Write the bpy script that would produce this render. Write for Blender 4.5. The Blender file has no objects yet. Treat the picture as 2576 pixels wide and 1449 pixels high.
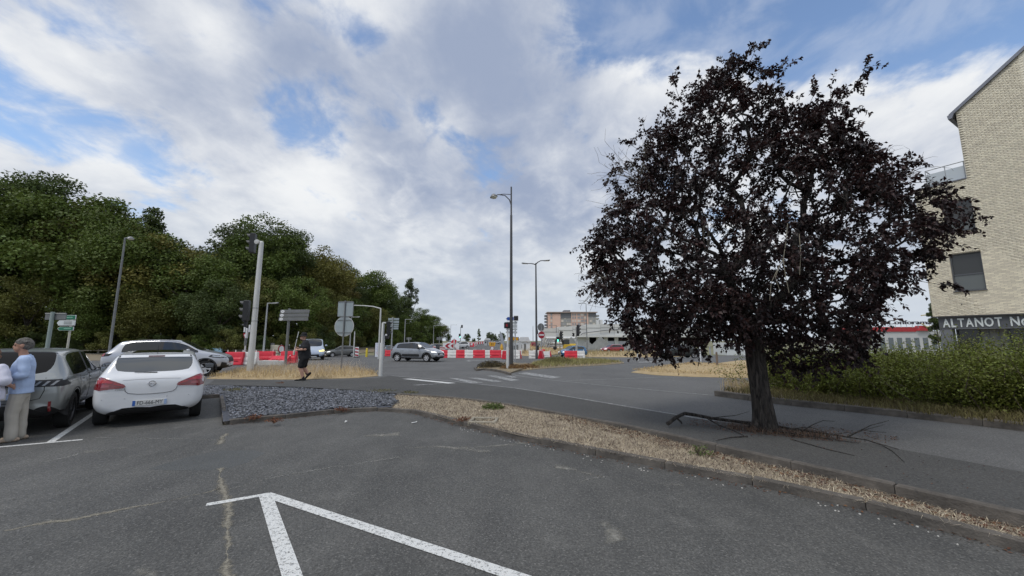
import bpy, bmesh, math, random
import numpy as np
from mathutils import Vector, Matrix
from mathutils.bvhtree import BVHTree
R = math.radians
random.seed(7); RNG = np.random.default_rng(7)
scene = bpy.context.scene
COL = scene.collection
# ------------------------------------------------------------------ camera
PITCH = R(7.8); EYE = 1.7; FPX = 970.0
cam_d = bpy.data.cameras.new('camera'); cam = bpy.data.objects.new('camera', cam_d); COL.objects.link(cam)
cam.location = (0, 0, EYE); cam.rotation_euler = (R(90) + PITCH, 0, 0)
cam_d.sensor_width = 36; cam_d.lens = 36 * FPX / 2576.0; cam_d.clip_start = 0.05; cam_d.clip_end = 6000
scene.camera = cam

def ray(px, py):
    x = (px - 1288.0) / FPX; u = (724.5 - py) / FPX
    return Vector((x, math.cos(PITCH) - u * math.sin(PITCH), math.sin(PITCH) + u * math.cos(PITCH)))
# ------------------------------------------------------------------ world: broken cloud over a clear sky
SUN_EL, SUN_AZ = R(58), R(-142)          # azimuth from +Y towards +X
world = bpy.data.worlds.new('World'); scene.world = world; world.use_nodes = True
def build_world():
    nt = world.node_tree; N = nt.nodes; Lk = nt.links; N.clear()
    out = N.new('ShaderNodeOutputWorld'); bg = N.new('ShaderNodeBackground'); Lk.new(bg.outputs[0], out.inputs[0])
    def m(op, a, b=None, c=None, clamp=False):
        n = N.new('ShaderNodeMath'); n.operation = op; n.use_clamp = clamp
        for i, v in enumerate((a, b, c)):
            if v is None: continue
            if isinstance(v, (int, float)): n.inputs[i].default_value = v
            else: Lk.new(v, n.inputs[i])
        return n.outputs[0]
    def mixc(f, a, b):
        n = N.new('ShaderNodeMix'); n.data_type = 'RGBA'
        for s, v in ((n.inputs[0], f), (n.inputs[6], a), (n.inputs[7], b)):
            if isinstance(v, (int, float)): s.default_value = v
            elif isinstance(v, tuple): s.default_value = (*v, 1)
            else: Lk.new(v, s)
        return n.outputs[2]
    def smooth(v, a, b):
        n = N.new('ShaderNodeMapRange'); n.interpolation_type = 'SMOOTHSTEP'
        Lk.new(v, n.inputs[0]); n.inputs[1].default_value = a; n.inputs[2].default_value = b
        return n.outputs[0]
    sky = N.new('ShaderNodeTexSky'); sky.sky_type = 'NISHITA'; sky.sun_disc = False
    sky.sun_elevation = SUN_EL; sky.sun_rotation = SUN_AZ; sky.air_density = 1.0; sky.dust_density = 0.6; sky.ozone_density = 1.6
    tc = N.new('ShaderNodeTexCoord'); nrm = N.new('ShaderNodeVectorMath'); nrm.operation = 'NORMALIZE'
    Lk.new(tc.outputs['Generated'], nrm.inputs[0]); D = nrm.outputs[0]
    sp = N.new('ShaderNodeSeparateXYZ'); Lk.new(D, sp.inputs[0])
    zz = m('ADD', m('MAXIMUM', sp.outputs[2], 0.0), 0.34)
    u = m('DIVIDE', sp.outputs[0], zz); v = m('DIVIDE', sp.outputs[1], zz)
    def plane(su, sv, ou, ov, rot=0.0):
        cu = m('ADD', m('MULTIPLY', u, su * math.cos(rot)), m('MULTIPLY', v, su * math.sin(rot)))
        cv = m('ADD', m('MULTIPLY', u, -sv * math.sin(rot)), m('MULTIPLY', v, sv * math.cos(rot)))
        c = N.new('ShaderNodeCombineXYZ'); Lk.new(m('ADD', cu, ou), c.inputs[0]); Lk.new(m('ADD', cv, ov), c.inputs[1]); return c.outputs[0]
    def noise(vec, scale, detail, rough, dist=0.0):
        n = N.new('ShaderNodeTexNoise'); n.inputs['Scale'].default_value = scale; n.inputs['Detail'].default_value = detail
        n.inputs['Roughness'].default_value = rough; n.inputs['Distortion'].default_value = dist
        Lk.new(vec, n.inputs['Vector']); return n.outputs[0]
    rot = R(-8)
    n1 = noise(plane(1.0, 0.8, 3.1, 1.7, rot), 2.3, 9, 0.56, 0.4)
    n2 = noise(plane(1.0, 0.9, 9.4, 4.2, rot), 5.6, 7, 0.55, 0.4)
    n3 = noise(plane(1.0, 0.7, 5.3, 8.8, rot), 1.9, 6, 0.5, 0.2)
    n4 = noise(plane(1.0, 0.8, 2.3, 6.1, rot), 15.0, 6, 0.6, 0.3)
    def blobs(items):
        acc = None
        for (px, py, rad, wgt) in items:
            d = ray(px, py).normalized()
            k = 1.0 / (1.0 - math.cos(rad / 900.0))
            dp = N.new('ShaderNodeVectorMath'); dp.operation = 'DOT_PRODUCT'; Lk.new(D, dp.inputs[0]); dp.inputs[1].default_value = d
            e = m('EXPONENT', m('MULTIPLY', m('SUBTRACT', dp.outputs['Value'], 1.0), k))
            e = m('MULTIPLY', e, wgt); acc = e if acc is None else m('ADD', acc, e)
        return acc
    cover = blobs([(1530, 5, 80, -.22), (1640, 40, 90, -.28), (1800, 50, 120, -.30), (2000, 50, 120, -.26), (2200, 60, 110, -.25), (2400, 30, 120, -.20), (2560, 60, 80, -.14), (2230, 330, 80, -.08), (2350, 250, 70, -.07),
                   (735, 275, 65, -.24), (810, 355, 55, -.22), (690, 330, 40, -.1), (330, 380, 60, -.09), (110, 310, 60, -.08), (220, 340, 50, -.05), (480, 420, 60, -.11), (360, 470, 60, -.07), (570, 440, 50, -.10), (400, 270, 40, -.06), (300, 75, 45, -.14),
                   (520, 30, 60, -.10), (700, 40, 60, -.10), (880, 40, 55, -.16), (940, 90, 40, -.13), (560, 250, 40, -.04), (70, 420, 50, -.03), (60, 210, 60, -.06),
                   (1320, 180, 220, .12), (1620, 230, 130, .13), (1850, 280, 130, .16), (180, 150, 110, .12), (560, 130, 120, .08), (680, 470, 90, .10), (960, 440, 160, .08), (2080, 300, 150, .18), (2300, 200, 90, .12), (2200, 450, 150, .12), (2480, 170, 70, .10), (1250, 620, 480, .12), (1050, 200, 120, .08), (60, 470, 80, .06)])
    cover = m('ADD', cover, 0.012)
    dens = m('ADD', m('ADD', n1, m('ADD', m('MULTIPLY', m('SUBTRACT', n2, 0.5), 0.66), m('MULTIPLY', m('SUBTRACT', n4, 0.5), 0.22))), cover)
    horizon = m('MULTIPLY', m('SUBTRACT', 1.0, smooth(sp.outputs[2], 0.05, 0.42)), 0.20)
    dens = m('ADD', dens, horizon)
    alpha = smooth(dens, 0.37, 0.60)
    veil = m('MULTIPLY', smooth(n2, 0.38, 0.62), 0.24)
    alpha = m('ADD', alpha, m('MULTIPLY', m('SUBTRACT', 1.0, alpha), veil))
    shade = m('ADD', m('MULTIPLY', m('SUBTRACT', n3, 0.5), 1.7), m('ADD', m('MULTIPLY', m('SUBTRACT', n2, 0.5), 1.5), m('MULTIPLY', m('SUBTRACT', n4, 0.5), .6)))
    shade = m('ADD', m('ADD', shade, 0.60), blobs([(1330, 160, 230, -.46), (1230, 280, 150, -.28), (700, 120, 200, -.14), (2100, 600, 300, -.05), (1500, 330, 120, -.15), (950, 150, 140, -.15), (700, 190, 150, -.30), (480, 230, 120, -.14), (150, 40, 200, -.25), (1000, 330, 120, -.16), (1500, 520, 250, -.1),
            (180, 120, 90, .4), (560, 110, 60, .35), (540, 300, 80, .25), (1620, 170, 120, .45), (1130, 310, 90, .35), (700, 470, 120, .15), (760, 510, 60, .25), (850, 440, 80, .3), (1950, 240, 260, .10), (2300, 200, 150, .16), (1450, 420, 150, .18)]))
    edge = m('MULTIPLY', m('SUBTRACT', 1.0, smooth(dens, 0.48, 0.78)), 0.22)
    shade = m('ADD', shade, edge)
    cs = smooth(shade, 0.02, 1.2)
    ccol = mixc(cs, (0.34, 0.405, 0.55), (0.90, 0.915, 0.93))
    low = m('SUBTRACT', 1.0, smooth(sp.outputs[2], 0.0, 0.38))
    ccol = mixc(m('MULTIPLY', low, 0.85), ccol, (0.585, 0.65, 0.73))
    s2 = N.new('ShaderNodeVectorMath'); s2.operation = 'SCALE'; Lk.new(sky.outputs[0], s2.inputs[0]); s2.inputs['Scale'].default_value = 1.3
    cl = N.new('ShaderNodeVectorMath'); cl.operation = 'SCALE'; Lk.new(ccol, cl.inputs[0]); cl.inputs['Scale'].default_value = 1.0 / 0.15
    Lk.new(mixc(alpha, s2.outputs[0], cl.outputs[0]), bg.inputs[0])
    bg.inputs[1].default_value = 0.15
build_world()
world.cycles.sampling_method = 'MANUAL'; world.cycles.sample_map_resolution = 512
# ------------------------------------------------------------------ sun behind thin cloud
sd = bpy.data.lights.new('sun', 'SUN'); sd.energy = 1.5; sd.angle = R(18); sd.color = (1.0, .96, .89)
sun = bpy.data.objects.new('sun', sd); COL.objects.link(sun)
sun.location = (-30, -40, 60)
sun.rotation_euler = Vector((-math.sin(SUN_AZ) * math.cos(SUN_EL), -math.cos(SUN_AZ) * math.cos(SUN_EL), -math.sin(SUN_EL))).to_track_quat('-Z', 'Y').to_euler()
scene.view_settings.view_transform = 'Standard'; scene.view_settings.look = 'None'
scene.view_settings.exposure = 0.0; scene.view_settings.gamma = 1.0; scene.view_settings.use_curve_mapping = False
scene.cycles.max_bounces = 4; scene.cycles.diffuse_bounces = 2; scene.cycles.glossy_bounces = 2; scene.cycles.transmission_bounces = 2; scene.cycles.use_adaptive_sampling = True; scene.cycles.adaptive_threshold = .02; scene.cycles.transparent_max_bounces = 8
try: scene.cycles.use_denoising = True
except Exception: pass

# ------------------------------------------------------------------ lie of the land
_TY = [-60, 31, 36, 52, 75, 100, 200, 500, 2500]
_TZ = [.12, .12, .06, -.45, -.35, 0.0, .55, 1.0, 1.2]
def tz(y): return float(np.interp(y, _TY, _TZ))
def G(px, py, z=None):
    """point of the ground seen at a measured spot of the photograph (2576 px wide)"""
    d = ray(px, py); h = .12 if z is None else z
    p = None
    for _ in range(1 if z is not None else 60):
        t = (h - EYE) / d.z if d.z < -1e-4 else 1e4
        p = Vector((d.x * t, d.y * t, h))
        if z is None: h = .5 * h + .5 * tz(p.y)
    p.z = h if z is not None else tz(p.y)
    return p
def AT(px, py, Y):
    d = ray(px, py); t = Y / d.y
    return Vector((d.x * t, Y, EYE + d.z * t))
# ------------------------------------------------------------------ materials
MATS = {}
def sset(b, name, v):
    if name in b.inputs: b.inputs[name].default_value = v
def mat(name, col, rough=.6, metal=0., var=0., vscale=8., bump=0., bscale=60., col2=None, coat=0., spec=.5, trans=0., attr=None, emit=None, estr=0., detail=4.):
    if name in MATS: return MATS[name]
    m = bpy.data.materials.new(name); m.use_nodes = True; nt = m.node_tree; N = nt.nodes; L = nt.links
    b = N['Principled BSDF']; sset(b, 'Base Color', (*col, 1)); sset(b, 'Roughness', rough); sset(b, 'Metallic', metal)
    sset(b, 'Coat Weight', coat); sset(b, 'Coat Roughness', .04); sset(b, 'Specular IOR Level', spec)
    tc = N.new('ShaderNodeTexCoord')
    if var > 0 or col2:
        n = N.new('ShaderNodeTexNoise'); n.inputs['Scale'].default_value = vscale; n.inputs['Detail'].default_value = detail; n.inputs['Roughness'].default_value = .6
        L.new(tc.outputs['Object'], n.inputs['Vector'])
        mr = N.new('ShaderNodeMapRange'); mr.inputs[1].default_value = .3; mr.inputs[2].default_value = .7; L.new(n.outputs[0], mr.inputs[0])
        mx = N.new('ShaderNodeMix'); mx.data_type = 'RGBA'; L.new(mr.outputs[0], mx.inputs[0])
        c2 = col2 or tuple(c * (1 + var) for c in col)
        c1 = col if col2 else tuple(c * (1 - var) for c in col)
        mx.inputs[6].default_value = (*c1, 1); mx.inputs[7].default_value = (*c2, 1)
        src = mx.outputs[2]
        if attr:
            src = _tint(nt, src, attr)
        L.new(src, b.inputs['Base Color'])
    elif attr:
        rgb = N.new('ShaderNodeRGB'); rgb.outputs[0].default_value = (*col, 1)
        L.new(_tint(nt, rgb.outputs[0], attr), b.inputs['Base Color'])
    if bump > 0:
        n2 = N.new('ShaderNodeTexNoise'); n2.inputs['Scale'].default_value = bscale; n2.inputs['Detail'].default_value = 3
        L.new(tc.outputs['Object'], n2.inputs['Vector'])
        bp = N.new('ShaderNodeBump'); bp.inputs['Strength'].default_value = bump; bp.inputs['Distance'].default_value = .02
        L.new(n2.outputs[0], bp.inputs['Height']); L.new(bp.outputs[0], b.inputs['Normal'])
    if emit: sset(b, 'Emission Color', (*emit, 1)); sset(b, 'Emission Strength', estr)
    if trans > 0:
        t = N.new('ShaderNodeBsdfTranslucent'); ms = N.new('ShaderNodeMixShader'); ms.inputs[0].default_value = trans
        o = N['Material Output']
        s = b.inputs['Base Color']
        if s.is_linked: L.new(s.links[0].from_socket, t.inputs[0])
        else: t.inputs[0].default_value = (*col, 1)
        L.new(b.outputs[0], ms.inputs[1]); L.new(t.outputs[0], ms.inputs[2]); L.new(ms.outputs[0], o.inputs[0])
    MATS[name] = m; return m
def _tint(nt, src, amt):
    N = nt.nodes; L = nt.links
    a = N.new('ShaderNodeAttribute'); a.attribute_name = 'tint'
    h = N.new('ShaderNodeHueSaturation'); L.new(src, h.inputs['Color'])
    r1 = N.new('ShaderNodeMapRange'); r1.inputs[3].default_value = 1 - amt; r1.inputs[4].default_value = 1 + amt; L.new(a.outputs['Fac'], r1.inputs[0]); L.new(r1.outputs[0], h.inputs['Value'])
    r2 = N.new('ShaderNodeMapRange'); r2.inputs[3].default_value = .5 - .035 * amt; r2.inputs[4].default_value = .5 + .02 * amt; L.new(a.outputs['Fac'], r2.inputs[0]); L.new(r2.outputs[0], h.inputs['Hue'])
    return h.outputs['Color']

def asphalt_mat(name, base, light, stain=1.0, scale=1.0):
    m = bpy.data.materials.new(name); m.use_nodes = True; nt = m.node_tree; N = nt.nodes; L = nt.links; b = N['Principled BSDF']
    tc = N.new('ShaderNodeTexCoord')
    def noise(s, d, r=.6, st=None):
        n = N.new('ShaderNodeTexNoise'); n.inputs['Scale'].default_value = s * scale; n.inputs['Detail'].default_value = d; n.inputs['Roughness'].default_value = r
        if st:
            mp = N.new('ShaderNodeMapping'); mp.inputs['Scale'].default_value = st[:3]; mp.inputs['Rotation'].default_value = (0, 0, st[3]); L.new(tc.outputs['Object'], mp.inputs[0]); L.new(mp.outputs[0], n.inputs['Vector'])
        else: L.new(tc.outputs['Object'], n.inputs['Vector'])
        return n.outputs[0]
    def rng(v, a, b_, lo=0., hi=1.):
        r = N.new('ShaderNodeMapRange'); L.new(v, r.inputs[0]); r.inputs[1].default_value = a; r.inputs[2].default_value = b_; r.inputs[3].default_value = lo; r.inputs[4].default_value = hi; return r.outputs[0]
    def mix(f, a, c, mode='MIX'):
        n = N.new('ShaderNodeMix'); n.data_type = 'RGBA'; n.blend_type = mode
        if isinstance(f, float): n.inputs[0].default_value = f
        else: L.new(f, n.inputs[0])
        for s, v in ((n.inputs[6], a), (n.inputs[7], c)):
            if isinstance(v, tuple): s.default_value = (*v, 1)
            else: L.new(v, s)
        return n.outputs[2]
    vo = N.new('ShaderNodeTexVoronoi'); vo.inputs['Scale'].default_value = 80 * scale; L.new(tc.outputs['Object'], vo.inputs['Vector'])
    cr = N.new('ShaderNodeSeparateColor'); L.new(vo.outputs['Color'], cr.inputs[0])
    sp_ = rng(cr.outputs[0], .25, 1.0)
    big = rng(noise(.35, 4, .55), .35, .7)
    mid = rng(noise(1.6, 5, .65, (1, .45, 1, .6)), .42, .75)
    c = mix(big, tuple(x * .84 for x in base), tuple(x * 1.16 for x in base))
    c = mix(rng(mid, 0, 1, 0, .5 * stain), c, light)
    dust = rng(noise(.8, 8, .7), .56, .74)
    c = mix(rng(dust, 0, 1, 0, .5 * stain), c, tuple(x * 1.25 for x in light))
    c = mix(rng(sp_, .62, 1., 0, .42), c, tuple(min(1, x * 1.5) for x in light))
    c = mix(rng(cr.outputs[1], .5, 1., 0, .5), c, tuple(x * .40 for x in base))
    gr = rng(noise(42, 3, .8), .3, .7, .68, 1.36)
    vm = N.new('ShaderNodeVectorMath'); vm.operation = 'SCALE'; L.new(c, vm.inputs[0]); L.new(gr, vm.inputs['Scale'])
    L.new(vm.outputs[0], b.inputs['Base Color']); sset(b, 'Roughness', .88); sset(b, 'Specular IOR Level', .3)
    bp = N.new('ShaderNodeBump'); bp.inputs['Strength'].default_value = .5; bp.inputs['Distance'].default_value = .006
    L.new(vo.outputs['Distance'], bp.inputs['Height']); L.new(bp.outputs[0], b.inputs['Normal'])
    MATS[name] = m; return m
def paint_mat(name, col, under, wear=.5, scale=30.):
    m = bpy.data.materials.new(name); m.use_nodes = True; nt = m.node_tree; N = nt.nodes; L = nt.links; b = N['Principled BSDF']
    tc = N.new('ShaderNodeTexCoord'); n = N.new('ShaderNodeTexNoise'); n.inputs['Scale'].default_value = scale; n.inputs['Detail'].default_value = 5; n.inputs['Roughness'].default_value = .7
    L.new(tc.outputs['Object'], n.inputs['Vector'])
    v = N.new('ShaderNodeTexVoronoi'); v.inputs['Scale'].default_value = 85; L.new(tc.outputs['Object'], v.inputs['Vector'])
    ad = N.new('ShaderNodeMath'); ad.operation = 'MULTIPLY_ADD'; L.new(v.outputs['Distance'], ad.inputs[0]); ad.inputs[1].default_value = .28; L.new(n.outputs[0], ad.inputs[2])
    r = N.new('ShaderNodeMapRange'); r.inputs[1].default_value = .78 - wear * .3; r.inputs[2].default_value = .92 - wear * .3; L.new(ad.outputs[0], r.inputs[0])
    mx = N.new('ShaderNodeMix'); mx.data_type = 'RGBA'; L.new(r.outputs[0], mx.inputs[0]); mx.inputs[6].default_value = (*col, 1); mx.inputs[7].default_value = (*under, 1)
    L.new(mx.outputs[2], b.inputs['Base Color']); sset(b, 'Roughness', .75)
    bp = N.new('ShaderNodeBump'); bp.inputs['Strength'].default_value = .5; bp.inputs['Distance'].default_value = .005; L.new(v.outputs['Distance'], bp.inputs['Height']); L.new(bp.outputs[0], b.inputs['Normal'])
    MATS[name] = m; return m

def dust_mat(name, col, amount=.5, scale=30.):
    """loose sand lying on the asphalt, thinning out raggedly to the sides"""
    m = mat(name, col, .95, var=.35, vscale=24, bump=.5); nt = m.node_tree; N = nt.nodes; L = nt.links
    at = N.new('ShaderNodeAttribute'); at.attribute_name = 'edge'; tc = N.new('ShaderNodeTexCoord'); n = N.new('ShaderNodeTexNoise'); n.inputs['Scale'].default_value = scale; n.inputs['Detail'].default_value = 6; n.inputs['Roughness'].default_value = .7; L.new(tc.outputs['Object'], n.inputs['Vector'])
    ad = N.new('ShaderNodeMath'); ad.operation = 'MULTIPLY_ADD'; L.new(n.outputs[0], ad.inputs[0]); ad.inputs[1].default_value = 1.7; L.new(at.outputs['Fac'], ad.inputs[2])
    r = N.new('ShaderNodeMapRange'); r.inputs[1].default_value = 1.55 - amount * .5; r.inputs[2].default_value = 2.1 - amount * .5; L.new(ad.outputs[0], r.inputs[0])
    t = N.new('ShaderNodeBsdfTransparent'); ms = N.new('ShaderNodeMixShader'); L.new(r.outputs[0], ms.inputs[0]); L.new(t.outputs[0], ms.inputs[1]); L.new(N['Principled BSDF'].outputs[0], ms.inputs[2]); L.new(ms.outputs[0], N['Material Output'].inputs[0]); return m
# ------------------------------------------------------------------ mesh helpers
class MB:
    def __init__(s): s.v = []; s.f = []
    def add(s, vs, fs):
        o = len(s.v); s.v += [tuple(v) for v in vs]; s.f += [tuple(i + o for i in f) for f in fs]; return s
    def box(s, c, d, rz=0., M=None, bev=0.):
        x, y, z = (k / 2 for k in d)
        if bev > 0:
            b = min(bev, x * .9, y * .9, z * .9); vs = []
            for zz_, k in ((-z, b), (-z + b, 0), (z - b, 0), (z, b)):
                for (sx, sy) in ((-1, -1), (1, -1), (1, 1), (-1, 1)):
                    vs.append(Vector((sx * (x - k), sy * (y - k), zz_)))
            fs = [(3, 2, 1, 0), (12, 13, 14, 15)]
            for r_ in range(3):
                for i in range(4):
                    j = (i + 1) % 4; fs.append((r_ * 4 + i, r_ * 4 + j, r_ * 4 + 4 + j, r_ * 4 + 4 + i))
        else:
            vs = [Vector((sx * x, sy * y, sz * z)) for sz in (-1, 1) for (sx, sy) in ((-1, -1), (1, -1), (1, 1), (-1, 1))]
            fs = [(3, 2, 1, 0), (4, 5, 6, 7), (0, 1, 5, 4), (1, 2, 6, 5), (2, 3, 7, 6), (3, 0, 4, 7)]
        T = Matrix.Translation(Vector(c)) @ (M.to_4x4() if M else Matrix.Rotation(rz, 4, 'Z'))
        return s.add([T @ v for v in vs], fs)
    def tube(s, pts, rads, n=8, cap=True, M=None):
        pts = [Vector(p) for p in pts]
        if isinstance(rads, (int, float)): rads = [rads] * len(pts)
        ref = Vector((0, 0, 1)); vs = []; prev = None
        for i, p in enumerate(pts):
            t = (pts[min(i + 1, len(pts) - 1)] - pts[max(i - 1, 0)])
            t = t.normalized() if t.length > 1e-9 else Vector((0, 0, 1))
            a = prev - t * prev.dot(t) if prev is not None else t.cross(ref if abs(t.z) < .95 else Vector((1, 0, 0)))
            if a.length < 1e-6: a = t.orthogonal()
            a.normalize(); prev = a; b = t.cross(a)
            for k in range(n):
                an = 2 * math.pi * k / n; vs.append(p + (a * math.cos(an) + b * math.sin(an)) * rads[i])
        fs = []
        for i in range(len(pts) - 1):
            for k in range(n):
                j = (k + 1) % n; fs.append((i * n + k, i * n + j, (i + 1) * n + j, (i + 1) * n + k))
        if cap: fs += [tuple(reversed(range(n))), tuple((len(pts) - 1) * n + k for k in range(n))]
        if M: vs = [M @ v for v in vs]
        return s.add(vs, fs)
    def prism(s, poly, ax, t0, t1):
        """polygon in the two axes left after ax, pushed from t0 to t1 along ax"""
        def mk(a, b, t): return {'x': (t, a, b), 'y': (a, t, b), 'z': (a, b, t)}[ax]
        n = len(poly); vs = [mk(a, b, t0) for a, b in poly] + [mk(a, b, t1) for a, b in poly]
        fs = [tuple(range(n)), tuple(range(n, 2 * n))] + [(i, (i + 1) % n, n + (i + 1) % n, n + i) for i in range(n)]
        return s.add(vs, fs)
    def lathe(s, prof, n=16, M=None, cap=True):
        vs = []; fs = []
        for (r, z) in prof:
            for k in range(n):
                a = 2 * math.pi * k / n; vs.append(Vector((r * math.cos(a), r * math.sin(a), z)))
        for i in range(len(prof) - 1):
            for k in range(n):
                j = (k + 1) % n; fs.append((i * n + k, i * n + j, (i + 1) * n + j, (i + 1) * n + k))
        if cap and prof[0][0] > 1e-5: fs.append(tuple(reversed(range(n))))
        if cap and prof[-1][0] > 1e-5: fs.append(tuple((len(prof) - 1) * n + k for k in range(n)))
        if M: vs = [M @ v for v in vs]
        return s.add(vs, fs)
    def ball(s, c, r, n=10, m=7):
        rx, ry, rz = r if isinstance(r, tuple) else (r, r, r); c = Vector(c)
        prof = [(max(1e-6, math.sin(math.pi * i / m)), -math.cos(math.pi * i / m)) for i in range(m + 1)]
        vs = [c + Vector((a * rx * math.cos(2 * math.pi * k / n), a * ry * math.sin(2 * math.pi * k / n), z * rz)) for a, z in prof for k in range(n)]
        fs = [(i * n + k, i * n + (k + 1) % n, (i + 1) * n + (k + 1) % n, (i + 1) * n + k) for i in range(m) for k in range(n)]
        return s.add(vs, fs)
    def mesh(s, name, smooth=False, fix=True):
        me = bpy.data.meshes.new(name); me.from_pydata(s.v, [], s.f); me.update()
        if fix:
            bm = bmesh.new(); bm.from_mesh(me); bmesh.ops.remove_doubles(bm, verts=bm.verts, dist=1e-5); bmesh.ops.recalc_face_normals(bm, faces=bm.faces); bm.to_mesh(me); bm.free()
        if smooth: shade(me, smooth)
        return me
    def build(s, name, m, parent=None, smooth=False, fix=True):
        return ob(name, s.mesh(name, smooth, fix), m, parent)
def shade(me, ang=True):
    me.polygons.foreach_set('use_smooth', [True] * len(me.polygons))
    a = R(40) if ang is True else R(ang)
    bm = bmesh.new(); bm.from_mesh(me)
    for e in bm.edges:
        e.smooth = not (len(e.link_faces) == 2 and e.calc_face_angle(0) > a)
    bm.to_mesh(me); bm.free()
def ob(name, me, m, parent=None):
    o = bpy.data.objects.new(name, me); COL.objects.link(o)
    if m is not None:
        if len(me.materials) == 0: me.materials.append(m)
    if parent: o.parent = parent
    return o
def tag(o, label=None, cat=None, group=None, kind=None):
    for k, v in (('label', label), ('category', cat), ('group', group), ('kind', kind)):
        if v: o[k] = v
    return o
def empty(name, loc, rz=0., label=None, cat=None, group=None):
    o = bpy.data.objects.new(name, None); COL.objects.link(o); o.location = loc; o.rotation_euler = (0, 0, rz); o.empty_display_size = .2
    return tag(o, label, cat, group)
def copy_tree(o, parent=None):
    c = o.copy(); COL.objects.link(c)
    if parent: c.parent = parent
    for ch in [x for x in bpy.data.objects if x.parent == o]: copy_tree(ch, c)
    return c
def kids(o): return [x for x in COL.objects if x.parent == o]
WORK = bpy.data.scenes.new('workbench')
def evaluated(o):
    """mesh of an object with its modifiers applied, worked out on an otherwise empty bench"""
    with bpy.context.temp_override(scene=WORK, view_layer=WORK.view_layers[0]):
        dg = bpy.context.evaluated_depsgraph_get(); dg.update()
        return bpy.data.meshes.new_from_object(o.evaluated_get(dg))
def bench(name, data):
    o = bpy.data.objects.new(name, data); WORK.collection.objects.link(o); return o
def text_mesh(txt, size, depth=.004, bold=0.):
    cu = bpy.data.curves.new('t', 'FONT'); cu.body = txt; cu.size = size; cu.extrude = depth; cu.align_x = 'CENTER'; cu.align_y = 'CENTER'; cu.offset = bold; cu.resolution_u = 3
    o = bench('t', cu); me = evaluated(o); bpy.data.objects.remove(o); bpy.data.curves.remove(cu); return me
def np_mesh(name, V, Fq, tint=None, nper=4):
    me = bpy.data.meshes.new(name); V = np.asarray(V, np.float32).reshape(-1, 3); Fq = np.asarray(Fq, np.int32).reshape(-1, nper)
    me.vertices.add(len(V)); me.vertices.foreach_set('co', V.ravel())
    me.loops.add(Fq.size); me.loops.foreach_set('vertex_index', Fq.ravel())
    me.polygons.add(len(Fq)); me.polygons.foreach_set('loop_start', np.arange(0, Fq.size, nper, dtype=np.int32))
    try: me.polygons.foreach_set('loop_total', np.full(len(Fq), nper, np.int32))
    except Exception: pass
    if tint is not None:
        a = me.attributes.new('tint', 'FLOAT', 'POINT'); a.data.foreach_set('value', np.asarray(tint, np.float32))
    me.update(calc_edges=True); me.validate(); return me
def unit(a): return a / np.maximum(np.linalg.norm(a, axis=-1, keepdims=True), 1e-9)
def leaf_mesh(name, P, D, Nn, Ln, Wd, tint=None, fold=.25, droop=.18):
    """pointed leaves folded along the midrib: six corners, four triangles"""
    P = np.asarray(P); D = unit(np.asarray(D)); S = unit(np.cross(D, Nn)); U = np.cross(S, D); n = len(P)
    Ln = np.broadcast_to(Ln, (n,))[:, None]; Wd = np.broadcast_to(Wd, (n,))[:, None]
    mid = P + D * Ln * .45 - U * Ln * droop * .2; tip = P + D * Ln - U * Ln * droop
    a = mid + S * Wd * .5 + U * Wd * fold; b = mid - S * Wd * .5 + U * Wd * fold
    V = np.stack([P, a, tip, b, mid], 1).reshape(-1, 3)
    i = np.arange(n)[:, None] * 5
    Fc = np.concatenate([i + np.array([[0, 4, 1]]), i + np.array([[1, 4, 2]]), i + np.array([[0, 3, 4]]), i + np.array([[4, 3, 2]])], 1).reshape(-1, 3)
    t = RNG.random(n) if tint is None else tint
    return np_mesh(name, V, Fc, np.repeat(t, 5), 3)
def quad_leaf_mesh(name, P, D, Nn, Ln, Wd, tint=None, fold=.2):
    P = np.asarray(P); D = unit(np.asarray(D)); S = unit(np.cross(D, Nn)); U = np.cross(S, D); n = len(P)
    Ln = np.broadcast_to(Ln, (n,))[:, None]; Wd = np.broadcast_to(Wd, (n,))[:, None]
    mid = P + D * Ln * .45
    V = np.stack([P, mid + S * Wd * .5 + U * Wd * fold, P + D * Ln, mid - S * Wd * .5 + U * Wd * fold], 1).reshape(-1, 3)
    i = np.arange(n)[:, None] * 4
    Fc = np.concatenate([i + np.array([[0, 2, 1]]), i + np.array([[0, 3, 2]])], 1).reshape(-1, 3)
    t = RNG.random(n) if tint is None else tint
    return np_mesh(name, V, Fc, np.repeat(t, 4), 3)
def blade_mesh(name, P, H, W, lean, tint=None):
    """grass blades: base pair, middle pair, tip"""
    n = len(P); P = np.asarray(P); H = np.asarray(H)[:, None]; W = np.asarray(W)[:, None]
    a = RNG.random(n) * 2 * np.pi; S = np.stack([np.cos(a), np.sin(a), 0 * a], 1)
    b = RNG.random(n) * 2 * np.pi; Ld = np.stack([np.cos(b), np.sin(b), 0 * b], 1) * (np.asarray(lean) * RNG.random(n) * 1.0)[:, None]
    up = np.array([0, 0, 1.0]); m1 = P + up * H * .55 + Ld * H * .3; tip = P + up * H * (1 - .25 * np.linalg.norm(Ld, axis=1, keepdims=True)) + Ld * H
    V = np.stack([P - S * W * .5, P + S * W * .5, m1 - S * W * .4, m1 + S * W * .4, tip], 1).reshape(-1, 3)
    i = np.arange(n)[:, None] * 5
    Fc = np.concatenate([i + np.array([[0, 1, 3]]), i + np.array([[0, 3, 2]]), i + np.array([[2, 3, 4]])], 1).reshape(-1, 3)
    t = RNG.random(n) if tint is None else tint
    return np_mesh(name, V, Fc, np.repeat(t, 5), 3)
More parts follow.
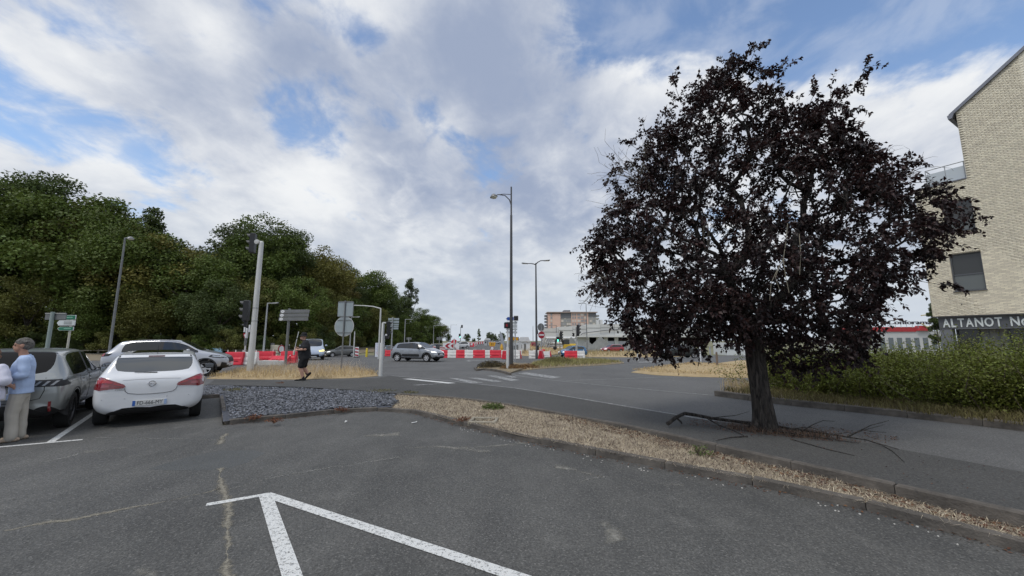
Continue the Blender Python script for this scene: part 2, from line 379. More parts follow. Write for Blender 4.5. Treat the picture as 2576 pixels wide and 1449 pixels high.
def in_poly(P, poly):
    x, y = P[:, 0], P[:, 1]; ins = np.zeros(len(P), bool); n = len(poly)
    for i in range(n):
        x1, y1 = poly[i][:2]; x2, y2 = poly[(i + 1) % n][:2]
        c = ((y1 > y) != (y2 > y)) & (x < (x2 - x1) * (y - y1) / ((y2 - y1) if abs(y2 - y1) > 1e-9 else 1e-9) + x1)
        ins ^= c
    return ins
def scatter(poly, n):
    xs = [p[0] for p in poly]; ys = [p[1] for p in poly]; out = np.zeros((0, 2))
    while len(out) < n:
        q = np.stack([RNG.uniform(min(xs), max(xs), n * 2), RNG.uniform(min(ys), max(ys), n * 2)], 1)
        out = np.concatenate([out, q[in_poly(q, poly)]])
    return out[:n]
def sheet(name, poly, m, zoff=0., step=None, zfun=None, kind='structure', parent=None):
    """flat sheet, cut into strips so that it follows the land"""
    bm = bmesh.new(); vs = [bm.verts.new((p[0], p[1], 0)) for p in poly]; bm.faces.new(vs)
    ys = [p[1] for p in poly]; xs = [p[0] for p in poly]
    cuts = [y for y in _TY if min(ys) < y < max(ys)]
    if step: cuts = list(np.arange(min(ys), max(ys), step))
    for y in cuts: bmesh.ops.bisect_plane(bm, geom=bm.verts[:] + bm.edges[:] + bm.faces[:], plane_co=(0, y, 0), plane_no=(0, 1, 0))
    if step:
        for x in np.arange(min(xs), max(xs), step): bmesh.ops.bisect_plane(bm, geom=bm.verts[:] + bm.edges[:] + bm.faces[:], plane_co=(x, 0, 0), plane_no=(1, 0, 0))
    bmesh.ops.triangulate(bm, faces=[f for f in bm.faces if len(f.verts) > 4])
    for v in bm.verts: v.co.z = (zfun(v.co.x, v.co.y) if zfun else tz(v.co.y)) + zoff
    bmesh.ops.recalc_face_normals(bm, faces=bm.faces)
    for f in bm.faces:
        if f.normal.z < 0: f.normal_flip()
    me = bpy.data.meshes.new(name); bm.to_mesh(me); bm.free()
    o = ob(name, me, m, parent)
    if kind: o['kind'] = kind
    return o
def strip(name, pts, width, m, z, parent=None, jag=0., step=.035, kind=None):
    """painted line or crack: a narrow sheet along points"""
    pts = [Vector((p[0], p[1], 0)) for p in pts]; pl = []
    for a, b in zip(pts, pts[1:]):
        n = max(1, int((b - a).length / step)) if jag else 1
        pl += [a.lerp(b, i / n) for i in range(n)]
    pl.append(pts[-1]); V = []; n = len(pl); w = width; off = 0.; ww = 1.
    for i, p in enumerate(pl):
        t = (pl[min(i + 1, n - 1)] - pl[max(i - 1, 0)]).normalized(); s = Vector((-t.y, t.x, 0))
        if jag: off = .9 * off + random.gauss(0, jag * .35); ww = min(1.9, max(.12, ww + random.gauss(0, .3))); p = p + s * off; w = width * ww
        zz = z(p.y) if callable(z) else z
        V += [(p + s * w / 2).to_tuple()[:2] + (zz,), p.to_tuple()[:2] + (zz,), (p - s * w / 2).to_tuple()[:2] + (zz,)]
    me = bpy.data.meshes.new(name); me.from_pydata(V, [], [(3 * i + k, 3 * i + k + 1, 3 * i + k + 4, 3 * i + k + 3) for i in range(n - 1) for k in (0, 1)]); me.update()
    if jag: at = me.attributes.new('edge', 'FLOAT', 'POINT'); at.data.foreach_set('value', [0. if (i % 3) != 1 or i < 3 or i >= 3 * n - 3 else 1. for i in range(3 * n)])
    bm = bmesh.new(); bm.from_mesh(me)
    for f in bm.faces:
        if f.normal.z < 0: f.normal_flip()
    bm.to_mesh(me); bm.free()
    o = ob(name, me, m, parent)
    if kind: o['kind'] = kind
    return o
# ================================================================== the setting
A_PARK = asphalt_mat('asphalt_parking', (.088, .087, .082), (.165, .16, .146))
A_WALK = asphalt_mat('asphalt_sidewalk', (.075, .074, .070), (.112, .108, .10), .6)
A_ROAD = asphalt_mat('asphalt_road', (.118, .117, .113), (.17, .168, .16), .5)
A_PATCH = asphalt_mat('asphalt_patch', (.095, .098, .095), (.125, .125, .12), .4, 1.5)
WHITE_LINE = paint_mat('white_road_paint', (.66, .66, .63), (.2, .2, .19), .42)
WHITE_FADED = paint_mat('faded_road_paint', (.46, .46, .44), (.16, .16, .155), .85, 10.)
WHITE_EDGE = paint_mat('concrete_edging', (.31, .31, .295), (.16, .16, .155), .8, 9.)
M_CRACK = dust_mat('crack_sand', (.23, .21, .165), .55, 26.)
M_CRACK2 = dust_mat('crack_dust', (.21, .205, .185), .35, 22.)
M_KERB = mat('kerb_concrete', (.058, .052, .045), .9, col2=(.15, .132, .112), vscale=5, bump=.5, bscale=45)
M_STRAWBASE = mat('dry_turf', (.17, .13, .09), .95, col2=(.50, .42, .31), vscale=2.6, bump=.8, bscale=25, detail=8)
M_SLATEBASE = mat('slate_bed', (.07, .075, .09), .9, var=.4, vscale=20, bump=.8)
M_DRY = mat('dry_grass_ground', (.36, .265, .135), .95, col2=(.46, .35, .2), vscale=2.2, bump=.8, bscale=15, detail=8)
M_DIRT = mat('verge_dirt', (.17, .135, .09), .95, col2=(.24, .2, .13), vscale=1.3, bump=.8, bscale=10, detail=8)
M_GROUND = mat('far_ground', (.22, .19, .11), .95, col2=(.15, .16, .08), vscale=.05, detail=8)

def g_off(x, y): return tz(y) - float(np.interp(y, [36, 50, 60], [.2, .2, .06]))
def base_ground():
    ys = [-60, 0, 20, 31, 36, 44, 52, 62, 75, 100, 150, 200, 500, 2400]; xs = [-2400, -300, -100, -40, 0, 40, 100, 300, 2400]
    V = [(x, y, g_off(x, y)) for y in ys for x in xs]; n = len(xs)
    me = bpy.data.meshes.new('ground'); me.from_pydata(V, [], [(j * n + i, j * n + i + 1, (j + 1) * n + i + 1, (j + 1) * n + i) for j in range(len(ys) - 1) for i in range(n - 1)]); me.update()
    tag(ob('ground', me, M_GROUND), kind='structure')
base_ground()

def xy(p): return (p[0], p[1])
KL = [xy(G(a, b, 0)) for a, b in ((552, 1000), (560, 1070), (720, 1053), (880, 1036), (985, 1033), (1060, 1043), (1140, 1066), (1300, 1105), (1500, 1147), (1700, 1185), (1890, 1221), (2080, 1260), (2330, 1322), (2576, 1393))]
kd = Vector((.76, .65)); KL = [(KL[0][0] - 14 * kd.x, KL[0][1] - 14 * kd.y)] + KL + [(4.95, 2.2), (6.4, .1), (9, -3.4)]
SL = [xy(G(a, b, .12)) for a, b in ((60, 976), (230, 971), (520, 968), (760, 974), (900, 982), (1000, 990), (1100, 995), (1200, 1004), (1300, 1018), (1400, 1036), (1550, 1063), (1700, 1094), (1850, 1127), (2000, 1160), (2200, 1205), (2400, 1250), (2576, 1290))]
SL = [(-30, SL[0][1] - .3)] + SL + [(6.2, 2.0), (8, -.4), (11, -4)]
parking = sheet('parking_lot', KL + [(9, -20), (-40, -20), (-40, 3)], A_PARK, zfun=lambda x, y: 0.)
road = sheet('road', SL + [(70, -4), (70, 58), (-90, 58), (-90, 13)], A_ROAD)
# dark footway between the planted bed and the side street, with the concrete edging along the street
NEARB = [xy(G(a, b, .12)) for a, b in ((982, 945), (1090, 955), (1172, 963), (1300, 977), (1406, 994), (1571, 1022), (1663, 1037), (1800, 1060), (2000, 1086), (2168, 1113), (2370, 1150), (2576, 1188))] + [(9.2, 3.2), (12.5, -.8)]
foot = SL[3:] + [(12.5, -4)] + NEARB[::-1] + [xy(G(957, 950, .12)), xy(G(760, 958, .12)), xy(G(540, 955, .12))]
sidewalk = sheet('sidewalk', foot, A_WALK, zoff=.004)
z2 = lambda y: tz(y) + .0065
strip('edging', NEARB[:-6], .09, WHITE_EDGE, z2, sidewalk)
FARB = [xy(G(a, b, .12)) for a, b in ((1279, 942), (1330, 949), (1392, 957), (1560, 974), (1725, 989), (1797, 995))]
strip('edging', FARB, .10, WHITE_EDGE, z2, road)
strip('edging', [xy(G(a, b, .12)) for a, b in ((1424, 958), (1560, 953), (1660, 949), (1740, 949))], .10, WHITE_EDGE, z2, road)
def P3(x, y): return ((1400 + x / 3.22) / 1.5652, (1150 + y / 3.22) / 1.5652)
def P4(x, y): return ((1900 + x / 3.22) / 1.5652, (1150 + y / 3.22) / 1.5652)
def marking(poly, m, name='crossing_stripe', z=.128, par=None):
    o = sheet(name, [xy(G(a, b, .12)) for a, b in poly], m, zfun=lambda x, y: tz(y) + (z - .12), kind=None, parent=par or road); return o
marking([P3(590, 1102), P3(700, 1100), P3(1275, 1155), P3(1170, 1162)], WHITE_LINE)
marking([P3(1180, 1090), P3(1275, 1092), P3(1620, 1150), P3(1450, 1156)], WHITE_FADED)
marking([P3(1420, 1088), P3(1550, 1088), P3(1885, 1135), P3(1750, 1142)], WHITE_FADED)
marking([P3(1660, 1060), P3(1770, 1060), P3(2085, 1118), P3(1960, 1130)], WHITE_FADED)
marking([P3(1890, 1066), P3(1960, 1062), P3(2060, 1080), P3(1980, 1088)], WHITE_FADED)
marking([P4(440, 1032), P4(560, 1020), P4(1000, 1080), P4(880, 1098)], WHITE_FADED)
marking([P4(1300, 838), P4(1480, 838), P4(1480, 848), P4(1280, 850)], WHITE_FADED, 'road_marking')
marking([P4(1980, 885), P4(2230, 880), P4(2230, 890), P4(1980, 896)], WHITE_FADED, 'road_marking')
marking([P4(2230, 930), P4(2290, 930), P4(2300, 940), P4(2220, 940)], WHITE_FADED, 'road_marking')
marking([P3(1400, 868), P3(1440, 858), P3(1900, 862), P3(1900, 868), P3(1450, 866), P3(1440, 876), P3(1480, 882), P3(1430, 882)], WHITE_FADED, 'road_marking')
marking([P3(720, 1180), P3(790, 1178), P3(1090, 1162), P3(1090, 1166), P3(790, 1186)], WHITE_FADED, 'road_marking', .132, sidewalk)
# parking bay lines
pz = .003
def pline(a, b, w, name='bay_line', z=pz, m=None): return strip(name, [xy(G(*a, 0)), xy(G(*b, 0))], w, m or WHITE_LINE, z, parking)
pline((519, 1270), (676, 1243), .085)
pline((668, 1246), (742, 1470), .125, z=.0045)
pline((668, 1244), (1330, 1462), .115, z=.006)
pline((-60, 1130), (208, 1106), .085)
pline((128, 1112), (246, 1033), .10, z=.0045)
pline((246, 1033), (330, 985), .10, z=.0045)
# light sand-filled cracks and the patch in the parking asphalt
def crack(pp, w, m=M_CRACK, j=.02): strip('asphalt_crack', [xy(G(a, b, 0)) for a, b in pp], w * 2.6, m, .0021, parking, jag=j)
crack([(572, 1090), (560, 1100), (555, 1118)], .06)
crack([(556, 1176), (552, 1195), (560, 1230), (568, 1262), (572, 1290), (570, 1330), (566, 1390), (566, 1470)], .05, M_CRACK, .012)
crack([(0, 1338), (90, 1318), (200, 1302), (300, 1282), (420, 1258), (520, 1240), (560, 1228)], .035)
crack([(570, 1232), (700, 1200), (830, 1176), (930, 1162), (1010, 1150)], .028, M_CRACK2, .03)
crack([(1140, 1275), (1200, 1256), (1300, 1240), (1440, 1222), (1480, 1208), (1530, 1200)], .028, M_CRACK2, .025)
crack([(210, 1101), (330, 1102), (430, 1104), (560, 1106)], .03, M_CRACK2)
crack([(0, 1215), (60, 1205)], .05, M_CRACK2, .03); crack([(100, 1165), (210, 1140)], .04, M_CRACK2, .05)
M_DUST = dust_mat('pale_dust', (.24, .23, .20), .12, 3.5)
for pp, w in (([(1180, 1128), (1260, 1120), (1340, 1112)], .35), ([(900, 1098), (960, 1094), (1020, 1092)], .5), ([(1380, 1170), (1450, 1185), (1530, 1203)], .5), ([(1500, 1300), (1530, 1340), (1560, 1380)], .45), ([(280, 1449), (340, 1440), (420, 1452)], .25), ([(1000, 1130), (1100, 1122), (1250, 1140)], .4), ([(1500, 1195), (1620, 1212), (1740, 1222)], .3), ([(180, 1140), (260, 1132), (340, 1122)], .4)):
    strip('dust_smear', [xy(G(a, b, 0)) for a, b in pp], w, M_DUST, .0017, parking, jag=.03, step=.12)
sheet('asphalt_patch', [xy(G(a, b, 0)) for a, b in ((372, 1180), (470, 1150), (560, 1133), (640, 1133), (668, 1140), (620, 1165), (560, 1182), (440, 1184))], A_PATCH, zfun=lambda x, y: .0012, kind=None, parent=parking)

# ---- kerbs of single stones
def poly_sample(pts, step):
    P = [Vector((p[0], p[1])) for p in pts]; out = [P[0]]; need = step
    for a, b in zip(P, P[1:]):
        L = (b - a).length; t = need
        while t <= L: out.append(a.lerp(b, t / L)); t += step
        need = t - L
    if (out[-1] - P[-1]).length > .05: out.append(P[-1])
    return out
def kerb(name, pts, w, zb, zt, step=1.0, side=1, m=None, tilt=.012, inset=0.):
    root = tag(empty(name, (pts[0][0], pts[0][1], 0)), kind='structure'); org = Vector(root.location)
    pl = poly_sample(pts, step)
    for a, b in zip(pl, pl[1:]):
        d = (b - a); L = d.length
        if L < .05: continue
        t = d / L; s = Vector((-t.y, t.x)) * side; c = (a + b) / 2 + s * (w / 2 - inset)
        top = zt + random.uniform(-tilt, tilt); zz = tz(c.y) if zb is None else 0
        lo = (-.12 if zb is None else zb)
        mb = MB().box((0, 0, 0), (L - .008, w, top - lo), bev=.016)
        o = mb.build('kerb_stone', m or M_KERB, root)
        o.location = Vector((c.x, c.y, zz + (top + lo) / 2)) - org; o.rotation_euler = (random.uniform(-.01, .01), random.uniform(-.006, .006), math.atan2(t.y, t.x))
    return root
kerb('kerb', KL, .09, -.1, .092)
SKL = SL[6:]
kerb('kerb', SKL, .10, -.12, .131, side=-1, tilt=.003, inset=.025)
HK = [xy(G(a, b, .12)) for a, b in ((1797, 996), (1870, 1006), (1943, 1016), (2090, 1031), (2234, 1046), (2400, 1064), (2576, 1086))] + [(10.6, 4.9), (14.5, .8)]
kerb('kerb', HK, .14, 0., .26, side=1)
LAMPK = [xy(G(*P3(a, b), .12)) for a, b in ((1500, 975), (1530, 1003), (1600, 990), (1700, 996), (1850, 1022), (1945, 1055))]
kerb('kerb', LAMPK, .12, .05, .22, .6, side=1)

# ---- planted bed between the kerbs: slate chips, then dry turf
_DL = {}
def dist_line(x, y, L):
    k = id(L)
    if k not in _DL:
        A = np.array(L[:-1]); B = np.array(L[1:]); _DL[k] = (A, B - A, np.maximum(((B - A) ** 2).sum(1), 1e-9), L)
    A, D, q, _ = _DL[k]; P = np.array((x, y)) - A; t = np.clip((P * D).sum(1) / q, 0, 1)
    return float(np.sqrt(((P - D * t[:, None]) ** 2).sum(1).min()))
def bed_z(x, y):
    dk = dist_line(x, y, KL); ds = dist_line(x, y, SL); f = dk / (dk + ds + 1e-6)
    low = max(0., min(1., (x - 1.2) / 2.4))
    return .085 - .09 * low * f + .015 * math.sin(x * 3.1 + y * 1.7) * math.sin(y * 2.3 - x) - .012
bed_poly = [p for p in KL] + SL[::-1]
bed = sheet('planting_bed', bed_poly, M_STRAWBASE, step=.4, zfun=bed_z)
slate_poly = [KL[0], KL[1], KL[2], KL[3], KL[4], KL[5]] + [xy(G(a, b, .1)) for a, b in ((1005, 1012), (990, 996))] + SL[6:0:-1]
slate_base = sheet('slate_layer', slate_poly, M_SLATEBASE, step=.4, zfun=lambda x, y: bed_z(x, y) + .008)
def chips(poly, n):
    q = scatter(poly, n); V = []; Fq = []; T = []
    keep = [i for i in range(n) if dist_line(q[i, 0], q[i, 1], KL) > .13]
    q = q[keep]; n = len(q)
    base = np.array([[-1, -1, -1], [1, -1, -1], [1, 1, -1], [-1, 1, -1], [-1, -1, 1], [1, -1, 1], [1, 1, 1], [-1, 1, 1]], float)
    fq = np.array([[4, 5, 6, 7], [0, 1, 5, 4], [1, 2, 6, 5], [2, 3, 7, 6], [3, 0, 4, 7]])
    for i in range(n):
        s = base * np.array([RNG.uniform(.012, .036), RNG.uniform(.008, .022), RNG.uniform(.003, .009)]) * (1 + .35 * RNG.standard_normal((8, 1)) * .6)
        M = (Matrix.Rotation(RNG.uniform(0, 6.28), 3, 'Z') @ Matrix.Rotation(RNG.normal(0, .35), 3, 'X') @ Matrix.Rotation(RNG.normal(0, .35), 3, 'Y'))
        p = s @ np.array(M).T + np.array([q[i, 0], q[i, 1], bed_z(q[i, 0], q[i, 1]) + .016 + RNG.random() * .02])
        V.append(p); Fq.append(fq + 8 * i); T.append(np.full(8, RNG.random()))
    return np_mesh('slate_chips', np.concatenate(V), np.concatenate(Fq), np.concatenate(T))
M_SLATE = mat('slate_chip', (.125, .131, .146), .6, attr=.85, var=.2, vscale=9)
chip_poly = [(KL[1][0] - 5 * kd.x, KL[1][1] - 5 * kd.y)] + slate_poly[1:-2] + [(-15.5, 13.6)]
tag(ob('slate_gravel', chips(chip_poly, 17000), M_SLATE), 'blue-grey slate chips covering the planting bed', 'gravel', kind='stuff')
straw_poly = [KL[i] for i in range(5, len(KL) - 1)] + SL[:5:-1][1:] + [xy(G(990, 996, .1)), xy(G(1000, 1012, .1))]
def straw(poly, n, hh, ww, lean, name, m, label, zf, fall=None):
    q = scatter(poly, n); Z = np.array([zf(x, y) for x, y in q])
    P = np.column_stack([q, Z]); return tag(ob(name, blade_mesh(name, P, RNG.uniform(hh[0], hh[1], n), RNG.uniform(ww[0], ww[1], n), np.full(n, lean)), m), label, 'grass', kind='stuff')
M_STRAW = mat('straw', (.54, .46, .335), .9, attr=.55, trans=.15)
M_BROWNLEAF = mat('dead_leaf', (.11, .05, .025), .9, attr=.7)
M_TAN = mat('tan_grass', (.50, .38, .20), .9, attr=.4, trans=.2)
M_GREENGRASS = mat('green_weed', (.10, .135, .035), .8, attr=.5, trans=.2)
near_poly = [p for p in straw_poly]
straw(near_poly, 26000, (.03, .07), (.003, .007), 3.6, 'dry_grass', M_STRAW, 'flattened straw-coloured dead grass on the bed between two kerbs', bed_z)
straw(near_poly, 13000, (.025, .065), (.004, .010), 3.4, 'dead_thatch', mat('brown_thatch', (.13, .10, .07), .95, attr=.6), 'brown rotted thatch among the straw on the bed', bed_z)
def flat_leaves(poly, n, size, name, m, label, zf, par=None):
    q = scatter(poly, n); Z = np.array([zf(x, y) for x, y in q]) + .008
    a = RNG.random(n) * 6.28; D = np.stack([np.cos(a), np.sin(a), RNG.normal(0, .25, n)], 1); Nn = np.stack([RNG.normal(0, .3, n), RNG.normal(0, .3, n), np.ones(n)], 1)
    s = RNG.uniform(size[0], size[1], n); return tag(ob(name, quad_leaf_mesh(name, np.column_stack([q, Z]), D, Nn, s, s * .6), m), label, 'leaves', kind='stuff')
def along(L, a, b, w, off=0.):
    pl = poly_sample(L, .2); pl = [p for p in pl if a <= p.x <= b]; out = []
    for i, p in enumerate(pl):
        t = (pl[min(i + 1, len(pl) - 1)] - pl[max(i - 1, 0)]).normalized(); s = Vector((-t.y, t.x)); out.append((p - s * (off + w / 2), p - s * (off - w / 2)))
    return [tuple(o[0]) for o in out] + [tuple(o[1]) for o in out[::-1]]
flat_leaves(along(KL, -5.8, 8, .12, .07), 900, (.015, .04), 'leaf_litter', M_BROWNLEAF, 'brown leaf crumbs gathered along the foot of the parking kerb', lambda x, y: .0)
flat_leaves(along(SKL, 1.2, 8, .45, .3), 3200, (.02, .055), 'leaf_litter', M_BROWNLEAF, 'dark fallen leaves in the bed against the footway kerb', lambda x, y: bed_z(x, y) + .01)
trunk_xy = G(1925, 1082, .12)
sheet('tree_pit', [(trunk_xy.x + (.62 + .14 * math.sin(a * 3.3) + .1 * math.sin(a * 7)) * math.cos(a) + .12, trunk_xy.y + (.42 + .1 * math.sin(a * 4.1)) * math.sin(a) - .25 * math.cos(a)) for a in np.arange(0, 6.28, .2)], mat('dark_soil', (.05, .04, .032), .95, var=.4, vscale=9, bump=.8, bscale=30), zfun=lambda x, y: .1285, kind=None, parent=sidewalk)
flat_leaves([(trunk_xy.x + 1.5 * math.cos(a) + .3, trunk_xy.y + .75 * math.sin(a) - .5 * math.cos(a)) for a in np.arange(0, 6.28, .4)], 1700, (.012, .04), 'leaf_litter', M_BROWNLEAF, 'dead leaves and debris scattered round the foot of the dark tree', lambda x, y: .125)
flat_leaves([xy(G(a, b, .12)) for a, b in ((1200, 1000), (1500, 1015), (2000, 1090), (2576, 1190), (2576, 1280), (2000, 1150), (1600, 1070))], 260, (.012, .03), 'leaf_litter', M_BROWNLEAF, 'scattered dark fruit and leaves on the footway', lambda x, y: .125)
# white crumbs of stone in the gutter
def pebbles(name, poly, n, s, m, label, z=0.):
    q = scatter(poly, n); mb = MB()
    for x, y in q: mb.ball((x, y, z + s * .3), (s * random.uniform(.5, 1.3), s * random.uniform(.5, 1.2), s * random.uniform(.3, .7)), 5, 3)
    tag(mb.build(name, m, fix=False), label, 'pebbles', kind='stuff')
pebbles('pebbles', along(KL, -1, 8, .22, .16), 130, .011, mat('pale_stone', (.55, .53, .48), .9), 'small pale stones lying in the parking gutter')

# ---- verges and islands
def verge(name, pp, m, rise, zstep=None):
    pl = [xy(G(a, b)) for a, b in pp]
    V = [(x, y, tz(y) - .02) for x, y in pl] ; n = len(pl)
    cx = sum(p[0] for p in pl) / n; cy = sum(p[1] for p in pl) / n
    rings = [(1.0, -.03), (1.0, .018), (.92, rise * .6), (.75, rise), (.45, rise * 1.15)]
    V = []; Fs = []
    for k, (s, h) in enumerate(rings):
        for (x, y) in pl:
            X = cx + (x - cx) * s; Y = cy + (y - cy) * s; V.append((X, Y, tz(Y) + h + (.02 * math.sin(X * 2.3 + Y) if k > 1 else 0)))
    V.append((cx, cy, tz(cy) + rise * 1.2)); L = len(V) - 1
    for k in range(len(rings) - 1):
        for i in range(n):
            j = (i + 1) % n; Fs.append((k * n + i, k * n + j, (k + 1) * n + j, (k + 1) * n + i))
    b = (len(rings) - 1) * n
    for i in range(n): Fs.append((b + i, b + (i + 1) % n, L))
    me = bpy.data.meshes.new(name); me.from_pydata(V, [], Fs); me.update()
    bm = bmesh.new(); bm.from_mesh(me); bmesh.ops.recalc_face_normals(bm, faces=bm.faces); bm.to_mesh(me); bm.free()
    shade(me, 60); return tag(ob(name, me, m), kind='structure'), pl
LEFT_ISL = ((520, 953), (560, 944), (600, 933), (680, 926), (800, 924), (880, 928), (940, 938), (952, 946), (900, 951), (760, 955), (640, 955))
_, lip = verge('grass_island', LEFT_ISL, M_DRY, .10)
zt_ = lambda h: (lambda x, y: tz(y) + h)
straw(lip, 8000, (.08, .34), (.006, .015), 1.7, 'dry_grass', M_TAN, 'tall straw-coloured grass on the traffic island by the grey mast', zt_(.05))
tall = [xy(G(a, b)) for a, b in ((600, 948), (640, 932), (800, 926), (900, 930), (940, 944), (800, 951))]
straw(tall, 1500, (.35, .8), (.004, .009), 1.0, 'dry_grass', mat('seed_grass', (.46, .41, .34), .9, attr=.4, trans=.25), 'wispy tall seed grass round the sign posts on the island', zt_(.05))
LAMP_ISL = tuple(P3(*p) for p in ((1515, 985), (1600, 978), (1700, 990), (1850, 1018), (1930, 1042))) + tuple(P4(*p) for p in ((480, 1000), (900, 962), (1500, 932), (1800, 905), (1700, 880), (1300, 860), (900, 850), (500, 925), (300, 905), (50, 935)))
_, lmp = verge('grass_island', LAMP_ISL, M_DIRT, .08)
straw(lmp, 3500, (.04, .16), (.01, .025), 1.4, 'dry_grass', M_TAN, 'thin dry grass over the island of the tall lamp post', zt_(.03))
straw([xy(G(*P4(*p))) for p in ((600, 975), (1500, 925), (1780, 900), (1500, 870), (900, 860), (640, 920))], 5000, (.08, .32), (.012, .03), .9, 'grass', mat('olive_grass', (.27, .25, .10), .9, attr=.45, trans=.2), 'yellow-green grass on the verge right of the tall lamp post', zt_(.06))
_, ri = verge('grass_island', ((1588, 937), (1640, 930), (1700, 921), (1740, 917), (1800, 920), (1880, 927), (1960, 935), (1975, 950), (1860, 951), (1740, 948), (1650, 944)), M_DRY, .16)
straw(ri, 7000, (.04, .14), (.01, .025), 1.5, 'dry_grass', M_TAN, 'dry golden turf on the rounded island left of the trunk', zt_(.13))
_, v = verge('grass_island', ((1800, 915), (1850, 909), (1990, 903), (2000, 928), (1900, 922)), M_DRY, .1)
_, v1 = verge('verge', ((1292, 894), (1280, 880), (1310, 871), (1370, 868), (1400, 872), (1425, 880), (1405, 890), (1360, 897)), M_DRY, .35)
straw(v1, 4000, (.3, .9), (.03, .07), .8, 'dry_grass', M_TAN, 'tall dry grass behind the barriers near the no entry sign', zt_(.2))
_, v2 = verge('verge', ((1470, 898), (1462, 889), (1500, 884), (1600, 882), (1760, 884), (1760, 896), (1600, 899)), M_DRY, .2)
straw(v2, 3500, (.15, .7), (.03, .06), .8, 'dry_grass', mat('olive_dry', (.33, .27, .13), .9, attr=.4, trans=.2), 'dry verge grass beside the red car', zt_(.12))
_, v3 = verge('verge', ((-500, 916), (-500, 893), (240, 889), (600, 891), (760, 889), (900, 879), (1000, 871), (1080, 866.5), (1112, 866.5), (1010, 878), (900, 889), (760, 900), (560, 906), (240, 907)), M_DIRT, .12)
# far carriageway climbing away
far_road = sheet('road', [xy(G(a, b)) for a, b in ((1000, 881), (1120, 869.5), (1225, 861), (1262, 861), (1285, 869), (1320, 881), (1300, 886), (1040, 889))], A_ROAD, zoff=.03)
_, hv = verge('verge', ((1800, 993), (1870, 1003), (1943, 1013), (2090, 1028), (2234, 1043), (2400, 1061), (2576, 1083), (3000, 1140), (3400, 1130), (2800, 940), (2300, 905), (1990, 905), (1900, 955)), M_DIRT, .12)
# ================================================================== vegetation
from mathutils import noise as mnoise
def bark_mat(name, c1, c2):
    m = bpy.data.materials.new(name); m.use_nodes = True; nt = m.node_tree; N = nt.nodes; L = nt.links; b = N['Principled BSDF']
    tc = N.new('ShaderNodeTexCoord'); mp = N.new('ShaderNodeMapping'); mp.inputs['Scale'].default_value = (26, 26, 4.5); L.new(tc.outputs['Object'], mp.inputs[0])
    n = N.new('ShaderNodeTexNoise'); n.inputs['Scale'].default_value = 1; n.inputs['Detail'].default_value = 6; n.inputs['Distortion'].default_value = .8; L.new(mp.outputs[0], n.inputs['Vector'])
    r = N.new('ShaderNodeMapRange'); r.inputs[1].default_value = .36; r.inputs[2].default_value = .62; L.new(n.outputs[0], r.inputs[0])
    mx = N.new('ShaderNodeMix'); mx.data_type = 'RGBA'; mx.inputs[6].default_value = (*c1, 1); mx.inputs[7].default_value = (*c2, 1); L.new(r.outputs[0], mx.inputs[0]); L.new(mx.outputs[2], b.inputs['Base Color'])
    bp = N.new('ShaderNodeBump'); bp.inputs['Strength'].default_value = 1.; bp.inputs['Distance'].default_value = .05; L.new(r.outputs[0], bp.inputs['Height']); L.new(bp.outputs[0], b.inputs['Normal']); sset(b, 'Roughness', .95); return m
M_BARK = bark_mat('plum_bark', (.016, .013, .011), (.075, .064, .054))
M_BARK2 = mat('grey_bark', (.07, .06, .048), .95, var=.4, vscale=3, bump=.8)
M_DEAD = mat('dead_twig', (.17, .15, .12), .9, var=.3)
M_PALETWIG = mat('pale_broken_wood', (.27, .24, .18), .85, var=.3, vscale=20)
M_PLUM = mat('plum_leaf', (.017, .0105, .0105), .5, col2=(.042, .017, .0155), vscale=1.6, attr=.75, trans=.22, spec=.45)

def rand_dir(n): return unit(RNG.standard_normal((n, 3)))
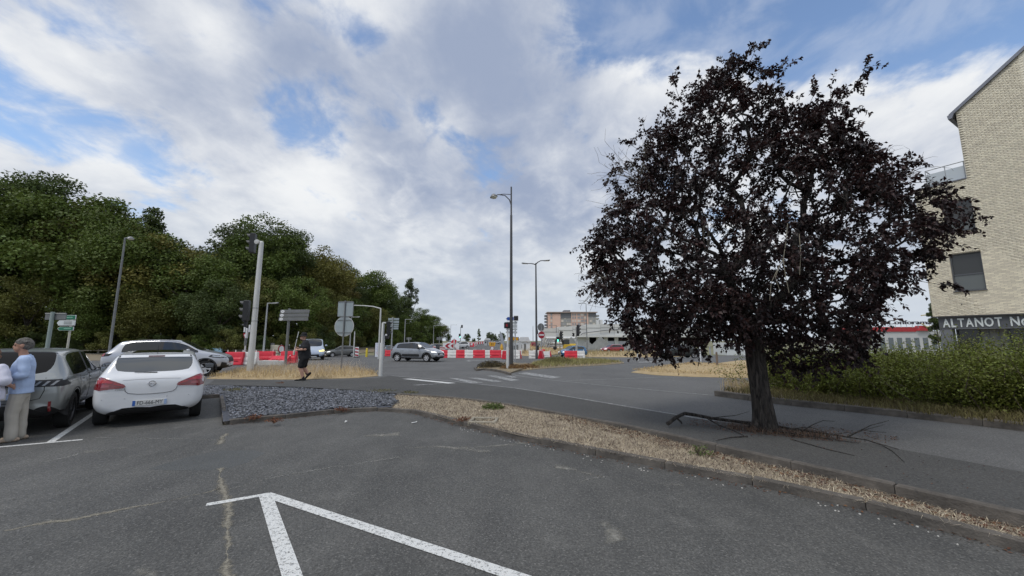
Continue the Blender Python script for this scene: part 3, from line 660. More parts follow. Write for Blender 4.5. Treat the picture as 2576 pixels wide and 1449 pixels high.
# ---- purple-leaved tree on the footway
def plum_tree():
    T0 = Vector((trunk_xy.x, trunk_xy.y, .12))
    root = empty('purple_tree', T0, 0, 'dark purple-leaved tree with a leaning trunk on the footway', 'tree')
    Y0 = T0.y
    def Q(px, py, dy=0.): 
        p = AT(px, py, Y0); return np.array([p.x, p.y + dy, p.z])
    OUT = [(1520, 600), (1510, 690), (1530, 740), (1590, 820), (1625, 872), (1700, 876), (1780, 866), (1870, 846), (1940, 880), (1985, 912), (2050, 925), (2110, 918), (2145, 885), (2140, 845), (2168, 772), (2240, 692), (2302, 625), (2320, 570), (2275, 505), (2235, 462), (2160, 425), (2090, 385), (2092, 310), (2078, 275), (2055, 290), (2010, 320), (1950, 290), (1928, 235), (1915, 190), (1880, 165), (1835, 168), (1790, 200), (1715, 262), (1640, 350), (1580, 470), (1540, 545)]
    OA = np.array(OUT, float); OB = np.roll(OA, -1, 0)
    def edge(q):
        D_ = OB - OA; t = np.clip(((q - OA) * D_).sum(1) / (D_ ** 2).sum(1), 0, 1); return np.sqrt(((q - OA - D_ * t[:, None]) ** 2).sum(1).min())
    pts = []
    for q in scatter(OUT, 1500):
        th = 1.95 * math.sqrt(min(1., edge(q) / 210.)); u_ = RNG.random() * 2 - 1; dy = math.copysign(abs(u_) ** .6, u_) * th
        c_ = Q(q[0], q[1] + (dy * 26 if q[1] > 857 else 0), dy * .9)
        if mnoise.noise(Vector(c_) * 1.15) + .5 * mnoise.noise(Vector(c_) * 2.6) < (-.24 if q[1] < 620 else -.36): continue
        pts.append(c_)
    for px, py in ((1835, 148), (1890, 140), (1862, 165), (1935, 178), (1795, 172), (1692, 225), (1715, 240), (2086, 248), (2100, 262), (2060, 262), (1605, 345), (1640, 318), (2275, 445), (2240, 440), (1545, 480), (1500, 600), (1495, 720), (2180, 395), (1990, 285), (2120, 360), (1575, 405)): pts.append(Q(px, py, RNG.normal(0, .3)))
    for px, py in ((2385, 560), (2415, 545), (2345, 540), (2370, 600), (2330, 700), (2365, 720), (2350, 650), (1640, 885), (1690, 893), (1500, 640)): pts.append(Q(px, py, RNG.normal(0, .15)))
    pts = np.array(pts)
    # trunk line
    tl = [Q(1925, 1082), Q(1921, 1040), Q(1912, 980), Q(1903, 920), Q(1898, 870), Q(1893, 820)]
    tl[0][2] = .06
    nodes = [np.array(p) for p in tl]; par = [-1, 0, 1, 2, 3, 4]
    order = np.argsort(np.linalg.norm(pts - tl[-1], axis=1)); fork = tl[-1]
    seedn = [Q(1800, 700, -.4), Q(1980, 690, -.3), Q(1880, 640, .1), Q(1740, 730, .3), Q(2050, 760, .3), Q(1890, 700, .7), Q(1960, 780, -.8), Q(1800, 800, -.7)]
    for s in seedn: 
        mid = fork * .5 + s * .5 + np.array([0, 0, -.08]); nodes.append(mid); par.append(5 if len(nodes) % 2 else 4); nodes.append(s); par.append(len(nodes) - 2)
    D0 = [0.0] * len(nodes)
    dist = [0.0]
    for i in range(1, len(nodes)): dist.append(dist[par[i]] + np.linalg.norm(nodes[i] - nodes[par[i]]))
    first = len(nodes)
    for j in order:
        p = pts[j]; A = np.array(nodes[5:]); dd = np.linalg.norm(A - p, axis=1) ** 1.0 + .32 * np.array(dist[5:]); i = int(np.argmin(dd)) + 5
        gap = np.linalg.norm(nodes[i] - p)
        if gap > .5:
            m = nodes[i] * .5 + p * .5 + RNG.normal(0, .05, 3) + np.array([0, 0, .04]); nodes.append(m); par.append(i); dist.append(dist[i] + gap / 2); i = len(nodes) - 1
        nodes.append(p); par.append(i); dist.append(dist[i] + np.linalg.norm(nodes[i] - p))
    cnt = [1] * len(nodes)
    for i in range(len(nodes) - 1, 0, -1): cnt[par[i]] += cnt[i]
    rad = [max(.004, min(.155, .0042 * c ** .52)) for c in cnt]
    trad = [.225, .195, .182, .172, .168, .16]
    mbT = MB(); TP = [Vector(p) - T0 for p in tl]; TR = [.215, .18, .165, .157, .15, .135]; fine = []; fr = []
    for q in np.linspace(0, 4.999, 40):
        i = int(q); f_ = q - i; fine.append(TP[i].lerp(TP[i + 1], f_)); fr.append(TR[i] + (TR[i + 1] - TR[i]) * f_)
    o0 = len(mbT.v); mbT.tube(fine, fr, 44)
    for i in range(o0, len(mbT.v)):
        v = Vector(mbT.v[i]); c = fine[(i - o0) // 44]; k = (i - o0) % 44; dv = v - c; w_ = math.sin(k * 1.9 + 1.3 * math.sin(v.z * 3.1) + .9 * math.sin(v.z * 7. + k * .3)) * .5 + .5; mbT.v[i] = tuple(c + dv * (1 - .075 * w_ + .05 * math.sin(v.z * 4 + k * .29)))
    for a in range(6):   # root flare
        an = a * 1.05 + .3; mbT.tube([(.28 * math.cos(an), .28 * math.sin(an), -.04), (.15 * math.cos(an), .15 * math.sin(an), .06), (.08 * math.cos(an), .08 * math.sin(an), .3)], [.05, .075, .06], 7)
    tr = mbT.build('trunk', M_BARK, root, smooth=50)
    mbB = MB()
    for i in range(6, len(nodes)):
        a = Vector(nodes[par[i]]) - T0; b = Vector(nodes[i]) - T0; r1 = min(rad[par[i]], rad[i] * 1.6) if par[i] > 5 else min(.12, rad[i] * 1.3)
        n = 7 if rad[i] > .03 else (5 if rad[i] > .01 else 3)
        m = (a + b) / 2 + Vector(RNG.normal(0, .03, 3)) * min(1, (b - a).length)
        mbB.tube([a, m, b], [r1, (r1 + rad[i]) / 2, rad[i]], n, cap=False)
    # leaves on twigs
    P = []; D = []; N_ = []; tw = MB()
    cen = Q(1890, 650)
    for i in range(first, len(nodes)):
        p = nodes[i]; out = unit((p - cen)[None])[0]
        nt = 4 if cnt[i] <= 3 else 2
        for _ in range(nt):
            d = unit((out * .7 + rand_dir(1)[0] * .9 + np.array([0, 0, .15]))[None])[0]; L = RNG.uniform(.18, .42)
            e = p + d * L; mid = p + d * L * .5 + np.array([0, 0, .03]); e = e - np.array([0, 0, RNG.uniform(0, .12)])
            tw.tube([Vector(p) - T0, Vector(mid) - T0, Vector(e) - T0], [.004, .003, .0018], 3, cap=False)
            n = int(RNG.integers(18, 25)); t = RNG.uniform(.12, 1.02, n)
            q = np.where(t[:, None] < .5, p + (mid - p) * (t * 2)[:, None], mid + (e - mid) * ((t - .5) * 2)[:, None])
            ld = unit(d * .55 + rand_dir(n) * .75 + np.array([0, 0, -.35]))
            P.append(q + ld * .012); D.append(ld); N_.append(unit(rand_dir(n) * .8 + np.array([0, 0, .8]) + out * .2))
    # drooping sprays under the crown
    for (px, py, dy) in ((1625, 905, 0), (1690, 915, -.1), (1760, 915, 0), (1650, 895, .1), (1860, 880, -.4), (1720, 895, .2), (2140, 950, .2), (2040, 955, .3)):
        e = Q(px, py, dy); s = e + np.array([RNG.normal(0, .06), RNG.normal(0, .06), .42]); n = 26; t = RNG.random(n)
        tw.tube([Vector(s) - T0, Vector(e) - T0], [.004, .002], 3, cap=False)
        P.append(s + (e - s) * t[:, None]); D.append(unit(rand_dir(n) * .8 + np.array([0, 0, -.7]))); N_.append(rand_dir(n))
    P = np.concatenate(P) - np.array(T0); D = np.concatenate(D); N_ = np.concatenate(N_); n = len(P)
    L = RNG.uniform(.046, .088, n)
    cr = ob('crown', leaf_mesh('crown', P, D, N_, L, L * RNG.uniform(.55, .72, n)), M_PLUM, root)
    mbB.add(tw.v, tw.f); mbB.build('branch', M_BARK, root, fix=False)
    # bare twigs
    dead = MB()
    def spray(px, py, dx, dyp, n, spread, L):
        a = Q(px, py, RNG.normal(-.1, .1)); 
        for _ in range(n):
            v = unit(np.array([dx, RNG.normal(0, .5), dyp]) + RNG.normal(0, spread, 3)); p = a + RNG.normal(0, .08, 3); pl = [Vector(p) - T0]; d = v
            for s in range(5):
                d = unit(d + RNG.normal(0, .16, 3)); p = p + d * L / 5 * RNG.uniform(.7, 1.2); pl.append(Vector(p) - T0)
                if s > 0 and RNG.random() < .75:
                    dd = unit(d + RNG.normal(0, .6, 3)); dead.tube([Vector(p) - T0, Vector(p + dd * L * .18) - T0, Vector(p + unit(dd + RNG.normal(0, .3, 3)) * L * .32) - T0], [.0035, .0028, .0016], 3, cap=False)
            dead.tube(pl, [.007, .006, .005, .004, .003, .002], 4, cap=False)
    for _ in range(5): spray(1625, 470, -1, .55, 3, .3, 1.0)
    for _ in range(3): spray(1620, 540, -1, .25, 2, .3, .9)
    for _ in range(4): spray(2150, 450, .35, .9, 3, .3, .75)
    for _ in range(4): spray(2225, 465, .6, .7, 3, .3, .65)
    for _ in range(4): spray(1755, 640, -.1, 1, 3, .22, .95)
    for _ in range(3): spray(1560, 700, -1, -.1, 3, .3, .7)
    for _ in range(2): spray(1500, 720, -.6, -.6, 3, .3, .4)
    dead.build('bare_twigs', M_DEAD, root, fix=False)['kind'] = 'stuff'
    hang = MB()
    def hb(pp, r): hang.tube([Vector(Q(a, b, -1.7)) - T0 for a, b in pp], r, 5)
    hb([(1822, 630), (1818, 665), (1812, 700), (1816, 735), (1822, 765)], [.007, .0065, .006, .005, .003]); hb([(1812, 700), (1800, 720), (1788, 745), (1784, 780)], [.005, .004, .0035, .002]); hb([(1844, 650), (1846, 690), (1843, 730)], [.005, .0045, .003]); hb([(1806, 708), (1796, 735), (1804, 760)], [.004, .0035, .002])
    hang.build('broken_branch', M_PALETWIG, root)
plum_tree()
# fallen branch lying at the foot of the tree
def fallen_branch():
    B = Vector((trunk_xy.x - .3, trunk_xy.y - .42, .12)); r_ = empty('fallen_branch', B, 0, 'long broken dead branch lying on the footway beside the trunk', 'branch')
    def q(px, py, z): return G(px, py, z) - B
    mb = MB()
    mb.tube([q(1680, 1066, .2), q(1700, 1050, .27), q(1722, 1040, .32), q(1745, 1043, .3), q(1790, 1052, .24), q(1860, 1061, .2), q(1930, 1068, .17), q(2000, 1080, .2), q(2080, 1091, .17), q(2180, 1107, .15), q(2260, 1130, .14)], [.035, .034, .033, .03, .028, .025, .022, .016, .012, .008, .004], 8)
    mb.tube([q(1700, 1050, .26), q(1712, 1060, .18), q(1716, 1066, .14)], [.02, .017, .012], 6)
    def tw(pp, r): mb.tube([q(*p) for p in pp], [r * (1 - .7 * i / (len(pp) - 1)) for i in range(len(pp))], 5)
    tw([(1770, 1047, .25), (1810, 1070, .2), (1850, 1085, .14), (1880, 1100, .13)], .016); tw([(1860, 1062, .2), (1960, 1085, .18), (2080, 1103, .15), (2160, 1115, .14)], .014)
    tw([(2130, 1100, .16), (2160, 1085, .26), (2190, 1070, .36), (2236, 1058, .44)], .012); tw([(2160, 1085, .26), (2200, 1075, .3), (2225, 1068, .32)], .007); tw([(2170, 1082, .29), (2200, 1086, .28), (2230, 1088, .3)], .006)
    tw([(2020, 1083, .2), (2045, 1068, .28), (2070, 1058, .33), (2100, 1060, .35)], .01); tw([(1990, 1078, .2), (2040, 1075, .22), (2080, 1088, .2)], .008); tw([(2080, 1103, .15), (2090, 1094, .2), (2130, 1088, .24), (2155, 1092, .22)], .008)
    tw([(2180, 1107, .15), (2220, 1120, .14), (2245, 1135, .13), (2275, 1162, .13)], .009); tw([(1800, 1050, .26), (1850, 1045, .34), (1885, 1035, .4)], .008); tw([(1990, 1105, .13), (2080, 1130, .13), (2150, 1146, .13)], .01)
    tw([(1880, 1098, .13), (1840, 1100, .14), (1800, 1108, .14)], .014)
    mb.build('limb', M_BARK, r_, smooth=60)
fallen_branch()
# rubble and dry weeds round the trunk
straw([(trunk_xy.x + .1 + .75 * math.cos(a), trunk_xy.y - .25 + .32 * math.sin(a) - .35 * math.cos(a)) for a in np.arange(0, 6.28, .5)], 700, (.04, .16), (.005, .012), 1.6, 'dry_weeds', mat('rust_weed', (.10, .065, .045), .9, attr=.5), 'reddish-brown dead weeds round the foot of the trunk', lambda x, y: .12)

# ---- woodland trees: six grown forms, planted as single trees
def crown_form(seed, w, h, nb, nl, leaf, lean=0., conic=0., base=.25):
    rg = np.random.default_rng(seed); B = []
    for _ in range(nb):
        d = unit(rg.standard_normal((1, 3)))[0]; r = rg.random() ** .35 * .82
        zc = base + (1 - base) * (.5 + .5 * d[2] * r); wid = w * (1 - conic * ((zc - base) / (1 - base)) ** 1.2)
        B.append((d[0] * r * wid + lean * zc, d[1] * r * wid, zc * h, rg.uniform(.10, .23) * w * (1 - .5 * conic * (zc - base)) * 1.25))
    B = np.array(B); k = rg.choice(nb, nl, p=B[:, 3] ** 2 / (B[:, 3] ** 2).sum()); d = unit(rg.standard_normal((nl, 3)) + np.array([0, 0, .25])); 
    P = B[k, :3] + d * (B[k, 3] * rg.uniform(.5, 1.22, nl))[:, None] * np.array([1, 1, .8])
    D = unit(d * .4 + rg.standard_normal((nl, 3)) * .8 + np.array([0, 0, -.15])); Nn = unit(d + rg.standard_normal((nl, 3)) * .55 + np.array([0, 0, .4]))
    L = leaf * rg.uniform(.6, 1.35, nl); tint = np.clip(rg.random(nl) * .6 + .4 * rg.random(nb)[k], 0, 1)
    me = quad_leaf_mesh('crown', P, D, Nn, L, L * .72, tint)
    mb = MB(); mb.tube([(0, 0, -.6), (0, 0, h * .1), (lean * .3, 0, h * .35), (lean * .6, 0, h * .7)], [.03 * w + .16, .026 * w + .12, .1 + .014 * w, .05], 8)
    for j in rg.choice(nb, 7, replace=False):
        s = Vector((lean * .25, 0, h * rg.uniform(.18, .45))); e = Vector(B[j, :3]); mb.tube([s, s.lerp(e, .5) + Vector((0, 0, .3)), e], [.11, .075, .03], 5, cap=False)
    return me, mb.mesh('trunk', 50)
GREENS = {'green': ((0.072, 0.11, 0.021), (0.122, 0.162, 0.033)), 'olive': ((0.098, 0.112, 0.026), (0.15, 0.15, 0.037)), 'dark': ((0.054, 0.08, 0.022), (0.085, 0.112, 0.033)), 'yellow': ((0.135, 0.14, 0.03), (0.2, 0.18, 0.045)), 'rust': ((0.12, 0.108, 0.026), (0.165, 0.135, 0.035)), 'grey': ((0.08, 0.104, 0.046), (0.118, 0.145, 0.064))}
M_LEAF = {k: mat('leaf_' + k, a, .6, col2=b, vscale=.5, attr=.38, trans=.22, spec=.3) for k, (a, b) in GREENS.items()}
FORMS = [crown_form(11, 5.4, 20, 95, 27000, .24), crown_form(12, 4.6, 20, 85, 24000, .23, .4), crown_form(13, 5.8, 17, 92, 26000, .24, -.4, 0, .18), crown_form(14, 3.4, 20, 48, 11000, .30, .2, .55, .15), crown_form(15, 5.0, 13, 70, 20000, .22, 0, 0, .1), crown_form(16, 3.0, 20, 46, 8000, .26, .3, .3, .3)]
SHRUB = crown_form(17, 2.0, 3.4, 30, 8000, .12, 0, 0, .02)
def tree(form, x, y, s, kind, rz, label, cat='tree', group=None, name='woodland_tree', sz=1., wx=1.):
    cme, tme = form; z = tz(y) if abs(y) < 400 else 1.
    r_ = empty(name, (x, y, z - .05), rz, label, cat, group); r_.scale = (s * wx, s * wx, s * sz)
    key = 'crown_%s_%s' % (cme.name, kind)
    me = bpy.data.meshes.get(key)
    if me is None: me = cme.copy(); me.name = key; me.materials.clear(); me.materials.append(M_LEAF[kind])
    ob('crown', me, None, r_); t = tme
    if len(t.materials) == 0: t.materials.append(M_BARK2)
    ob('trunk', t, None, r_); return r_
TOPS = [max(v.co.z for v in f_[0].vertices) for f_ in FORMS]
def f_index(f): return f
def by_px(px, topy, Y, form, h):
    """a tree of form height h whose top shows at (px, topy) when it stands Y metres off"""
    p = AT(px, topy, Y); return p.x, (p.z - tz(Y)) / TOPS[f_index(form)]
WG = 'trees at the edge of the wood'
WOOD = [  # px, top py, depth, form, colour, label
 (-150, 455, 47, 0, 'green', None), (40, 468, 46, 0, 'green', 'bright green tree at the far left edge of the wood'), (120, 432, 55, 1, 'dark', 'tallest tree of the wood, dark top rising at the far left'),
 (205, 470, 48, 2, 'green', 'broad green tree left of the tall street lamp in the wood'), (262, 505, 55, 0, 'olive', 'olive-topped tree of the wood above the leaning street lamp'), (335, 560, 47, 2, 'green', 'green tree of the wood just right of the leaning street lamp'),
 (385, 522, 62, 3, 'dark', 'dark pointed conifer-like crown rising behind the wood edge'), (420, 590, 52, 4, 'yellow', 'yellowing tree of the wood behind the silver SUV'), (470, 610, 58, 2, 'grey', 'grey-green tree filling the dip in the wood skyline'), (530, 640, 50, 4, 'green', 'low green tree of the wood left of the white-grey mast'),
 (585, 560, 66, 1, 'dark', 'dark open-crowned tree just left of the mast with signals'), (665, 540, 70, 0, 'green', 'large round tree crowning the wood behind the mast'), (725, 570, 76, 1, 'dark', 'dark tree right of the mast on the skyline'),
 (640, 690, 56, 4, 'olive', 'lower olive tree in front of the large round one'), (745, 690, 66, 4, 'green', 'low green tree behind the three-blade sign'), (790, 622, 84, 2, 'yellow', 'yellow-green tree on the sloping skyline above the square sign back'), (835, 645, 92, 0, 'rust', 'rusty brown-green tree on the skyline left of the gantry arm'),
 (815, 720, 78, 4, 'olive', 'low olive tree above the square sign back'), (885, 672, 104, 1, 'dark', 'dark-green tree peak above the gantry arm'), (925, 675, 112, 2, 'green', 'green tree on the skyline right above the gantry arm'), (880, 745, 88, 4, 'green', 'low green tree behind the round sign back'),
 (965, 715, 124, 0, 'dark', 'dark tree behind the stacked road sign seen from the back'), (950, 770, 100, 4, 'olive', 'low olive tree behind the gantry post'), (1030, 697, 140, 5, 'grey', 'slender airy poplar-like tree standing above the end of the wood'), (1000, 745, 138, 2, 'dark', 'dark tree at the foot of the slender airy one'),
 (1020, 790, 118, 4, 'green', 'low green tree above the grey hatchback with black trim'), (1062, 772, 165, 0, 'green', 'green tree right of the slender airy one'), (1092, 790, 190, 2, 'green', 'second last tree of the wood before the road'), (1113, 815, 215, 2, 'olive', 'last small tree at the road end of the wood'),
 (-330, 430, 48, 1, 'olive', None), (560, 700, 44, 4, 'dark', 'dark low tree behind the blue banner'), (390, 720, 42, 4, 'olive', 'low olive tree behind the silver SUV'), (240, 720, 41, 4, 'green', 'low green tree behind the wooden fence'), (90, 690, 40, 4, 'olive', 'low tree behind the direction signs at the far left')]
for i, (px, ty, Y, f, c, lab) in enumerate(WOOD):
    Y = 54 + (Y - 40) * .5 if Y < 65 else Y
    h = (20, 20, 17, 20, 13, 20)[f]; x, s = by_px(px, ty, Y, f, h * .985)
    w = 1.0
    tree(FORMS[f], x, Y, s, c, i * 1.9 + .4, lab or 'tree of the wood beyond the left edge of the picture', group=WG if lab is None else None, wx=1.16 if f != 5 else 1.)
# second line closing the gaps
for i, (px, Y) in enumerate(((-60, 60), (100, 64), (230, 66), (330, 64), (450, 70), (600, 78), (690, 84), (780, 98), (850, 112), (930, 130), (990, 152), (1050, 185))):
    top = np.interp(px, [-60, 100, 330, 450, 560, 690, 800, 900, 1000, 1050, 1100], [455, 445, 560, 620, 600, 570, 640, 690, 745, 785, 815])
    x, s = by_px(px, top + 22, Y, 2, 17); tree(FORMS[2], x, Y, s, ('dark', 'green')[i % 2], i * 2.3, 'tree deep in the wood behind the front row', group='trees deep in the wood', wx=1.25)
for i, px in enumerate(list(range(-40, 780, 62)) + [800, 850, 900, 950, 990, 1025, 1055, 1082]):
    Y = float(np.interp(px, [-40, 600, 800, 950, 1082], [53, 54, 66, 92, 150])); x = AT(px, 870, Y).x; s = random.uniform(.75, 1.35) * (1 + .004 * max(0, Y - 45))
    tree(SHRUB, x, Y, s, random.choice(['green', 'dark', 'olive', 'dark']), i * 1.3, 'leafy shrub under the trees at the foot of the wood', 'shrub', 'shrubs at the foot of the wood', 'shrub')
# dense scrub closing the foot of the wood
def scrub():
    n = 16000; px = RNG.uniform(-150, 1110, n); Y = np.interp(px, [-150, 600, 800, 950, 1110], [60, 62, 78, 108, 200]) + RNG.uniform(0, 6, n); x = (px - 1288) / FPX * Y / 1.003
    Z = np.array([tz(y) for y in Y]) + RNG.random(n) ** 1.1 * 7.5; P = np.column_stack([x, Y, Z]); L = RNG.uniform(.5, 1.0, n) * (Y / 50) ** .6
    tag(ob('undergrowth', quad_leaf_mesh('undergrowth', P, rand_dir(n), unit(rand_dir(n) + np.array([0, -.8, .3])), L, L * .8), M_LEAF['dark']), 'dark tangled undergrowth filling the shade under the wood', 'undergrowth', kind='stuff')
scrub()
# trees along the far road
for (px, ty, Y, f, c, lab) in ((1175, 838, 150, 2, 'dark', 'small dark tree at the far end of the road, right of the wood'), (1205, 826, 150, 3, 'green', 'pointed green tree by the far traffic lights'), (1192, 850, 170, 4, 'green', 'low tree below the pointed green one'), (1128, 838, 200, 4, 'dark', 'low dark tree at the far road bend'), (1232, 834, 180, 4, 'grey', 'grey-green pine at the far end of the road'), (1242, 838, 190, 4, 'dark', 'dark bushy tree left of the tall lamp post'),
                             (1263, 836, 170, 4, 'dark', 'dark pine just left of the tall lamp post'), (1250, 848, 165, 4, 'dark', 'small round tree at the far road crest')):
    h = (20, 20, 17, 20, 13, 20)[f]; x, s = by_px(px, ty, Y, f, h * 1.06); tree(FORMS[f], x, Y, s, c, px * .7, lab)
# ---- hedge of leafy shrubs on the right
M_HEDGE = mat('hedge_leaf', (.105, .132, .02), .55, col2=(.18, .20, .036), vscale=1.2, attr=.55, trans=.28, spec=.4)
M_STEM = mat('hedge_stem', (.09, .07, .05), .9, var=.3)
def hedge_bush(i, cx, cy, w, h, n, label):
    r_ = empty('hedge_bush', (cx, cy, .2), 0, label, 'shrub', 'bushes of the leafy hedge')
    ns = 46; st = MB(); P = []; D = []; N_ = []
    for s in range(ns):
        b = np.array([RNG.normal(0, w * .22), RNG.normal(0, w * .22), 0]); hh = h * RNG.uniform(.5, 1.05) * (1.28 if RNG.random() < .12 else 1.); e = b + np.array([RNG.normal(0, w * .3), RNG.normal(0, w * .3), hh]); m = (b + e) / 2 + np.array([b[0] * .3, b[1] * .3, hh * .08])
        st.tube([Vector(b), Vector(m), Vector(e)], [.011, .008, .003], 4, cap=False)
        k = n // ns; t = RNG.random(k) ** .75; q = (1 - t)[:, None] ** 2 * b + (2 * t * (1 - t))[:, None] * m + (t ** 2)[:, None] * e
        q = q + RNG.normal(0, .15, (k, 3)) * np.array([1, 1, .7]); q[:, 2] = np.maximum(q[:, 2], .05); P.append(q)
        D.append(unit(rand_dir(k) + np.array([0, 0, .35]))); N_.append(unit(rand_dir(k) * .8 + np.array([0, -.1, .6])))
    P = np.concatenate(P); D = np.concatenate(D); N_ = np.concatenate(N_); L = RNG.uniform(.035, .07, len(P))
    ob('foliage', quad_leaf_mesh('foliage', P, D, N_, L, L * .55), M_HEDGE, r_); st.build('stems', M_STEM, r_, fix=False)
HX = [(1985, 1000), (2070, 1010), (2160, 1022), (2270, 1030), (2370, 1042), (2480, 1052), (2600, 1066), (2740, 1085)]
HL = ['first hedge bush right behind the dark trunk', 'shaded hedge bush under the lowest purple leaves', 'hedge bush below the red store roof', 'hedge bush left of the grey shop pillar', 'hedge bush in front of the grey shop pillar', 'hedge bush below the white shop letters', 'last hedge bush at the right edge of the picture', 'hedge bush outside the right edge of the picture']
for i, ((px, py), lb) in enumerate(zip(HX, HL)):
    p = G(px, py - 12, .2); hedge_bush(i, p.x + .35, p.y + .45, 1.75, (1.0, 1.08, 1.15, 1.2, 1.12, 1.15, 1.25, 1.4)[i], 11500, lb)
HB = ['second-row hedge bush behind the trunk', 'second-row hedge bush below the red store roof', 'second-row hedge bush near the shop pillar', 'tall second-row hedge bush in front of the shop window', 'tall second-row hedge bush at the right edge']
for i, (px, lb) in enumerate(zip((2030, 2190, 2330, 2470, 2600), HB)):
    p = G(px, 990 + (px - 2030) * .09, .2); hedge_bush(20 + i, p.x + .9, p.y + .9, 1.9, (1.1, 1.25, 1.2, 1.25, 1.5)[i], 9500, lb)
straw([xy(G(a, b, .2)) for a, b in ((1810, 985), (1943, 1008), (2234, 1036), (2576, 1076), (2800, 1100), (2800, 1060), (2300, 1020), (1960, 985))], 7000, (.05, .22), (.006, .016), 1.0, 'verge_grass', mat('shade_grass', (.15, .13, .05), .9, attr=.55, trans=.2), 'rough brown-green grass between kerb and hedge', lambda x, y: tz(y) + .12)
straw([xy(G(a, b, .2)) for a, b in ((1810, 985), (1870, 995), (1890, 975), (1830, 970))], 260, (.25, .6), (.004, .009), .6, 'dry_grass', M_TAN, 'tall wispy dry weeds left of the trunk at the kerb corner', lambda x, y: tz(y) + .1)
# brown heap of cut shrubs at the lamp post
def clump(name, px, py, w, h, n, m, label, cat='shrub', leaf=(.05, .1), asp=.5, z=None):
    p = G(px, py, z); r_ = empty(name, p, 0, label, cat); d = rand_dir(n); d[:, 2] = np.abs(d[:, 2]); rr = RNG.random(n) ** .4
    P = d * rr[:, None] * np.array([w, w * .7, h]); L = RNG.uniform(*leaf, n)
    ob('foliage', quad_leaf_mesh('foliage', P, unit(rand_dir(n) + d * .4), unit(d + rand_dir(n) * .6), L, L * asp), m, r_)
    mb = MB()
    for _ in range(14):
        a = RNG.random() * 6.28; mb.tube([(0, 0, -.03), (w * .4 * math.cos(a), w * .3 * math.sin(a), h * RNG.uniform(.3, .7))], [.012, .005], 4)
    mb.build('stems', M_STEM, r_); return r_
M_BRACKEN = mat('dry_bracken', (.075, .06, .028), .9, attr=.6, trans=.1); M_RUSTY = mat('rusty_leaves', (.20, .115, .045), .9, attr=.6, trans=.1)
clump('dry_shrub', 1238, 926, .95, .42, 2600, M_BRACKEN, 'dark dry bush on the island left of the pedestrian signal'); clump('dry_shrub', 1290, 930, .75, .3, 1800, M_RUSTY, 'rusty brown cut foliage at the foot of the tall lamp post'); clump('dry_shrub', 1325, 927, .8, .25, 1500, M_RUSTY, 'low rusty foliage right of the tall lamp post')
clump('dry_shrub', 1402, 916, 1.2, .55, 2200, mat('olive_bush', (.15, .14, .05), .9, attr=.5, trans=.2), 'olive bush on the verge below the blue car')
clump('weed', 1242, 1028, .27, .1, 420, M_GREENGRASS, 'green weed tuft on the dry bed above the drain box', 'weed', (.05, .11), .25, .08)
clump('weed', 1762, 1146, .2, .17, 130, M_GREENGRASS, 'small yellow-green weed on the dry bed near the tree', 'weed', (.03, .06), .3, .05)
for px, py, lb in ((640, 1052, 'rusty dead weeds at the slate kerb near the white car'), (690, 1060, 'second rusty weed tuft along the slate kerb'), (860, 1032, 'rusty weed tuft by the kerb bend'), (1165, 1058, 'red-brown dead weed beside the drain box'), (705, 966, 'dark rusty weeds at the far slate edge')):
    clump('dead_weed', px, py, .18, .07, 150, mat('red_weed', (.15, .06, .03), .9, attr=.6), lb, 'weed', (.03, .06), .3, .09)
for px, py, w, lb in ((960, 985, .5, 'low olive weeds at the far edge of the slate'), (590, 982, .4, 'low weeds at the far left slate edge'), (1030, 990, .35, 'pale weeds where slate meets dry turf')):
    clump('weed', px, py, w, .06, 300, mat('olive_bush2', (.15, .14, .06), .9, attr=.5), lb, 'weed', (.03, .07), .3, .1)
# ================================================================== cars
def car_paint(name, col, metal=.0, rough=.32): return mat('paint_' + name, col, rough, metal, coat=.8, spec=.5, var=.04, vscale=2)
GLASS = mat('car_glass', (.012, .014, .015), .05, coat=.3, spec=.6)
GLASS_REFL_TINT = mat('car_glass_rear', (.075, .082, .085), .08, coat=.6, spec=.8)  # opaque pane, grey base colour stands in for what the glass reflects
BLACKTRIM = mat('black_plastic', (.014, .014, .015), .6, bump=.2, bscale=300)
UNDER = mat('underbody', (.006, .006, .006), .9)
TYRE = mat('tyre', (.012, .012, .012), .85, bump=.3, bscale=120)
RIM = mat('alloy', (.60, .60, .61), .35, .55); RIMDARK = mat('dark_alloy', (.09, .09, .095), .4, .7)
REDLAMP = mat('red_lamp', (.19, .004, .008), .12, coat=1., spec=.6); REDLAMP2 = mat('bright_red_lamp', (.36, .008, .014), .15, coat=1.)
LAMPGLASS = mat('headlamp', (.42, .44, .46), .12, .3, coat=1.); LAMPLIT = mat('headlamp_lit', (.8, .8, .75), .3, emit=(1, .96, .85), estr=1.2); DRL = mat('daylight_lamp', (.8, .8, .8), .3, emit=(1, 1, 1), estr=.7)
PLATE = mat('plate_white', (.62, .62, .6), .45); PLATEBLUE = mat('plate_blue', (.03, .12, .42), .5); INK = mat('black_ink', (.012, .012, .014), .6); CHROME = mat('chrome', (.65, .65, .66), .12, 1.0); AMBER = mat('amber', (.6, .25, .03), .3)
SEAM = mat('seam_shadow', (.01, .01, .01), .9)
GREYSEAM = mat('panel_gap', (.10, .10, .105), .9)

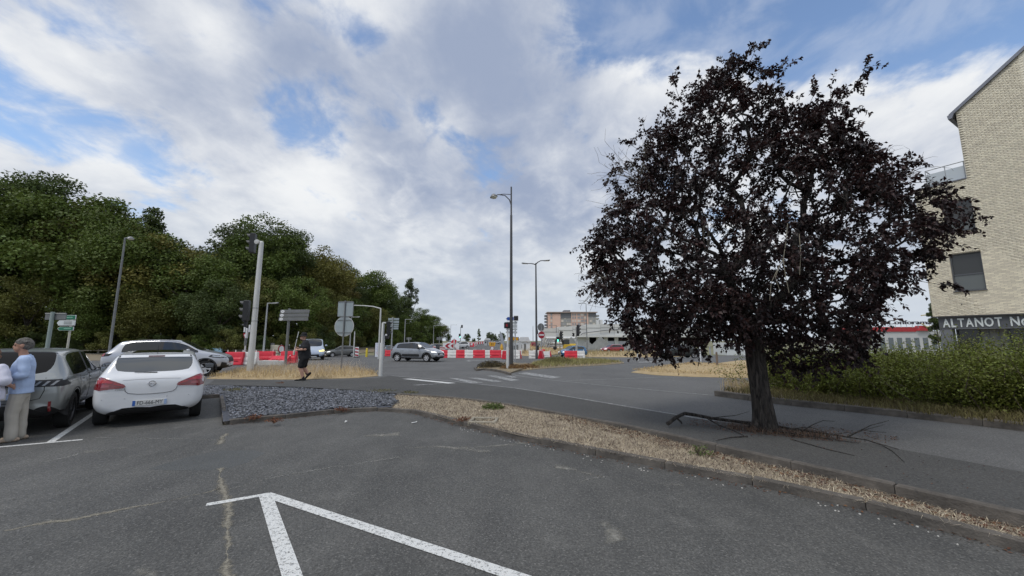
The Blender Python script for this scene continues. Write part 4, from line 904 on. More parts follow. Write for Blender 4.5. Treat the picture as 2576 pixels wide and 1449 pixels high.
HATCH = dict(st=[(0.000, .235, .47, .56, .76, .58), (.008, .20, .56, .645, .90, .74), (.03, .165, .63, .685, .965, .80), (.05, .155, .655, .71, .985, .83), (.105, .15, .675, .94, .99, .745), (.14, .15, .68, .965, .995, .735), (.27, .145, .675, .99, 1.0, .735), (.435, .145, .665, 1.0, 1.0, .735), (.46, .145, .665, 1.0, 1.0, .735), (.57, .145, .655, .985, 1.0, .725), (.66, .145, .645, .86, 1.0, .745), (.765, .145, .635, .685, .995, .80), (.88, .15, .57, .615, .98, .78), (.955, .16, .49, .53, .90, .70), (.988, .18, .42, .455, .78, .6), (1.0, .215, .36, .40, .62, .48)],
             rear=(3, 5), side=[(5, 7), (8, 10), (10, 11)], pillar=[(7, 8)], wind=(9, 11))
SUV = dict(st=[(0.000, .28, .50, .57, .78, .62), (.008, .24, .575, .64, .91, .76), (.03, .20, .62, .675, .97, .82), (.05, .19, .64, .69, .985, .83), (.115, .185, .655, .93, .99, .755), (.15, .185, .66, .965, 1.0, .745), (.27, .18, .66, .995, 1.0, .745), (.43, .18, .655, 1.0, 1.0, .745), (.455, .18, .655, 1.0, 1.0, .745), (.57, .18, .65, .985, 1.0, .735), (.66, .18, .645, .87, 1.0, .75), (.745, .18, .645, .705, .995, .82), (.87, .185, .60, .645, .985, .80), (.95, .19, .55, .585, .92, .73), (.987, .21, .46, .50, .80, .62), (1.0, .25, .40, .44, .64, .5)],
           rear=(3, 5), side=[(5, 7), (8, 10), (10, 11)], pillar=[(7, 8)], wind=(9, 11))
SEDAN = dict(st=[(0.000, .26, .52, .58, .74, .58), (.008, .22, .60, .655, .88, .72), (.03, .18, .655, .70, .95, .78), (.09, .16, .67, .715, .98, .80), (.155, .155, .675, .73, .99, .80), (.25, .15, .675, .945, .995, .70), (.33, .15, .675, .99, 1.0, .70), (.455, .15, .665, 1.0, 1.0, .70), (.475, .15, .665, 1.0, 1.0, .70), (.57, .15, .655, .975, 1.0, .70), (.65, .15, .645, .86, 1.0, .73), (.745, .15, .635, .685, .995, .80), (.87, .155, .575, .615, .98, .78), (.955, .165, .49, .53, .90, .7), (.988, .19, .42, .455, .78, .6), (1.0, .22, .36, .40, .62, .48)],
             rear=(4, 5), side=[(5, 7), (8, 10), (10, 11)], pillar=[(7, 8)], wind=(9, 11))
VAN = dict(st=[(0.000, .24, .50, .60, .82, .70), (.008, .19, .56, .80, .94, .78), (.02, .16, .58, .90, .98, .80), (.045, .15, .58, .955, .99, .80), (.12, .15, .58, .985, 1.0, .80), (.20, .15, .58, .995, 1.0, .80), (.33, .15, .58, 1.0, 1.0, .80), (.48, .15, .575, 1.0, 1.0, .80), (.50, .15, .575, 1.0, 1.0, .80), (.60, .15, .57, .98, 1.0, .79), (.70, .15, .565, .83, 1.0, .80), (.79, .15, .56, .64, .995, .84), (.88, .155, .50, .555, .98, .80), (.955, .165, .43, .48, .92, .74), (.988, .18, .36, .40, .82, .66), (1.0, .21, .30, .34, .68, .55)],
           rear=None, side=[(8, 10), (10, 11)], pillar=[(7, 8)], wind=(9, 11))
def seams(x0, x1): return []
class Car:
    def __init__(s, shape, L, W, H, wb, fo, rw, loc, head, paint, label, name='parked_car', cat='car', group=None, level=2, glass=None, under_seg=2, tw=.20, rim=None, clad=None, spokes=10):
        s.L, s.W, s.H = L, W, H; hw = W / 2; s.rear_x = -(L - fo - wb / 2); s.paint = paint
        # origin: middle of the wheelbase on the ground, nose to +X
        x0 = s.rear_x; s.wx = (-wb / 2, wb / 2); s.rw = rw
        s.root = empty(name, loc, head, label, cat, group)
        rings = []
        for (fx, zb, zl, zt, ws, wt) in shape['st']:
            x = x0 + fx * L; zb *= H; zl *= H; zt *= H; ws *= hw; wt *= hw; dz = zl - zb
            half = [(0, zb), (ws * .74, zb), (ws * .955, zb + .07 * H), (ws, zb + dz * .42), (ws * .995, zb + dz * .80), (ws - .045, zl), (wt, max(zl + .012, zt - .055 * H * (1 if zt - zl > .2 * H else .3))), (wt * .925, zt - .012 * H), (0, zt)]
            ring = half + [(-a, b) for a, b in half[-2:0:-1]]; rings.append([(x, a, b) for a, b in ring])
        bm = bmesh.new(); cl = bm.edges.layers.float.new('crease_edge'); n = 16
        V = [[bm.verts.new(p) for p in r_] for r_ in rings]; ns = len(rings)
        def inr(i, r_): return r_ and r_[0] <= i < r_[1]
        for i in range(ns - 1):
            for k in range(n):
                f = bm.faces.new((V[i][k], V[i][(k + 1) % n], V[i + 1][(k + 1) % n], V[i + 1][k])); seg = k if k < 8 else 15 - k; mi = 0
                if seg <= 0: mi = 5
                elif seg <= under_seg - 1: mi = 4 if clad else (5 if seg < 1 else (4 if clad else 0))
                if seg == 5 and any(inr(i, q) for q in shape['side']): mi = 1
                if seg == 5 and any(inr(i, q) for q in shape['pillar']): mi = 4
                if seg == 7 and inr(i, shape['wind']): mi = 2
                if seg == 7 and inr(i, shape['rear']): mi = 3
                f.material_index = mi
        bm.faces.new(V[0][::-1]); bm.faces.new(V[-1])
        bm.normal_update()
        for e in bm.edges:
            if len(e.link_faces) == 2:
                a, b = e.link_faces
                if a.material_index != b.material_index: e[cl] = .75 if {a.material_index, b.material_index} != {0, 5} else .3
        for i in range(ns - 1):
            for k in (5, 11):
                e = bm.edges.get((V[i][k], V[i + 1][k]));
                if e: e[cl] = max(e[cl], .45)
        bmesh.ops.recalc_face_normals(bm, faces=bm.faces)
        me = bpy.data.meshes.new('cage'); bm.to_mesh(me); bm.free()
        o = bench('cage', me)
        for m_ in (paint, GLASS, GLASS, glass or GLASS, BLACKTRIM, UNDER): me.materials.append(m_)
        sm = o.modifiers.new('s', 'SUBSURF'); sm.levels = level; sm.render_levels = level
        cut = []
        for wx in s.wx:
            mb = MB(); mb.tube([(wx, -hw * 1.3, rw * 1.0), (wx, hw * 1.3, rw * 1.0)], rw * 1.14, 28); cm_ = mb.mesh('cut'); cm_.materials.append(UNDER); c = bench('cut', cm_); cut.append(c)
            bo = o.modifiers.new('b', 'BOOLEAN'); bo.operation = 'DIFFERENCE'; bo.object = c; bo.solver = 'EXACT'
            try: bo.material_mode = 'TRANSFER'
            except Exception: pass
        full = evaluated(o)
        for c in cut: WORK.collection.objects.unlink(c)
        WORK.collection.objects.unlink(o)
        bm = bmesh.new(); bm.from_mesh(full); s.bvh = BVHTree.FromBMesh(bm)
        slots = [m_.name if m_ else '' for m_ in full.materials]
        names = {paint.name: 'body', BLACKTRIM.name: 'trim', UNDER.name: 'underbody'}
        # split the finished skin into its parts
        groups = {}
        for f in bm.faces:
            mn = slots[f.material_index] if f.material_index < len(slots) else paint.name
            key = f.material_index if mn not in (UNDER.name,) else 99; groups.setdefault(key, []).append(f.index)
        for key, idx in groups.items():
            nm = {0: 'body', 1: 'window', 2: 'windshield', 3: 'rear_window', 4: 'trim', 5: 'underbody', 99: 'underbody'}.get(key, 'underbody')
            mm = {0: paint, 1: GLASS, 2: GLASS, 3: glass or GLASS, 4: BLACKTRIM}.get(key, UNDER)
            b2 = bmesh.new(); b2.from_mesh(full); b2.faces.ensure_lookup_table(); keep = set(idx)
            bmesh.ops.delete(b2, geom=[f for f in b2.faces if f.index not in keep], context='FACES')
            if nm == 'window':
                # every pane a part of its own
                left = set(b2.faces)
                while left:
                    st = [left.pop()]; isl = [st[0]]
                    while st:
                        f = st.pop()
                        for e in f.edges:
                            for g in e.link_faces:
                                if g in left: left.discard(g); st.append(g); isl.append(g)
                    s._piece('window', isl, mm)
                b2.free(); continue
            for f in b2.faces: f.material_index = 0
            m2 = bpy.data.meshes.new(nm); b2.to_mesh(m2); b2.free(); shade(m2, 48); m2.materials.clear(); o2 = ob(nm, m2, mm, s.root)
            if nm == 'body': s.body = o2
        bm.free(); bpy.data.meshes.remove(full)
        s.wheels(hw, rw, tw, rim or RIM, spokes)
    def _piece(s, nm, faces, m_):
        vm = {}; V = []; Fs = []
        for f in faces:
            t = []
            for v in f.verts:
                if v not in vm: vm[v] = len(V); V.append(v.co.to_tuple())
                t.append(vm[v])
            Fs.append(t)
        me = bpy.data.meshes.new(nm); me.from_pydata(V, [], Fs); me.update(); me.polygons.foreach_set('use_smooth', [True] * len(me.polygons)); ob(nm, me, m_, s.root)
    def wheels(s, hw, rw, tw, rim, spokes):
        rr = rw * .66
        prof = [(rr, -tw / 2), (rw * .93, -tw / 2), (rw * .985, -tw * .38), (rw, -tw * .25), (rw, tw * .25), (rw * .985, tw * .38), (rw * .93, tw / 2), (rr, tw / 2)]
        tm = MB().lathe(prof, 28, cap=False).mesh('wheel', 40)
        if len(tm.materials) == 0: tm.materials.append(TYRE)
        rb = MB(); rb.lathe([(rr * 1.01, tw * .1), (rr * 1.01, tw * .48), (rr * .93, tw * .46), (rr * .90, tw * .2)], 28, cap=False)
        for k in range(spokes):
            a = 2 * math.pi * k / spokes; M = Matrix.Rotation(a, 4, 'Z'); w = rr * (1.9 / spokes)
            pts = [M @ Vector(p) for p in ((rr * .12, -w * .45, tw * .42), (rr * .95, -w * .8, tw * .40), (rr * .95, w * .5, tw * .40), (rr * .12, w * .45, tw * .42), (rr * .12, -w * .45, tw * .3), (rr * .95, -w * .8, tw * .3), (rr * .95, w * .5, tw * .3), (rr * .12, w * .45, tw * .3))]
            rb.add(pts, [(0, 1, 2, 3), (7, 6, 5, 4), (0, 4, 5, 1), (1, 5, 6, 2), (2, 6, 7, 3)])
        rb.lathe([(.0, tw * .45), (rr * .17, tw * .45), (rr * .2, tw * .3)], 14)
        rm = rb.mesh('rim', 40); rm.materials.append(rim)
        hb = MB().lathe([(rr * .99, -tw * .3), (rr * .99, tw * .12), (0.001, tw * .12)], 24).mesh('brake', 40); hb.materials.append(UNDER)
        for wx in s.wx:
            for sd in (1, -1):
                M = Matrix.Translation((wx, sd * (hw - tw / 2 - .025), rw)) @ Matrix.Rotation(-sd * R(90), 4, 'X')
                o = ob('wheel', tm, None, s.root); o.matrix_local = M
                r_ = ob('rim', rm, None, o); b_ = ob('brake_disc', hb, None, o)
    # ---- patches that lie on the skin
    def patch(s, name, m_, axis, poly, off=.006, parent=None, step=.05, mirror=False, thick=None):
        """axis: 'rear','front' use (y,z); 'side' uses (x,z) on the +Y side, 'sideR' on the -Y side; 'top' uses (x,y)"""
        bm = bmesh.new(); vs = [bm.verts.new((a, b, 0)) for a, b in poly]; f = bm.faces.new(vs)
        xs = [p[0] for p in poly]; ys = [p[1] for p in poly]
        for x in np.arange(min(xs) + step, max(xs), step): bmesh.ops.bisect_plane(bm, geom=bm.verts[:] + bm.edges[:] + bm.faces[:], plane_co=(x, 0, 0), plane_no=(1, 0, 0))
        for y in np.arange(min(ys) + step, max(ys), step): bmesh.ops.bisect_plane(bm, geom=bm.verts[:] + bm.edges[:] + bm.faces[:], plane_co=(0, y, 0), plane_no=(0, 1, 0))
        bmesh.ops.triangulate(bm, faces=bm.faces); bad = []
        for v in bm.verts:
            a, b = v.co.x, v.co.y
            o_, d = {'rear': ((-9, a, b), (1, 0, 0)), 'front': ((9, a, b), (-1, 0, 0)), 'side': ((a, 9, b), (0, -1, 0)), 'sideR': ((a, -9, b), (0, 1, 0)), 'top': ((a, b, 9), (0, 0, -1))}[axis]
            h = s.bvh.ray_cast(Vector(o_), Vector(d))
            if h[0] is None: bad.append(v)
            else:
                nn = h[1] if h[1].dot(Vector(d)) < 0 else -h[1]; v.co = h[0] + (nn * .6 - Vector(d) * .4) * off
        if bad: bmesh.ops.delete(bm, geom=bad, context='VERTS')
        # a rim round the patch so that it has thickness
        be = [e for e in bm.edges if len(e.link_faces) == 1]
        r_ = bmesh.ops.extrude_edge_only(bm, edges=be); dv = Vector({'rear': (1, 0, 0), 'front': (-1, 0, 0), 'side': (0, -1, 0), 'sideR': (0, 1, 0), 'top': (0, 0, -1)}[axis])
        for v in [g for g in r_['geom'] if isinstance(g, bmesh.types.BMVert)]: v.co += dv * (off * 2.0)
        bmesh.ops.recalc_face_normals(bm, faces=bm.faces)
        # outward
        me = bpy.data.meshes.new(name); bm.to_mesh(me); bm.free(); shade(me, 50); o = ob(name, me, m_, parent or s.root)
        if mirror:
            q = [(-a, b) for a, b in poly] if axis in ('rear', 'front') else ([(a, -b) for a, b in poly] if axis == 'top' else poly)
            s.patch(name, m_, {'side': 'sideR'}.get(axis, axis), q[::-1], off, parent, step)
        return o
    def line(s, name, m_, axis, pts, w=.012, off=.004, mirror=False):
        for sgn in ((1, -1) if mirror else (1,)):
            mb = MB(); pl = []
            for a, b in zip(pts, pts[1:]):
                n = max(1, int(math.hypot(b[0] - a[0], b[1] - a[1]) / .06))
                pl += [(a[0] + (b[0] - a[0]) * i / n, a[1] + (b[1] - a[1]) * i / n) for i in range(n)]
            pl.append(pts[-1]); P = []
            for (a, b) in pl:
                if axis in ('rear', 'front'): o_, d = ((-9 if axis == 'rear' else 9), a * sgn, b), ((1 if axis == 'rear' else -1), 0, 0)
                elif axis == 'top': o_, d = (a, b * sgn, 9), (0, 0, -1)
                else: o_, d = (a, 9 * sgn, b), (0, -1 * sgn, 0)
                h = s.bvh.ray_cast(Vector(o_), Vector(d))
                if h[0] is not None: P.append(h[0] - Vector(d) * off * .1)
            if len(P) > 1: mb.tube(P, w / 2, 5); mb.build(name, m_, s.root)
    def mirrors(s, x, z, m_, w=.2):
        for sd in (1, -1):
            mb = MB(); y = s.W / 2 - .02
            mb.ball((x, sd * (y + w * .55), z + .03), (.07, w * .5, .075), 10, 6); mb.box((x + .01, sd * (y + .03), z - .01), (.06, .14, .03), bev=.01)
            o = mb.build('mirror', m_, s.root, smooth=60)
            MB().box((x - .066, sd * (y + w * .55), z + .03), (.012, w * .72, .10), bev=.005).build('mirror_glass', mat('mirror_glass', (.3, .32, .35), .05, .9), o)
    def handles(s, xs, z, m_):
        for x in xs:
            for ax, sd in (('side', 1), ('sideR', -1)):
                h = s.bvh.ray_cast(Vector((x, 9 * sd, z)), Vector((0, -sd, 0)))
                if h[0]: MB().box((x, h[0].y + sd * .012, z), (.19, .03, .032), bev=.012).build('door_handle', m_, s.root)
    def door_lines(s, x0, x1, x2, zlo, zhi):
        for x in (x0, x1, x2):
            if x is not None: s.line('door_gap', GREYSEAM if s.paint.name != 'x' else SEAM, 'side', [(x, zlo), (x, zhi)], .009, .002, True)
        s.line('door_gap', GREYSEAM, 'side', [(x2 if x2 else x1, zlo), (x0, zlo)], .009, .002, True)
    def plate(s, axis, y, z, txt=None, w=.52, h=.11, parent=None):
        ax = {'rear': -1, 'front': 1}[axis]; hit = s.bvh.ray_cast(Vector((9 * ax, y, z)), Vector((-ax, 0, 0)))
        x = (hit[0].x if hit[0] else s.rear_x) + ax * .012
        p = MB().box((x, y, z), (.014, w, h), bev=.003).build('number_plate', PLATE, s.root)
        MB().box((x + ax * .009, y - ax * (-1) * 0 + (1 if ax < 0 else -1) * (w / 2 - .022), z), (.003, .042, h - .006)).build('plate_band', PLATEBLUE, p)
        MB().box((x + ax * .009, y - (1 if ax < 0 else -1) * (w / 2 - .022), z), (.003, .042, h - .006)).build('plate_band', mat('plate_pale_blue', (.32, .42, .62), .5), p)
        if txt:
            me = text_mesh(txt, .098, .001, 0.); me.materials.append(INK); o = ob('plate_text', me, None, p); o.location = (x + ax * .0095, y, z - .002)
            o.rotation_euler = (R(90), 0, R(-90) if ax < 0 else R(90)); o.scale = (.84, 1.05, 1)
    def arch(s, m_, w=.07):
        hw = s.W / 2
        for wx in s.wx:
            for sd in (1, -1):
                mb = MB(); n = 18; rr = s.rw * 1.13; vs = []
                for i in range(n + 1):
                    a = math.pi * (-.05 + 1.1 * i / n); c, q = math.cos(a), math.sin(a)
                    for r_, dy in ((rr, .0), (rr, .03), (rr + w, .02), (rr + w, -.03)):
                        X = wx + c * r_; Z = s.rw + q * r_; h = s.bvh.ray_cast(Vector((X, 9 * sd, Z)), Vector((0, -sd, 0)))
                        yb = abs(h[0].y) if h[0] and abs(h[0].y) > hw * .8 else hw * .97
                        vs.append((X, sd * (yb + dy * .55 - .002), Z))
                fs = [(i * 4 + k, i * 4 + k + 1, i * 4 + k + 5, i * 4 + k + 4) for i in range(n) for k in range(3)]
                mb.add(vs, fs); mb.build('wheel_arch', m_, s.root, smooth=50)
def heading(dx, dy): return math.atan2(dy, dx)

# ---------------- white three-door hatchback, rear towards us
WHITE = car_paint('white', (.70, .71, .72), 0, .3)
a_ = G(252, 1070, 0); b_ = G(503, 1051, 0); ax_ = (b_ - a_).normalized(); hd = Vector((-ax_.y, ax_.x, 0)).normalized()
mid = (a_ + b_) / 2; W_ = 1.74; wb_ = 2.51
hd = Vector((-.635, .772, 0)).normalized()
c1 = Car(HATCH, 4.02, W_, 1.49, wb_, .82, .305, mid + hd * (wb_ / 2 + .2) + Vector((-.07, .0, 0)), math.atan2(hd.y, hd.x), WHITE, 'white three-door hatchback parked with its tail to us, plate FD-666-MY', 'parked_car', 'car', glass=GLASS_REFL_TINT, spokes=5)
def corsa(c):
    rx = c.rear_x
    # rear glass edge, lamps, emblem, tailgate seam, bumper
    for sgn in (1, -1):
        f = lambda P: [(y * sgn, z) for y, z in P][:: sgn]
        lamp = c.patch('taillight', REDLAMP, 'rear', f([(.835, .76), (.845, .86), (.82, .955), (.765, .985), (.70, .965), (.55, .90), (.41, .83), (.385, .785), (.42, .765), (.60, .755), (.75, .735)]), .012)
        c.patch('lamp_lens', REDLAMP2, 'rear', f([(.80, .86), (.80, .93), (.70, .935), (.58, .885), (.58, .86), (.70, .875)]), .018, lamp); c.patch('lamp_lens', REDLAMP2, 'rear', f([(.56, .84), (.56, .865), (.43, .815), (.43, .80)]), .018, lamp); c.patch('lamp_lens', mat('lamp_pink', (.30, .05, .06), .2, coat=1.), 'rear', f([(.74, .79), (.72, .84), (.62, .83), (.62, .79)]), .018, lamp)
    c.line('tailgate_gap', GREYSEAM, 'rear', [(.40, .76), (.385, .70), (.34, .655), (.20, .63), (0, .622), (-.20, .63), (-.34, .655), (-.385, .70), (-.40, .76)], .012)
    c.line('tailgate_crease', mat('crease_shade', (.5, .5, .51), .6), 'rear', [(.44, .915), (.2, .925), (-.2, .925), (-.44, .915)], .012)  # crease drawn as a grey line, its shade put into the colour
    c.patch('bumper_insert', BLACKTRIM, 'rear', [(.60, .20), (.62, .29), (.55, .325), (.30, .345), (-.30, .345), (-.55, .325), (-.62, .29), (-.60, .20)], .02)
    c.plate('rear', 0, .455, 'FD-666-MY')
    h = c.bvh.ray_cast(Vector((-9, 0, .83)), Vector((1, 0, 0))); x = h[0].x
    e = MB().tube([(x - .012, .052 * math.cos(a), .83 + .052 * math.sin(a)) for a in np.arange(0, 6.29, .35)], .007, 6).build('emblem', CHROME, c.root, smooth=60)
    MB().box((x - .012, 0, .83), (.012, .15, .013), bev=.004).build('emblem_bar', CHROME, e)
    for t, y in (('CORSA', .47),):
        me = text_mesh(t, .04, .001); me.materials.append(CHROME); o = ob('badge', me, None, c.root); hh = c.bvh.ray_cast(Vector((-9, y, .735)), Vector((1, 0, 0))); o.location = (hh[0].x - .006, y, .735); o.rotation_euler = (R(90), 0, R(-90))
    hz = [c.bvh.ray_cast(Vector((-9, y, z)), Vector((1, 0, 0)))[0] for y, z in ((-.05, 1.045), (.30, 1.06))]
    MB().tube([p + Vector((-.02, 0, 0)) for p in hz], [.010, .005], 6).build('rear_wiper', BLACKTRIM, c.root)
    hs = c.bvh.ray_cast(Vector((rx + .46, 0, 3)), Vector((0, 0, -1)))[0]
    zs = hs.z - .035; hx = c.bvh.ray_cast(Vector((-9, 0, zs)), Vector((1, 0, 0)))[0]
    c.patch('brake_light', mat('dark_red_lamp', (.06, .006, .008), .3, coat=1.), 'rear', [(.13, 1.355), (.13, 1.385), (-.13, 1.385), (-.13, 1.355)], .012)
    c.patch('roof_lip', WHITE, 'rear', [(.60, 1.345), (.58, 1.40), (-.58, 1.40), (-.60, 1.345), (-.3, 1.35), (.3, 1.35)], .008)
    c.patch('sunroof', GLASS, 'top', [(rx + .75, -.42), (rx + .75, .42), (rx + 1.7, .42), (rx + 1.7, -.42)], .004)
    ar = c.bvh.ray_cast(Vector((rx + .62, 0, 3)), Vector((0, 0, -1)))[0]; MB().tube([ar, ar + Vector((-.12, 0, .17))], [.006, .003], 5).build('aerial', BLACKTRIM, c.root)
    c.mirrors(.62, 1.0, BLACKTRIM, .24); c.handles([-.25], .80, WHITE); c.door_lines(.72, -.42, None, .30, .95)
    for y in (-.25, .38, .7, -.6):
        h = c.bvh.ray_cast(Vector((-9, y, .56)), Vector((1, 0, 0)))[0]; MB().ball(h, (.006, .012, .012), 8, 4).build('parking_sensor', mat('sensor', (.5, .5, .52), .4), c.root)
    # head restraints seen behind the glass are dark shapes; seats inside
corsa(c1)
# ---------------- light grey SUV beside it, only its rear half in the picture
SILVER = car_paint('silver', (.27, .285, .28), .45, .3)
p0 = G(164, 1073, 0); hd2 = Vector((-.62, .785, 0)).normalized(); side = Vector((hd2.y, -hd2.x, 0)); W2 = 1.82; wb2 = 2.62
cen = p0 - side * (W2 / 2 - .09) + hd2 * (wb2 / 2)
c2 = Car(SUV, 4.35, W2, 1.56, wb2, .86, .345, cen, math.atan2(hd2.y, hd2.x), SILVER, 'light grey SUV parked at the left edge behind the man in the blue shirt', 'parked_car', 'car', clad=True, spokes=5, rim=RIMDARK, glass=GLASS)
def suv_left(c):
    rx = c.rear_x
    band = c.patch('light_band', INK, 'rear', [(.86, .86), (.86, .985), (.5, .985), (0, .985), (-.5, .985), (-.86, .985), (-.86, .86), (0, .88)], .010)
    for sgn in (1, -1):
        f = lambda P: [(y * sgn, z) for y, z in P][:: sgn]
        for k in range(3): c.patch('light_claw', mat('smoked_lamp', (.22, .23, .24), .2, coat=1.), 'rear', f([(.50 + k * .1, .885), (.56 + k * .1, .96), (.60 + k * .1, .96), (.54 + k * .1, .885)]), .016, band)
        c.patch('reflector', REDLAMP, 'rear', f([(.71, .42), (.71, .60), (.745, .60), (.745, .42)]), .014)
        c.patch('light_wing', INK, 'side' if sgn > 0 else 'sideR', [(rx + .02, .87), (rx + .02, .97), (rx + .2, .965), (rx + .42, .885), (rx + .30, .87)], .012)
    c.patch('bumper_insert', BLACKTRIM, 'rear', [(.86, .25), (.70, .40), (.45, .52), (.2, .56), (-.2, .56), (-.45, .52), (-.70, .40), (-.86, .25)], .016)
    c.line('tailgate_gap', SEAM, 'rear', [(.62, 1.02), (.64, .80), (.60, .66), (.35, .60), (-.35, .60), (-.60, .66), (-.64, .80), (-.62, 1.02)], .012)
    c.patch('spoiler_edge', INK, 'top', [(rx + .60, -.62), (rx + .60, .62), (rx + .64, .62), (rx + .64, -.62)], .006)
    c.arch(BLACKTRIM, .05); c.mirrors(.80, 1.06, INK, .26); c.handles([-.1, -.98 + .25], .92, SILVER); c.door_lines(.88, -.22, -1.02, .36, 1.0); c.plate('rear', 0, .72, None)
suv_left(c2)
# ---------------- silver SUV driving past behind them
SILV2 = car_paint('silver_blue', (.44, .455, .49), .3, .28)
nf = G(522, 946); tl_ = Vector((-1.062 * 16.6, 16.6, tz(16.6))); hd3 = Vector((.90, .43, 0)).normalized(); sd3 = Vector((hd3.y, -hd3.x, 0))
wb3 = 2.68; cen3 = Vector((nf.x - .08, nf.y - .1, tz(18))) - hd3 * wb3 / 2 - sd3 * .82
c3 = Car(SUV, 4.38, 1.84, 1.64, wb3, .82, .355, cen3, math.atan2(hd3.y, hd3.x), SILV2, 'silver SUV driving to the right behind the white hatchback', 'moving_car', 'car', clad=True, spokes=5)
def suv_mid(c):
    rx = c.rear_x; c.arch(BLACKTRIM, .06); c.mirrors(.72, 1.12, SILV2, .22); c.handles([-.1, -.85], .96, SILV2); c.door_lines(.85, -.25, -1.05, .40, 1.06)
    L = 4.38 + rx
    for sgn in (1, -1):
        f = lambda P: [(y * sgn, z) for y, z in P][:: sgn]; sx = 'side' if sgn > 0 else 'sideR'
        c.patch('taillight', INK, sx, [(rx + .0, .92), (rx + .0, 1.06), (rx + .40, 1.05), (rx + .30, .95)], .01); c.patch('lamp_lens', REDLAMP2, sx, [(rx + .0, .94), (rx + .0, 1.05), (rx + .18, 1.05), (rx + .14, .95)], .016)
        c.patch('taillight', REDLAMP, 'rear', f([(.82, .92), (.82, 1.06), (.45, 1.06), (.48, .93)]), .012)
        hl = c.patch('headlight', INK, sx, [(L - .72, .88), (L - .62, .955), (L - .16, .90), (L - .08, .82), (L - .3, .80), (L - .55, .83)], .010); c.patch('lamp_lens', LAMPGLASS, sx, [(L - .62, .89), (L - .55, .93), (L - .2, .88), (L - .22, .83), (L - .5, .85)], .015, hl)
        c.patch('headlight', LAMPGLASS, 'front', f([(.82, .86), (.80, .93), (.5, .88), (.5, .80)]), .012)
        c.patch('bumper_corner', BLACKTRIM, sx, [(L - .30, .30), (L - .22, .62), (L - .06, .58), (L - .02, .30)], .012)
        rl = [c.bvh.ray_cast(Vector((x, sgn * .66, 4)), Vector((0, 0, -1)))[0] for x in np.linspace(rx + .75, .35, 8)]
        MB().tube([p + Vector((0, 0, .035)) for p in rl], .016, 6).build('roof_rail', CHROME, c.root)
        wl = []
        for x, z in ((rx + .62, 1.50), (rx + 1.0, 1.565), (-.4, 1.60), (.2, 1.56), (.62, 1.40), (.95, 1.20)):
            h = c.bvh.ray_cast(Vector((x, 9 * sgn, z - .03)), Vector((0, -sgn, 0)))
            if h[0]: wl.append(h[0] + Vector((0, sgn * .004, 0)))
        if len(wl) > 1: MB().tube(wl, .014, 5).build('window_chrome', CHROME, c.root)
    c.patch('grille', INK, 'front', [(.45, .60), (.45, .82), (-.45, .82), (-.45, .60)], .012); c.patch('bumper_insert', BLACKTRIM, 'rear', [(.80, .33), (.80, .62), (-.80, .62), (-.80, .33)], .014); c.plate('rear', 0, .72, None); c.plate('front', 0, .50, None)
suv_mid(c3)
# ---------------- the smaller cars of the junction
def dress(c, lit=None, grille=(.42, .28, .50), tail=True, hz=.60, lamp_len=.45, plate=True, lampw=(.42, .80), dark=True):
    rx = c.rear_x; H = c.H; L = c.L + rx; h0 = hz
    for sgn in (1, -1):
        f = lambda P: [(y * sgn, z) for y, z in P][:: sgn]; sx = 'side' if sgn > 0 else 'sideR'
        c.patch('headlight', lit or LAMPGLASS, 'front', f([(lampw[1], h0), (lampw[1] - .03, h0 + .12), (lampw[0], h0 + .05), (lampw[0], h0 - .03)]), .012)
        c.patch('headlight', lit or LAMPGLASS, sx, [(L - lamp_len, h0 + .06), (L - lamp_len + .08, h0 + .14), (L - .12, h0 + .05), (L - .10, h0 - .03)], .010)
        c.patch('taillight', REDLAMP, sx, [(rx + .02, H * .54), (rx + .02, H * .65), (rx + .25, H * .64), (rx + .18, H * .55)], .012); c.patch('taillight', REDLAMP, 'rear', f([(.80, H * .52), (.80, H * .65), (.55, H * .64), (.58, H * .53)]), .012)
    g = grille; c.patch('grille', INK, 'front', [(g[0], g[1]), (g[0], g[2]), (-g[0], g[2]), (-g[0], g[1])], .010)
    if plate: c.plate('front', 0, (g[1] + g[2]) / 2 - .04, None); c.plate('rear', 0, H * .42, None)
GREYC = car_paint('steel', (.27, .285, .305), .35, .3)
rr_ = G(1000, 909); rf_ = G(1072, 911); hd4 = R(-17); wb4 = 2.54; mid4 = (rr_ + rf_) / 2; d4 = Vector((math.cos(hd4), math.sin(hd4), 0)); n4 = Vector((-d4.y, d4.x, 0))
c4 = Car(HATCH, 4.0, 1.75, 1.49, wb4, .80, .31, Vector((mid4.x, mid4.y, tz(mid4.y))) + n4 * .80, hd4, GREYC, 'steel-grey hatchback with black side cladding crossing the junction', 'moving_car', 'car', clad=True, spokes=6)
def c3car(c):
    rx = c.rear_x; L = c.L + rx
    c.arch(BLACKTRIM, .075); c.mirrors(.62, 1.0, INK, .2); c.handles([-.05, -.8], .84, GREYC); c.door_lines(.78, -.22, -.95, .32, .95)
    for sx in ('side', 'sideR'):
        b = c.patch('door_bumper', BLACKTRIM, sx, [(-.80, .40), (-.84, .46), (-.84, .53), (-.78, .58), (.62, .58), (.66, .53), (.66, .44), (.60, .40)], .025)
    dress(c, DRL, (.5, .52, .66), hz=.70, lampw=(.55, .82), lamp_len=.34)
    for sgn in (1, -1):
        f = lambda P: [(y * sgn, z) for y, z in P][:: sgn]; c.patch('headlight', LAMPGLASS, 'front', f([(.78, .50), (.76, .60), (.52, .60), (.52, .50)]), .012)
    c.patch('bumper_insert', BLACKTRIM, 'front', [(.70, .24), (.72, .40), (-.72, .40), (-.70, .24)], .014)
    c.line('roof_line', BLACKTRIM, 'side', [(rx + .5, 1.40), (-.5, 1.43), (.2, 1.40), (.62, 1.25)], .03, .004, True)
c3car(c4)
